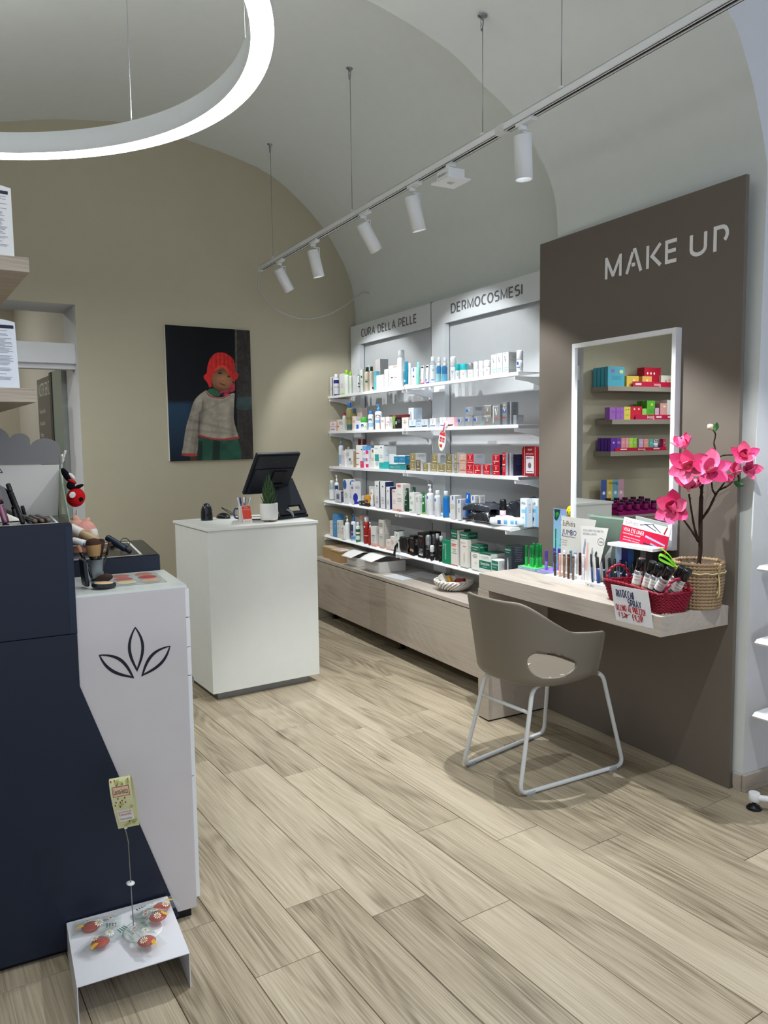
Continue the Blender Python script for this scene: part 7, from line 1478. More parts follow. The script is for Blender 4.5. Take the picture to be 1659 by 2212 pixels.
P(1, 'b', 1074, 1138, 890, 'box', '#7f8387', 'tall grey box with blue patch and white V', dep=0.05, dec='V:f4f4f4:0.84 r:0.05:0.55:0.8:0.66:2f62b8 r:0.1:0.3:0.7:0.36:b03a4a', sd='#8b8f93', sdec='l:10:0.95:5b5f63')
P(1, 'b', 1184, 1206, 888, 'box', '#8d9195', 'second tall grey box at the right, seen edge on', dep=0.05, d=0.03, sd='#7f8387', sdec='l:10:0.95:5b5f63')
P(1, 'b', 1236, 1282, 1082, 'box', '#8f9397', 'low grey box at the right end', dep=0.05, d=0.03, sd='#888c90', dec='l:3:0.7:6d7175')
# --- third shelf
P(2, 'c', 204, 300, 168, 'pump', '#d9e3ea', 'pale blue lotion bottle with grey pump at the left end', c2='#7d94ac', dec='b:0.15:0.62:8fb4dc', wk=0.8)
P(2, 'c', 256, 306, 366, 'box', '#e6dfe0', 'narrow pinkish box before the lotion bottle', dep=0.03, dec='l:4:0.7:d8b0b4')
P(2, 'c', 312, 392, 350, 'box', W2, 'white box with blue grey mark', dep=0.05, d=0.03, dec='l:4:0.8')
P(2, 'c', 336, 396, 310, 'bottle', '#eceef0', 'white bottle rising behind the blue grey marked box', c2=WHITE, d=0.09)
P(2, 'c', 372, 436, 376, 'box', '#e4e4e4', 'white box with tan side', dep=0.05, dec='r:0:0.4:0.4:0.55:4a6a84 l:4:0.35', sd='#b39a72')
P(2, 'c', 478, 568, 286, 'box', '#eeeceb', 'tall white box with red side lines', dep=0.045, dec='r:0:0.62:0.5:0.65:b8323c r:0:0.4:0.5:0.43:b8323c r:0:0.12:0.35:0.15:b8323c o:0.9:0.8:0.08:0.03:1d1f2a', sd='#dfe2e6')
P(2, 'c', 500, 556, 196, 'bottle', '#7c141c', 'bottle with dark red cap at the back, left one', c2='#6d1016', d=0.1, dec='', wk=1.2)
P(2, 'c', 566, 630, 196, 'bottle', '#7c141c', 'bottle with dark red cap at the back, right one', c2='#6d1016', d=0.1, wk=1.2)
P(2, 'c', 540, 580, 526, 'box', '#d94a68', 'small pink box before the red lined one', dep=0.02, d=0.006, dec='l:3:0.7:f0b9c4')
P(2, 'c', 576, 622, 300, 'box', '#ece9f0', 'slim box with sky blue top and foot', dep=0.05, dec='b:0.8:1:6fb2e8 b:0.3:0.46:8cc2ec l:3:0.7:a06ab0', sd='#5c9cd6')
P(2, 'c', 620, 662, 366, 'box', '#f0ecee', 'slim white box with pink ends', dep=0.05, dec='b:0.8:1:e0357a b:0.03:0.22:e0357a o:0.4:0.48:0.3:0.1:e0607a', sd='#e6e6ea')
P(2, 'c', 700, 746, 330, 'box', '#e8e6e0', 'narrow white box with olive badge', dep=0.04, dec='r:0.3:0.78:0.75:0.92:6f6a48 l:3:0.5:b0763c')
P(2, 'c', 748, 828, 292, 'box', '#e9ecec', 'white box with teal square', dep=0.04, d=0.02, dec='r:0.12:0.32:0.85:0.62:2fa39a t:0.1:0.86:0.6:0.05:rilas:6fa4c8 l:3:0.25')
P(2, 'c', 820, 886, 306, 'box', '#e8eced', 'tall white box with turquoise wave foot', dep=0.075, dec='b:0:0.28:2ab3ae o:0.5:0.95:0.15:0.03:1d2a4a l:3:0.6', sd='#d5dcde', sdec='b:0:0.32:2ab3ae l:7:0.92:9aa3a8')
P(2, 'c', 966, 1076, 236, 'card', glass('#e6ebee', 0.05, 0.3), 'clear rounded plastic holder card', dep=0.002, d=0.06, dec='r:0.05:0:0.95:0.55:d5dbde l:2:0.9')
P(2, 'c', 968, 1230, 576, 'box', '#2e8f92', 'long flat teal box lying below', c2='#dfe6e8', dep=0.05, dec='t:0.08:0.3:0.2:0.3:SYN:d5eef0 t:0.35:0.4:0.3:0.25:HYDRA:a5d8da', sd='#1a1c22')
P(2, 'c', 1042, 1106, 440, 'box', '#2a86ae', 'small blue box on the flat teal one, left', c2='#e2e9ee', dep=0.06, dec='b:0.88:1:e6edf0 b:0:0.12:e6edf0 l:3:0.6:9fd2e4', yb=566)
P(2, 'c', 1110, 1210, 442, 'box', '#2a86ae', 'blue box on the flat teal one, right', c2='#e2e9ee', dep=0.08, dec='b:0.88:1:e6edf0 b:0:0.12:e6edf0 l:3:0.6:9fd2e4', yb=566, sd='#2a86ae')
gd, gs = '#8f8258', '#c4c8cc'
def gold(z, xl, xr, yt, lab, yb=None, dep=0.05, c=gd, sd=gs, d=0.012): P(2, z, xl, xr, yt, 'box', c, lab, c2='#c9c3ae', dep=dep, d=d, dec='V:f1ead2:0.82 r:0.2:0.16:0.8:0.22:e6dec2', sd=sd, yb=yb, sdec='l:5:0.85:8f9498')
gold('c', 1280, 1362, 546, 'gold box with V mark, lower left of the gold stack'); gold('c', 1282, 1366, 410, 'gold box with V mark, upper left of the gold stack', 544, 0.085)
gold('c', 1370, 1442, 506, 'dark bronze narrow box with V mark', c='#6b6152', dep=0.03)
gold('c', 1474, 1552, 556, 'gold box standing alone behind the oval tag, left'); gold('d', -6, 100, 556, 'gold box under the oval tag, lower', d=0.03); gold('d', 18, 106, 420, 'gold box under the oval tag, upper', 554, 0.085, d=0.03)
gold('d', 116, 212, 562, 'gold box right of the oval tag, single'); gold('d', 230, 322, 562, 'gold box, lower of the third gold stack'); gold('d', 232, 322, 430, 'gold box, upper of the third gold stack', 560, c='#7d7250')
gold('d', 360, 396, 558, 'narrow gold box, lower of two', dep=0.06); gold('d', 360, 398, 402, 'narrow gold box, upper of two', 556, 0.06)
for yb, yt, s in ((None, 566, 'lower'), (564, 424, 'upper')): P(2, 'd', 428, 528, yt, 'box', '#c9a596', 'rose beige box with V mark, %s' % s, dep=0.04, dec='V:f3e6de:0.84 r:0.1:0.3:0.9:0.36:c8503c', yb=yb)
rd = '#c4182a'
P(2, 'd', 538, 638, 572, 'box', rd, 'red box with white V, lower left of the red group', dep=0.05, dec='V:f4f0f0:0.86 t:0.2:0.36:0.6:0.08:Liftac:f0e0e0 r:0.1:0.14:0.9:0.2:f0dada', sd='#d9c4c6')
P(2, 'd', 544, 644, 420, 'box', rd, 'red box with white V, upper left of the red group', dep=0.085, dec='V:f4f0f0:0.86 t:0.2:0.36:0.6:0.08:Liftac:f0e0e0 r:0.1:0.14:0.9:0.2:f0dada', yb=570, sd='#b9c6cf', sdec='l:5:0.85:8f9ba4')
P(2, 'd', 650, 754, 580, 'box', rd, 'small red box with white V, single, left one', dep=0.045, dec='V:f4f0f0:0.86 r:0.15:0.36:0.8:0.42:f0dada o:0.25:0.2:0.08:0.06:f4f0f0', sd='#c9ccd0')
P(2, 'd', 784, 890, 574, 'box', rd, 'small red box with white V, single, right one', dep=0.07, dec='V:f4f0f0:0.86 r:0.15:0.3:0.85:0.36:f0dada r:0.2:0.15:0.8:0.18:f0dada', c2='#d5d5d8', sd='#a9adb2')
P(2, 'd', 926, 1036, 580, 'box', rd, 'red box with navy side, lower of two', dep=0.05, dec='V:f4f0f0:0.86 r:0.15:0.3:0.85:0.38:f0dada o:0.3:0.16:0.06:0.06:f4f0f0', sd='#23233f')
P(2, 'd', 926, 1036, 430, 'box', rd, 'red box with navy side, upper of two', dep=0.05, dec='V:f4f0f0:0.86 r:0.15:0.3:0.85:0.38:e0d0e8 o:0.3:0.16:0.06:0.06:f4f0f0', sd='#23233f', yb=578)
P(2, 'd', 1072, 1122, 402, 'box', rd, 'narrow tall red box with grey side', dep=0.06, dec='V:f4f0f0:0.88 r:0.1:0.45:0.8:0.5:f0dada l:4:0.35:f0c0c4', sd='#c3c7cc', sdec='b:0.9:1:d3d6da r:0.3:0:0.4:1:8f3a5a l:9:0.9:7f858c')
P(2, 'd', 1184, 1192, 408, 'box', '#b8bcc2', 'thin silver box beside the tall red one', dep=0.03, d=0.03, sd='#c9cdd2')
P(2, 'd', 1236, 1244, 426, 'box', '#20203a', 'dark navy box seen from its side', dep=0.075, d=0.03, sd='#20203a', sdec='l:9:0.95:4a4a70')
P(2, 'd', 1366, 1612, 306, 'tin', '#7e121b', 'dark red metal tin beside the makeup panel', dep=0.05, d=0.068, dec='r:0.16:0.02:0.18:0.98:e6c9c0 r:0.8:0.02:0.82:0.98:e6c9c0 t:0.36:0.86:0.28:0.06:VICHY:f0dcd8 t:0.25:0.72:0.46:0.05:LIFTACTIV:e0a9a9 r:0.24:0.1:0.74:0.68:cfc3c9 r:0.28:0.58:0.68:0.64:a9a0a8 o:0.48:0.36:0.1:0.1:6a5a64 r:0.3:0.14:0.68:0.17:4a3a44')
# --- fourth shelf
P(3, 'c', 78, 150, 812, 'bottle', CLR, 'clear round bottle with white cap at the left end', c2='#e4e6e8', d=0.03, dec='r:0:0.1:1:0.75:d9dde0', wk=1.1)
P(3, 'c', 148, 226, 736, 'pump', '#eef0f2', 'white pump bottle with navy shield label', c2=WHITE, d=0.05, dec='r:0.1:0.72:0.75:0.95:27307c o:0.4:0.72:0.3:0.1:27307c l:3:0.5', wk=0.85)
P(3, 'c', 158, 252, 972, 'box', '#dcdde0', 'grey box with framed picture', dep=0.045, dec='r:0.28:0.25:0.75:0.75:7d86a4 r:0.36:0.35:0.66:0.65:4a5070 l:1:0.1', sd='#4a4a78', d=0.01)
P(3, 'c', 286, 362, 800, 'box', '#eceef2', 'tall white box with blue round patch', dep=0.06, dec='o:0.3:0.78:0.35:0.2:2a62b4 t:0.2:0.45:0.4:0.03:fair:d89a7a l:4:0.4', sd='#e4e7ec', sdec='o:0.6:0.85:0.4:0.12:2a62b4 l:4:0.4')
P(3, 'c', 402, 444, 836, 'box', '#e6e6ea', 'tall white box with blue foot, second tall one', dep=0.06, dec='l:5:0.85 r:0.1:0.7:0.7:0.76:4a5a9a', sd='#e2e2e6', sdec='o:0.2:0.3:0.35:0.2:2b34a4 r:0:0:0.7:0.12:2b34a4 l:3:0.8', c2='#f0f0f2')
P(3, 'c', 466, 606, 1040, 'jar', '#e6e2d4', 'cream coloured low jar', c2='#e9e5d8', d=0.06)
P(3, 'c', 524, 574, 1120, 'box', '#1f2a2e', 'small dark box with white square, left', dep=0.03, dec='r:0.1:0.1:0.6:0.7:5a6a6a r:0.25:0.3:0.5:0.5:d8dcd8')
P(3, 'c', 576, 610, 1116, 'box', '#23262e', 'small dark box with white line, right', dep=0.03, dec='r:0.1:0.3:0.8:0.5:b9bcc0')
P(3, 'c', 610, 668, 1034, 'box', '#e3a52e', 'small yellow and dark box', dep=0.045, dec='b:0:0.3:1f2436 r:0.1:0.35:0.8:0.6:8a3a34', sd='#d99a28', sdec='b:0:0.3:1f2436')
P(3, 'c', 676, 754, 944, 'tube', '#e9e9ea', 'white tube with black ornament', c2='#e0e0e2', dec='r:0.25:0.68:0.6:0.78:2a2a33 o:0.4:0.4:0.12:0.1:22222a l:2:0.3')
P(3, 'c', 672, 756, 905, 'box', '#d8d6cc', 'beige box behind the white ornament tube', dep=0.03, d=0.09)
P(3, 'c', 756, 822, 826, 'box', '#ecedf0', 'tall white box with navy side, first of three', dep=0.05, dec='o:0.5:0.82:0.12:0.03:3a3f5c t:0.3:0.72:0.4:0.02:nuxe:8a8fa0 l:5:0.4', sd='#232a5a')
P(3, 'c', 838, 912, 834, 'box', '#ecedf0', 'tall white box with navy side, second of three', dep=0.07, dec='o:0.5:0.82:0.12:0.03:3a3f5c l:5:0.4', sd='#28305f')
P(3, 'c', 926, 980, 912, 'box', '#ecedf0', 'white box with navy side, shorter third', dep=0.05, dec='o:0.5:0.82:0.12:0.03:3a3f5c l:4:0.4', sd='#28305f')
P(3, 'c', 1014, 1076, 952, 'box', '#f0e4e4', 'white box with pink corner triangles, small', dep=0.03, dec='r:0.1:0.88:0.7:0.96:e8a0a4 r:0.1:0:0.9:0.08:f0b0ac l:4:0.5:d89a9c')
P(3, 'c', 1074, 1176, 866, 'box', '#ebe6e2', 'white box with coral corner triangles, large', dep=0.06, dec='r:0.2:0.88:0.7:0.97:dc6f74 r:0.05:0:0.8:0.06:e88a84 t:0.2:0.6:0.5:0.04:somat:b0a8a4 l:3:0.45', sd='#d8d2cd')
P(3, 'c', 1180, 1290, 926, 'tube', '#17402c', 'dark green tube with white V, front', c2='#14351f', dec='t:0.2:0.8:0.6:0.07:VICHY:e6efe8 t:0.3:0.6:0.4:0.16:V:f0f6f2 r:0.15:0.4:0.85:0.44:8fb09c r:0.15:0.2:0.85:0.26:5a8a70')
P(3, 'c', 1296, 1392, 914, 'tube', '#17402c', 'dark green tube with white V, rear', c2='#14351f', d=0.07, dec='t:0.3:0.72:0.4:0.14:V:f0f6f2')
P(3, 'c', 1272, 1346, 998, 'box', '#e8ebe8', 'white box with V mark and green foot', dep=0.05, dec='t:0.15:0.68:0.3:0.14:V:5a7a68 r:0.05:0.1:0.5:0.18:3f8a5a l:3:0.55', sd='#d8dcd8')
P(3, 'c', 1364, 1412, 1032, 'box', '#e3e6e3', 'white box with small code mark', dep=0.06, dec='l:5:0.85', sd='#e6e9e6', sdec='r:0.5:0.18:0.8:0.32:9aa09c l:4:0.8', d=0.006)
P(3, 'c', 1452, 1520, 990, 'tube', '#1f7a3a', 'green tube with white V behind the pump bottle', c2='#9ad05a', dec='r:0.5:0.4:0.9:0.5:dff0e0 r:0.5:0.75:0.9:0.8:dff0e0')
P(3, 'c', 1518, 1650, 872, 'pump', '#e9ecef', 'large white pump bottle with blue mark', c2=WHITE, dec='r:0.05:0.85:0.25:0.97:2f74d0 l:6:0.7:8f9ba8', wk=0.85)
P(3, 'd', 52, 160, 962, 'bottle', '#e8ebef', 'white bottle with blue mark right of the pump bottle', c2=WHITE, dec='r:0.05:0.8:0.25:0.95:2f74d0 l:6:0.65:a3aab0', wk=0.92)
P(3, 'd', 182, 280, 974, 'bottle', CB, 'bright blue clear bottle with white cap', c2='#dfeaf2', dec='r:0.1:0.1:0.9:0.95:1f7fd8 l:5:0.5:9fd0f4')
P(3, 'd', 292, 366, 1040, 'box', '#e6e8ea', 'white box with blue bar, tall one', dep=0.05, dec='r:0.4:0.82:0.65:0.97:2f74d0 l:4:0.6:c9b9a0', sd='#cfd2d4')
P(3, 'd', 396, 452, 1096, 'box', '#e9ebed', 'white box with blue bar, short one', dep=0.05, dec='r:0.35:0.82:0.65:0.97:2f74d0 l:4:0.55', sd='#d2d4d6', d=0.008)
P(3, 'd', 500, 618, 1004, 'tube', '#1763c4', 'royal blue tube with white square', c2='#1658b0', dec='r:0.35:0.78:0.6:0.93:e6edf4 r:0.1:0.55:0.85:0.58:9fc4f0 l:4:0.4:7fb0ea')
P(3, 'd', 604, 662, 1040, 'box', '#e8eaec', 'white box with blue bar behind the royal blue tube', dep=0.04, dec='r:0.35:0.82:0.65:0.97:2f74d0 l:4:0.5', sd='#d5d7d8', sdec='r:0:0.2:1:0.35:4a2a34 l:5:0.9', d=0.025)
P(3, 'd', 722, 734, 1036, 'box', '#e0e2e4', 'white box with brown print, beside the black bags', dep=0.04, sd='#d5d7d8', sdec='r:0:0.2:1:0.35:4a2a34 l:5:0.9', d=0.035)
P(3, 'd', 1026, 1140, 1092, 'roll', '#dcb8bf', 'pink bottle with tall black cap before black bags', c2='#141416', d=0.06, dec='l:5:0.7:9a7f88', wk=0.9)
P(3, 'd', 1340, 1440, 1085, 'box', '#dde6ec', 'white and sky blue pack with clear wrap, left of two', dep=0.04, d=0.09, dec='t:0.1:0.8:0.7:0.08:ORIA:4a4f54 r:0.2:0.5:0.8:0.62:8fc0e0 o:0.4:0.25:0.25:0.1:6fb0dc r:0.75:0:1:0.7:7fbce4')
P(3, 'd', 1468, 1600, 1090, 'box', '#dfe8ee', 'white and sky blue pack with clear wrap, right of two', dep=0.04, d=0.145, dec='t:0.1:0.8:0.7:0.08:ORIA:4a4f54 r:0.2:0.52:0.8:0.64:8fc0e0 o:0.4:0.28:0.25:0.1:6fb0dc r:0.75:0:1:0.75:7fbce4')
# --- lowest shelf
P(4, 'e', 154, 196, 310, 'box', '#eae6e6', 'thin white box with red lines at the left end', dep=0.04, dec='r:0.2:0.5:0.8:0.54:c05a5a l:3:0.8:d0a0a0', sd='#d98a8a')
P(4, 'e', 196, 262, 212, 'box', '#4a92cc', 'tall sky blue box', dep=0.06, dec='r:0.05:0.62:0.95:0.66:7fb8e4 l:3:0.5:8fc4ec', sd='#3f84bc')
P(4, 'e', 262, 306, 304, 'box', '#e2e2de', 'white box with red print beside the sky blue one', dep=0.06, dec='o:0.5:0.8:0.2:0.06:a9a49a r:0.4:0.3:0.8:0.34:c85a4a l:4:0.6', sd='#dcdcd8', sdec='r:0.5:0.7:1:1:5a7f6a')
P(4, 'e', 322, 366, 386, 'box', '#e8e6e4', 'small white box with pink lettering', dep=0.03, dec='o:0.5:0.8:0.2:0.06:a99 l:5:0.6:d0a0a0'.replace('a99', 'aa9999'), d=0.006)
P(4, 'e', 374, 456, 236, 'pump', '#eceeee', 'plain white pump bottle', c2=WHITE, dec='l:2:0.4', wk=0.9)
P(4, 'e', 458, 566, 206, 'pump', '#dfe6ea', 'white lotion bottle with blue pump and navy label', c2='#3f76b8', dec='r:0.02:0.3:0.4:0.95:263a78 r:0.05:0.08:0.6:0.26:4a92d0 o:0.2:0.5:0.16:0.07:e4eaf0', wk=0.85)
P(4, 'e', 540, 604, 330, 'bottle', '#e2e9e2', 'white bottle with dark green label bands', c2='#e4e8e4', dec='b:0.7:0.9:1f5a3a b:0.45:0.55:2f6a48 b:0:0.16:2f8a54', d=0.01)
P(4, 'e', 600, 642, 236, 'box', '#c9ccca', 'tall grey box with salmon top', c2='#d98a7a', dep=0.05, dec='b:0.82:1:d98a7a', sd='#b0b4b2', d=0.05)
P(4, 'e', 652, 756, 254, 'bottle', '#a3231f', 'large brick red bottle with white cap', c2='#efe6e4', dec='r:0.1:0.85:0.3:0.93:f0dcd8 r:0.1:0.4:0.8:0.44:f0c4bc l:6:0.3:e8b0a8', wk=0.95)
P(4, 'e', 722, 792, 332, 'pump', '#a12420', 'brick red bottle with white pump', c2='#efe9e8', dec='l:6:0.5:e8b0a8', wk=0.9, d=0.01)
P(4, 'e', 766, 840, 396, 'box', '#e6e2df', 'white box with salmon foot and blue lettering', dep=0.05, dec='b:0:0.14:e9b0a0 r:0.15:0.52:0.85:0.56:4a7a94 r:0.2:0.44:0.8:0.48:8ab0c0 l:3:0.35', sd='#dad5d1', sdec='b:0:0.14:e9b0a0 l:4:0.8')
P(4, 'e', 884, 958, 300, 'box', '#cfcbc4', 'tall greige box with salmon foot', dep=0.06, dec='b:0:0.06:e9b0a0 r:0.25:0.5:0.75:0.68:e6e6e6 r:0.1:0.75:0.8:0.9:a39c92 l:2:0.4', sd='#b9b5ae', sdec='b:0:0.06:e9b0a0 l:8:0.9:e6e6e4')
P(4, 'e', 994, 1058, 596, 'box', '#ece2da', 'smallest box with peach foot', dep=0.03, dec='b:0:0.3:f0c9b4 l:3:0.75')
P(4, 'e', 1060, 1120, 546, 'box', '#eee6e2', 'small box with peach print', dep=0.03, dec='l:6:0.7:e0a48f r:0.1:0.02:0.9:0.06:9a6a6a')
P(4, 'e', 1118, 1190, 462, 'box', '#e4e8e4', 'white box with dark green rim', c2='#1f3a30', dep=0.05, dec='b:0.97:1:1f3a30 t:0.35:0.72:0.3:0.14:V:6f747a o:0.45:0.42:0.2:0.12:c9cec9', sd='#d2d8d4')
P(4, 'e', 1346, 1410, 532, 'box', '#161518', 'black box with orange figure', dep=0.05, dec='t:0.2:0.85:0.6:0.05:VICHY:e0e0e0 t:0.3:0.6:0.35:0.14:V:8a2a34 r:0.1:0.2:0.6:0.32:d0843a r:0.6:0.18:0.9:0.3:8fa0b0', sd='#1d1c20')
P(4, 'e', 1466, 1562, 492, 'box', '#141316', 'tall black box with dark red V', dep=0.05, dec='t:0.2:0.85:0.6:0.05:VICHY:e0e0e0 t:0.3:0.58:0.4:0.16:V:8f2434 l:4:0.32:c9c9c9 r:0.2:0.08:0.8:0.14:e0e0e0', sd='#1d1c20')
P(4, 'g', 62, 150, 520, 'roll', '#121214', 'black spray with tall silver cap, front', c2=mat('#b4b8bd', 0.25, 0.5, 0.6), dec='t:0.2:0.8:0.6:0.08:VICHY:d9d9d9 l:5:0.6:9a9a9a', d=0.012)
P(4, 'g', 152, 216, 508, 'roll', '#121214', 'black spray with silver cap, behind', c2=mat('#a9adb2', 0.25, 0.5, 0.6), d=0.08)
P(4, 'g', 30, 100, 480, 'box', '#17161a', 'black box behind the silver capped spray, left', dep=0.05, d=0.09); P(4, 'g', 118, 200, 470, 'box', '#1a181c', 'black box behind the silver capped spray, right', dep=0.05, d=0.11)
P(4, 'g', 128, 198, 676, 'roll', '#151517', 'short black roll-on with white cap', c2='#eceeee', dec='t:0.2:0.6:0.6:0.2:VICHY:d9d9d9', d=0.004)
P(4, 'g', 204, 286, 500, 'bottle', '#131315', 'black bottle with grey cap, left of two', c2='#b9bcbe', dec='l:6:0.7:9a9a9a', d=0.02, wk=1.0)
P(4, 'g', 256, 348, 538, 'bottle', '#131315', 'black bottle with grey cap and red V, right of two', c2='#c3c6c8', dec='t:0.2:0.85:0.5:0.06:VICHY:d9d9d9 t:0.2:0.6:0.3:0.16:V:a03040 l:4:0.4:9a9a9a', wk=1.0)
P(4, 'g', 310, 436, 606, 'box', '#128a64', 'green pack with sideways white lettering', dep=0.04, dec='', sd='#0f7a58')
lt = P(4, 'g', 442, 540, 446, 'box', '#e2ded8', 'tall white box with dark green head and coral foot, first', c2='#145a40', dep=0.05, dec='b:0.74:1:16614a t:0.1:0.88:0.8:0.05:Somatoline:f0f4f2 t:0.2:0.81:0.6:0.035:Cosmetic:d0e4da t:0.1:0.68:0.6:0.025:Snellente:4a4a4a r:0.1:0.58:0.85:0.61:e0604a r:0.1:0.54:0.7:0.56:e0604a b:0:0.02:e0604a l:3:0.45', sd='#d5d0ca')
P(4, 'g', 580, 690, 488, 'box', '#e0ddd6', 'tall white box with dark green head, second', c2='#145a40', dep=0.075, dec='b:0.82:1:16614a t:0.1:0.91:0.8:0.05:Somatoline:f0f4f2 t:0.2:0.85:0.6:0.03:Cosmetic:d0e4da t:0.1:0.7:0.6:0.025:Snellente:4a4a4a r:0.4:0.6:0.8:0.62:e0604a o:0.5:0.3:0.03:0.14:c9c0b6 o:0.6:0.3:0.03:0.14:c9c0b6 b:0:0.015:2f8a64', sd='#d2d0ca', sdec='b:0.82:1:16614a t:0.15:0.9:0.7:0.05:Somatoline:a9cfc0 r:0.4:0.24:0.9:0.34:8f959a l:3:0.6 b:0:0.015:2f8a64')
P(4, 'g', 566, 640, 438, 'box', '#145a40', 'dark green box with red dot behind the tall ones', dep=0.05, d=0.09, dec='o:0.9:0.96:0.2:0.05:b03a34')
P(4, 'g', 746, 862, 664, 'box', '#e9e7e2', 'white box with dark green head, shorter one', c2='#145a40', dep=0.065, dec='b:0.72:1:16614a t:0.08:0.88:0.84:0.06:Somatoline:f0f4f2 t:0.2:0.79:0.6:0.05:Cosmetic:d0e4da b:0.69:0.705:16614a l:3:0.6:5a5a5a o:0.6:0.3:0.12:0.04:d0c9c0 b:0:0.015:2f8a64', sd='#dedbd5', sdec='b:0.72:1:16614a t:0.1:0.88:0.8:0.06:Somatoline:a9cfc0')
P(4, 'g', 866, 1040, 796, 'box', '#e2e6e4', 'wide white and green flat box', c2='#2f5f4e', dep=0.13, dec='b:0.2:0.6:16735a t:0.12:0.38:0.76:0.16:Somatoline:f4f8f6 t:0.3:0.26:0.4:0.08:Cosmetic:d0e4da t:0.2:0.7:0.6:0.14:7_NOTTI:a9b0ae b:0.93:1:16614a', sd='#c9d0cc', sdec='b:0.45:0.62:2f7a60 l:3:0.8')
P(4, 'g', 1046, 1160, 900, 'box', '#e9ebea', 'small white box with green square near the desk', dep=0.08, dec='r:0.05:0.35:0.9:0.95:16735a t:0.1:0.68:0.76:0.14:Somatoline:f4f8f6 t:0.2:0.5:0.5:0.1:Cosmetic:d0e4da l:1:0.15:3a3a3a', sd='#c4c8c6', d=0.0)
P(4, 'g', 1246, 1348, 690, 'box', '#3a4248', 'dark grey box with figure and green head', c2='#2a3a38', dep=0.10, d=0.03, dec='b:0.72:1:16483f t:0.08:0.86:0.8:0.07:Somatoline:cfdcd8 t:0.2:0.78:0.55:0.05:Cosmetic:a9c0b8 o:0.48:0.4:0.1:0.24:b9c0c4 o:0.48:0.58:0.06:0.05:c9d0d4 t:0.1:0.06:0.8:0.06:UOMO:e6eaea', sd='#353b44', sdec='l:9:0.95:70777e')
# sideways lettering of the green pack
for o in bpy.data.objects:
    if o.get('label', '').startswith('green pack with sideways'):
        b = MB(); put_text(b, 'Somatoline', lambda x, y: Vector((0.036-0*x+y, -0.0008, 0.125-x)), 0.0, 0.0, 0.10, 0.014, WHITE); put_text(b, 'SkinSex'[:4], lambda x, y: Vector((0.016+y, -0.0008, 0.125-x)), 0.0, 0.0, 0.035, 0.012, WHITE); b.build('print', o)
# black bags, wrapped rolls, pouch
def crumple(name, M, sx_, sy_, sz_, mt, label, cat, group, amp=0.012, seed=0, part='bag', pw=0.35, ends=True):
    t = thing(name, M, label, cat, group); sd_ = Vector((seed*3.1, seed*1.7, 0)); b = MB()
    def f(u, v):
        a = 2*math.pi*u; s, c = math.sin(a), math.cos(a); k = abs(math.sin(math.pi*v))**pw
        flat = max(0.0, abs(v-0.5)*2-0.72)/0.28 if ends else 0.0                    # gathered, flattened bag ends
        y = sy_*math.copysign(abs(c)**0.55, c)*(k if not ends else 1.0); z = sz_*(0.5+0.5*math.copysign(abs(s)**0.55, s)*(k if not ends else 1.0))
        z = z*(1-0.75*flat)+0.10*sz_*flat; y = y*(1+0.15*flat); p = Vector((sx_*(v-0.5)*2, y, z))
        r1 = abs(noise.noise(p*9+sd_)); r2 = abs(noise.noise(p*24+sd_)); d_ = amp*0.8*(1.0-2.6*r1)+amp*0.28*(1-2.6*r2)
        return p+Vector((amp*1.0*noise.noise(p*9+sd_*2), d_*0.7*math.copysign(1, c), max(-z, d_*(1 if s > 0 else 0))))
    b.grid(f, 64, 48, mt, closed_u=True)
    if ends:
        pass
    b.build(part, t); return t
bag = mat('#24272e', 0.22, 0.6, bump=0.25, bscale=60)
p1 = on_n(930+830/6.9125, 920+1330/6.9125, SN2+0.08); 
crumple('plastic_bag', TR(W(SN2+0.085, p1.dot(AV)-0.01, 1.0006), WROT), 0.135, 0.075, 0.06, bag, 'crumpled black plastic bag, lower one of the pile, fourth shelf', 'bag', 'products on the fourth shelf', 0.014, 1)
crumple('plastic_bag', TR(W(SN2+0.09, p1.dot(AV)+0.0, 1.060), WROT+0.1), 0.13, 0.07, 0.045, mat('#3a3e47', 0.22, 0.6, bump=0.25, bscale=60), 'crumpled dark grey bag on top of the black one, fourth shelf', 'bag', 'products on the fourth shelf', 0.014, 2)
crumple('plastic_bag', TR(W(SN2+0.165, p1.dot(AV)-0.23, 1.0006), WROT+0.25, 0, -0.25), 0.14, 0.06, 0.125, bag, 'large black plastic bag leaning behind the pink bottle, fourth shelf', 'bag', 'products on the fourth shelf', 0.016, 3)
roll = mat('#dfe7ee', 0.2, 0.5, bump=0.2, bscale=80)
for i, (n_, a_, lb) in enumerate(((2.735, 3.52, 'front one'), (2.775, 3.60, 'rear one'))):
    t = crumple('wrapped_roll', TR(W(n_, a_, 1.0006), WROT+R(28)), 0.11, 0.026, 0.05, roll, 'clear wrapped white and blue roll lying on the fourth shelf, '+lb, 'roll', 'products on the fourth shelf', 0.004, 4+i, 'wrap', 0.18, False)
    b = MB()
    for k, (x0, x1, c) in enumerate(((-0.05, -0.03, '#3c5a86'), (-0.01, 0.01, '#6fa8d8'), (0.03, 0.05, '#78b4dc'), (0.06, 0.07, '#5b9ccb'))):
        b.add([(x0+(x1-x0)*(j % 2), -0.0315*math.cos(R(-30+12*(j//2)))*1.0, 0.026+0.028*math.sin(R(-30+12*(j//2)))) for j in range(10)], [(2*j, 2*j+1, 2*j+3, 2*j+2) for j in range(4)], mat(c, 0.3))
    b.build('print', t, kind='stuff')
pk_ = on_n(690+1270/6.9125, 1080+780/6.9125, SN2+0.03)
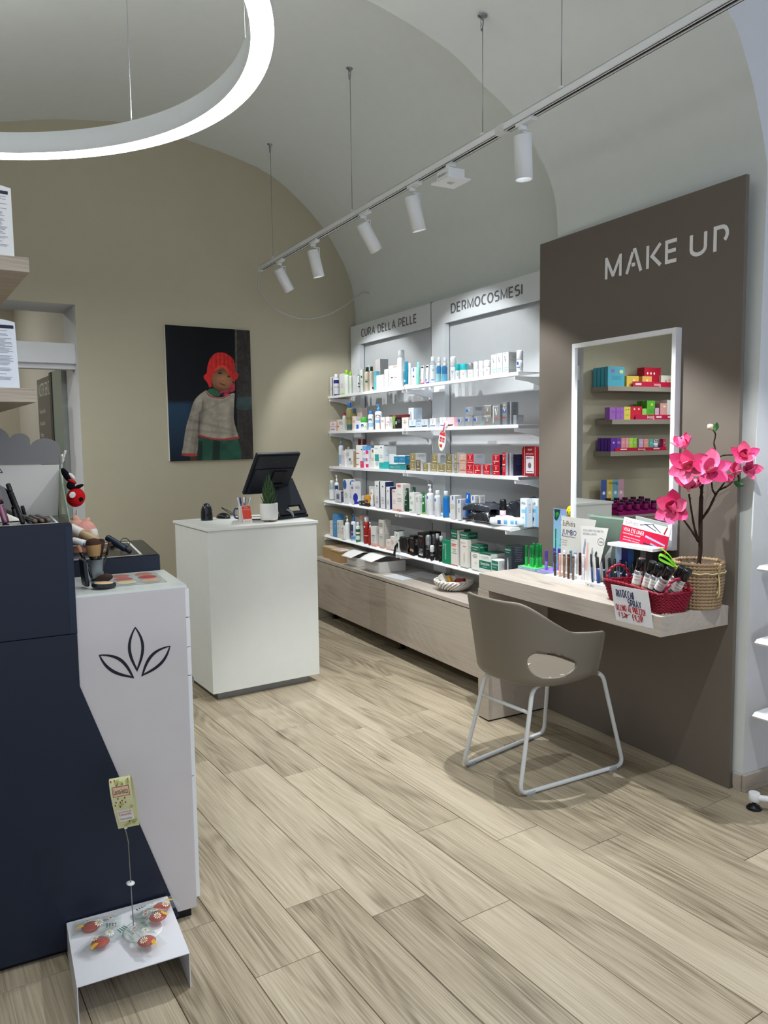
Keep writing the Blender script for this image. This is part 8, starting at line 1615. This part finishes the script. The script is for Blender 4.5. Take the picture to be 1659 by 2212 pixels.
t = crumple('pouch', TR(W(SN2+0.05, pk_.dot(AV), 0.7096), WROT), 0.075, 0.03, 0.105, mat('#121214', 0.35, 0.5, bump=0.2, bscale=90), 'black zipped pouch with strap, lowest shelf', 'pouch', 'products on the lowest shelf', 0.008, 7, 'pouch', 0.5)
b = MB(); b.tube(smooth([(-0.06, -0.02, 0.07), (-0.075, -0.045, 0.04), (-0.078, -0.052, 0.01), (-0.083, -0.056, -0.02)]), 0.008, 6, BLACK, sx=0.4); b.build('strap', t)
# oval price tag hanging from the second shelf
o_ = on_n(955, 952, SN-0.012); tg_ = thing('oval_tag', basis(o_, -AV, NV, (0, 0, 1)), 'oval white and red price tag hanging from the second shelf', 'tag')
tilt_ = Matrix.Rotation(R(12), 4, 'Y'); rdt = mat('#d93f4a', 0.45)
b = MB(); el = [(0.042*math.cos(R(i*10)), 0.066*math.sin(R(i*10))) for i in range(36)]; b.prism(el, -0.0006, 0.0006, mat('#eceaea', 0.4), tilt_ @ Mf); o2 = b.build('tag_board', tg_)
b = MB(); ft2 = lambda x, y: tilt_ @ Vector((x, -0.0011, y)); top_ = [(x, y) for x, y in el if y > 0.03]; b.add([ft2(x*0.99, y*0.99) for x, y in top_], [tuple(range(len(top_)))], rdt); put_text(b, 'VICHY', lambda x, y: tilt_ @ Vector((x, -0.0016, y)), -0.012, 0.05, 0.024, 0.006, WHITE)
for x0, s in ((-0.028, '-10'), (0.002, '-22')):
    b.quad(ft2(x0, -0.008), ft2(x0+0.026, -0.008), ft2(x0+0.026, 0.022), ft2(x0, 0.022), mat('#c83040', 0.45)); put_text(b, s+'%', lambda x, y: tilt_ @ Vector((x, -0.0016, y)), x0+0.001, -0.002, 0.024, 0.013, WHITE)
b.quad(ft2(-0.03, -0.042), ft2(-0.012, -0.042), ft2(-0.012, -0.024), ft2(-0.03, -0.024), mat('#e0a83a', 0.45)); b.quad(ft2(-0.014, -0.044), ft2(0.008, -0.044), ft2(0.008, -0.024), ft2(-0.014, -0.024), mat('#c0303c', 0.45)); b.build('print', o2, kind='stuff')
b = MB(); b.tube([tilt_ @ Vector((0.0, 0, 0.062)), Vector((0.030, 0.002, 0.115))], 0.006, 6, rdt, sx=0.2); b.build('strap', tg_); b = MB(); b.box(0.022, 0.05, 0.003, 0.011, 0.095, 0.125, SHEET); b.build('shelf_clip', tg_)

# ------------------------------------------------------------------ shelves on the back wall left of the door: seen only in the mirror
NMIR = 2.7765
def mir(x, y, Y):                                            # point of the plane y=Y that the mirror shows at photo pixel (x, y)
    d = ray(x, y); p = CAM+d*(NMIR/d.dot(NV)); d2 = d-NV*(2*d.dot(NV)); return p+d2*((Y-p.y)/d2.y)
def Z6(x, y): return (1200+x/3.614, 680+y/3.614)
tsh = mat('#8f877c', 0.5)
SHY = 5.5
for i, (yt, xr) in enumerate(((556, 410), (818, 443), (1068, 430))):
    p = mir(*Z6(xr, yt), SHY); b = MB(); b.box(-1.1, p.x, SHY, YB-0.002, p.z-0.045, p.z, tsh, bev=0.001); b.build('taupe_shelf', None, label='taupe wall shelf reflected in the mirror, %s of three' % ('top', 'middle', 'lowest')[i], cat='shelf', group='taupe shelves in the mirror')
    if i == 0: zs0 = p.z
    SZ_ = p.z
    def MP(xl, xr_, ytop, c, label, dep=0.07, back=0.01, dec='', z0=None, row=False):
        pb = 0.012 if row else back; a = mir(*Z6(xl, ytop), SHY+pb); q = mir(*Z6(xr_, ytop), SHY+pb); x0, x1 = sorted((a.x, q.x)); zz = SZ_+0.0003 if z0 is None else z0; h = max(0.02, (a.z+q.z)/2-zz)
        t = thing('product_box', (x0, SHY+back, zz), label+' seen in the mirror', 'box', 'boxes on the mirrored shelves'); bb = MB(); bb.box(0, x1-x0, 0, dep, 0, h, mat(c, 0.45)); o = bb.build('carton', t)
        if dec:
            bb = MB(); fn = lambda x, y, k: Vector((x, -0.0003*k-0.0002, y)); decals(bb, dec, fn, x1-x0, h); bb.build('print', o, kind='stuff')
    if i == 0:
        for k in range(4): MP(410, 540, 405, '#4aa3b8', 'light blue box, %s of the row on the top taupe shelf' % ('nearest', 'second', 'third', 'rearmost')[k], 0.045, 0.012+0.055*k, row=True, dec='o:0.2:0.75:0.12:0.1:d9d98a o:0.7:0.78:0.12:0.1:8a6ab0 l:4:0.5:2f7a90')
        MP(556, 650, 478, '#d9b24a', 'yellow patterned box on the top taupe shelf', 0.1, 0.03, 'o:0.4:0.6:0.1:0.1:f0d8a0 l:2:0.3:a07a20'); MP(678, 752, 480, '#dba35a', 'orange patterned box on the top taupe shelf', 0.08, 0.03, 'o:0.5:0.6:0.1:0.1:f0e0b0'); MP(694, 822, 412, '#b3122f', 'tall red box on the top taupe shelf', 0.1, 0.06, 'o:0.4:0.7:0.05:0.06:f0e0e0 o:0.6:0.7:0.05:0.06:f0e0e0 o:0.8:0.7:0.05:0.06:f0e0e0'); MP(824, 920, 474, '#e4dfd0', 'white patterned box on the top taupe shelf', 0.08, 0.03, 'o:0.3:0.6:0.1:0.15:c9b98a o:0.6:0.5:0.1:0.15:d9a0a0')
        MP(604, 930, 524, '#b5163a', 'red display tray with white logo on the top taupe shelf', 0.004, 0.005, 't:0.34:0.2:0.16:0.6:goovi:f0e6e8 r:0.8:0.3:0.94:0.7:e9d0d6')
    elif i == 1:
        for k, (a, c_) in enumerate(((424, 470), (474, 504), (506, 534))): MP(a, c_, 722, '#9a62b4', 'lilac box, %s on the middle taupe shelf' % ('left', 'centre', 'right')[k], 0.07, 0.012, 'l:4:0.7:7a46a0')
        MP(536, 586, 718, '#d8c65a', 'yellow dotted box on the middle taupe shelf', 0.07, 0.012, 'o:0.3:0.8:0.1:0.04:a03030 o:0.7:0.75:0.1:0.04:a03030 l:3:0.4:a08a2a'); MP(590, 676, 716, '#c9253a', 'red box pair on the middle taupe shelf', 0.08, 0.02, 'o:0.3:0.8:0.08:0.08:f0c0c0 o:0.7:0.8:0.08:0.08:f0c0c0')
        for k in range(3): MP(720, 782, 670, '#5aa838', 'green box, %s of three on the middle taupe shelf' % ('nearest', 'second', 'rearmost')[k], 0.04, 0.02+0.05*k, row=True, dec='o:0.4:0.8:0.15:0.08:b9d84a l:3:0.5:3a7a20')
        MP(678, 712, 732, '#93c86a', 'small pale green box on the middle taupe shelf', 0.03, 0.012); MP(778, 808, 728, '#d3a9c8', 'small pink box on the middle taupe shelf', 0.03, 0.012); MP(818, 872, 690, '#dba098', 'salmon patterned box on the middle taupe shelf', 0.07, 0.02, 'o:0.4:0.8:0.2:0.06:f0e0d8'); MP(872, 930, 665, '#e2e4dc', 'white box at the right of the middle taupe shelf', 0.07, 0.03)
        MP(626, 930, 780, '#c01c48', 'red display tray with white logo on the middle taupe shelf', 0.004, 0.004, 't:0.53:0.2:0.18:0.7:goovi:f0e6e8 r:0.04:0.35:0.18:0.7:ecd6dc r:0.34:0.35:0.48:0.7:ecd6dc')
    else:
        for k in range(4): MP(432, 476, 962, '#5b2f94', 'purple box, %s of the row on the lowest taupe shelf' % ('nearest', 'second', 'third', 'rearmost')[k], 0.04, 0.012+0.05*k, row=True, dec='o:0.5:0.65:0.15:0.08:d0b0d8')
        for k, (a, c_, cc) in enumerate(((478, 512, '#6a3a9c'), (514, 544, '#d88a90'), (546, 574, '#dc949a'), (576, 604, '#a6d04a'), (606, 636, '#8fc63f'), (652, 686, '#c9a6cf'), (690, 728, '#e09a8a'), (732, 762, '#4fb0a4'), (840, 860, '#b8305a'))): MP(a, c_, 962+(k > 4)*6, cc, '%s box on the lowest taupe shelf' % ('violet', 'rose', 'rose salmon', 'lime', 'bright green', 'mauve', 'orange', 'turquoise', 'crimson')[k], 0.05, 0.015, 'l:3:0.7:e6e0e0')
        for k, xx in enumerate((612, 634, 774, 796, 818, 690)):
            p_ = mir(*Z6(xx, 935), SHY+0.09); t = thing('pump_bottle', (p_.x, SHY+0.09+0.01*(k % 2), SZ_+0.0003), 'white small pump bottle, %s of the row on the lowest mirrored shelf' % ('first', 'second', 'third', 'fourth', 'fifth', 'sixth')[k], 'bottle', 'pump bottles on the mirrored shelf')
            bb = MB(); bb.lathe([(0.018, 0), (0.02, 0.004), (0.02, 0.06), (0.014, 0.072), (0.008, 0.076)], 12, mat('#dfe4ea', 0.35)); bb.lathe([(0.0204, 0.015), (0.0204, 0.05)], 12, mat('#9fc0e0', 0.4), caps=False); bb.build('body', t); bb = MB(); bb.lathe([(0.009, 0.0765), (0.009, 0.09), (0.004, 0.094), (0.004, 0.105)], 10, WHITE); bb.box(-0.02, 0.006, -0.005, 0.005, 0.104, 0.112, WHITE); bb.build('pump_head', t)
        MP(466, 866, 1036, '#b8153a', 'red display tray with white logo on the lowest taupe shelf', 0.004, 0.004, 't:0.42:0.25:0.14:0.6:goovi:f0e6e8 r:0.14:0.4:0.26:0.75:ecd6dc r:0.78:0.4:0.9:0.75:ecd6dc')
# jar display and low cabinet under those shelves
p0 = mir(*Z6(500, 1570), 5.36); lc = thing('low_cabinet', (p0.x+0.10, 5.36, 0), 'low taupe cabinet reflected at the bottom of the mirror', 'cabinet')
ZC = p0.z-0.001; b = MB(); b.box(-1.4, 0, 0, YB-5.362, 0.0, ZC-0.021, tsh); b.build('body', lc); b = MB(); b.box(-1.41, 0.005, -0.005, YB-5.362, ZC-0.02, ZC-0.0005, mat('#a39a8e', 0.45)); b.build('worktop', lc)
q0, q1 = mir(*Z6(496, 1560), 5.38), mir(*Z6(822, 1575), 5.38); xa, xb = sorted((q0.x, q1.x)); jd = thing('jar_display', (xb, 5.38, ZC), 'magenta jar display with rows of purple jars, in the mirror', 'display')
mgn = mat('#8a1060', 0.4); b = MB(); Ljd = xb-xa; b.add([(-Ljd, 0, 0), (0, 0, 0), (0, 0.26, 0), (-Ljd, 0.26, 0), (-Ljd, 0, 0.03), (0, 0, 0.03), (0, 0.26, 0.075), (-Ljd, 0.26, 0.075)], [(0, 1, 5, 4), (1, 2, 6, 5), (2, 3, 7, 6), (3, 0, 4, 7), (4, 5, 6, 7)], mgn); b.build('tray', jd)
b = MB(); b.box(-Ljd*0.55, 0.0, 0.262, 0.266, 0.0, 0.33, mat('#d9c0cc', 0.45)); hd = b.build('header_card', jd); b = MB(); sw_ = Ljd*0.55/4
for k, c in enumerate(('#4a64a8', '#e0c860', '#78b4c8', '#d9a8bc')): b.quad((-sw_*k-sw_, 0.2612, 0.0), (-sw_*k, 0.2612, 0.0), (-sw_*k, 0.2612, 0.33), (-sw_*k-sw_, 0.2612, 0.33), mat(c, 0.45)); b.lathe([(0, 0), (0.017, 0)], 12, mat('#efe9e6', 0.5), Matrix.Translation((-sw_*(k+0.5), 0.2606, 0.2)) @ Matrix.Rotation(R(90), 4, 'X'), caps=False)
put_text(b, 'goovi', lambda x, y: Vector((x, 0.2604, y)), -Ljd*0.55*0.72, 0.285, Ljd*0.2, 0.028, mat('#2a2a3a', 0.5)); b.build('print', hd, kind='stuff')
for r in range(3):
    for k in range(5):
        x, y = -Ljd*(0.1+0.2*k), 0.045+0.085*r; zz = 0.03+0.045*y/0.26; t = thing('supplement_jar', (xb+x, 5.38+y, ZC+zz+0.0005), 'purple jar with dark lid on the magenta display, %s row, %s from the right' % (('front', 'middle', 'rear')[r], ('first', 'second', 'third', 'fourth', 'fifth')[k]), 'jar', 'purple jars in the mirror')
        bb = MB(); bb.lathe([(0.026, 0), (0.029, 0.004), (0.029, 0.055), (0.024, 0.062)], 14, mat('#7a1058', 0.3)); bb.lathe([(0.0294, 0.018), (0.0294, 0.045)], 14, mat('#93206c', 0.35), caps=False); bb.build('body', t); bb = MB(); bb.lathe([(0.026, 0.0625), (0.027, 0.064), (0.027, 0.083), (0.025, 0.085)], 14, mat('#3a0a30', 0.35)); bb.build('lid', t)
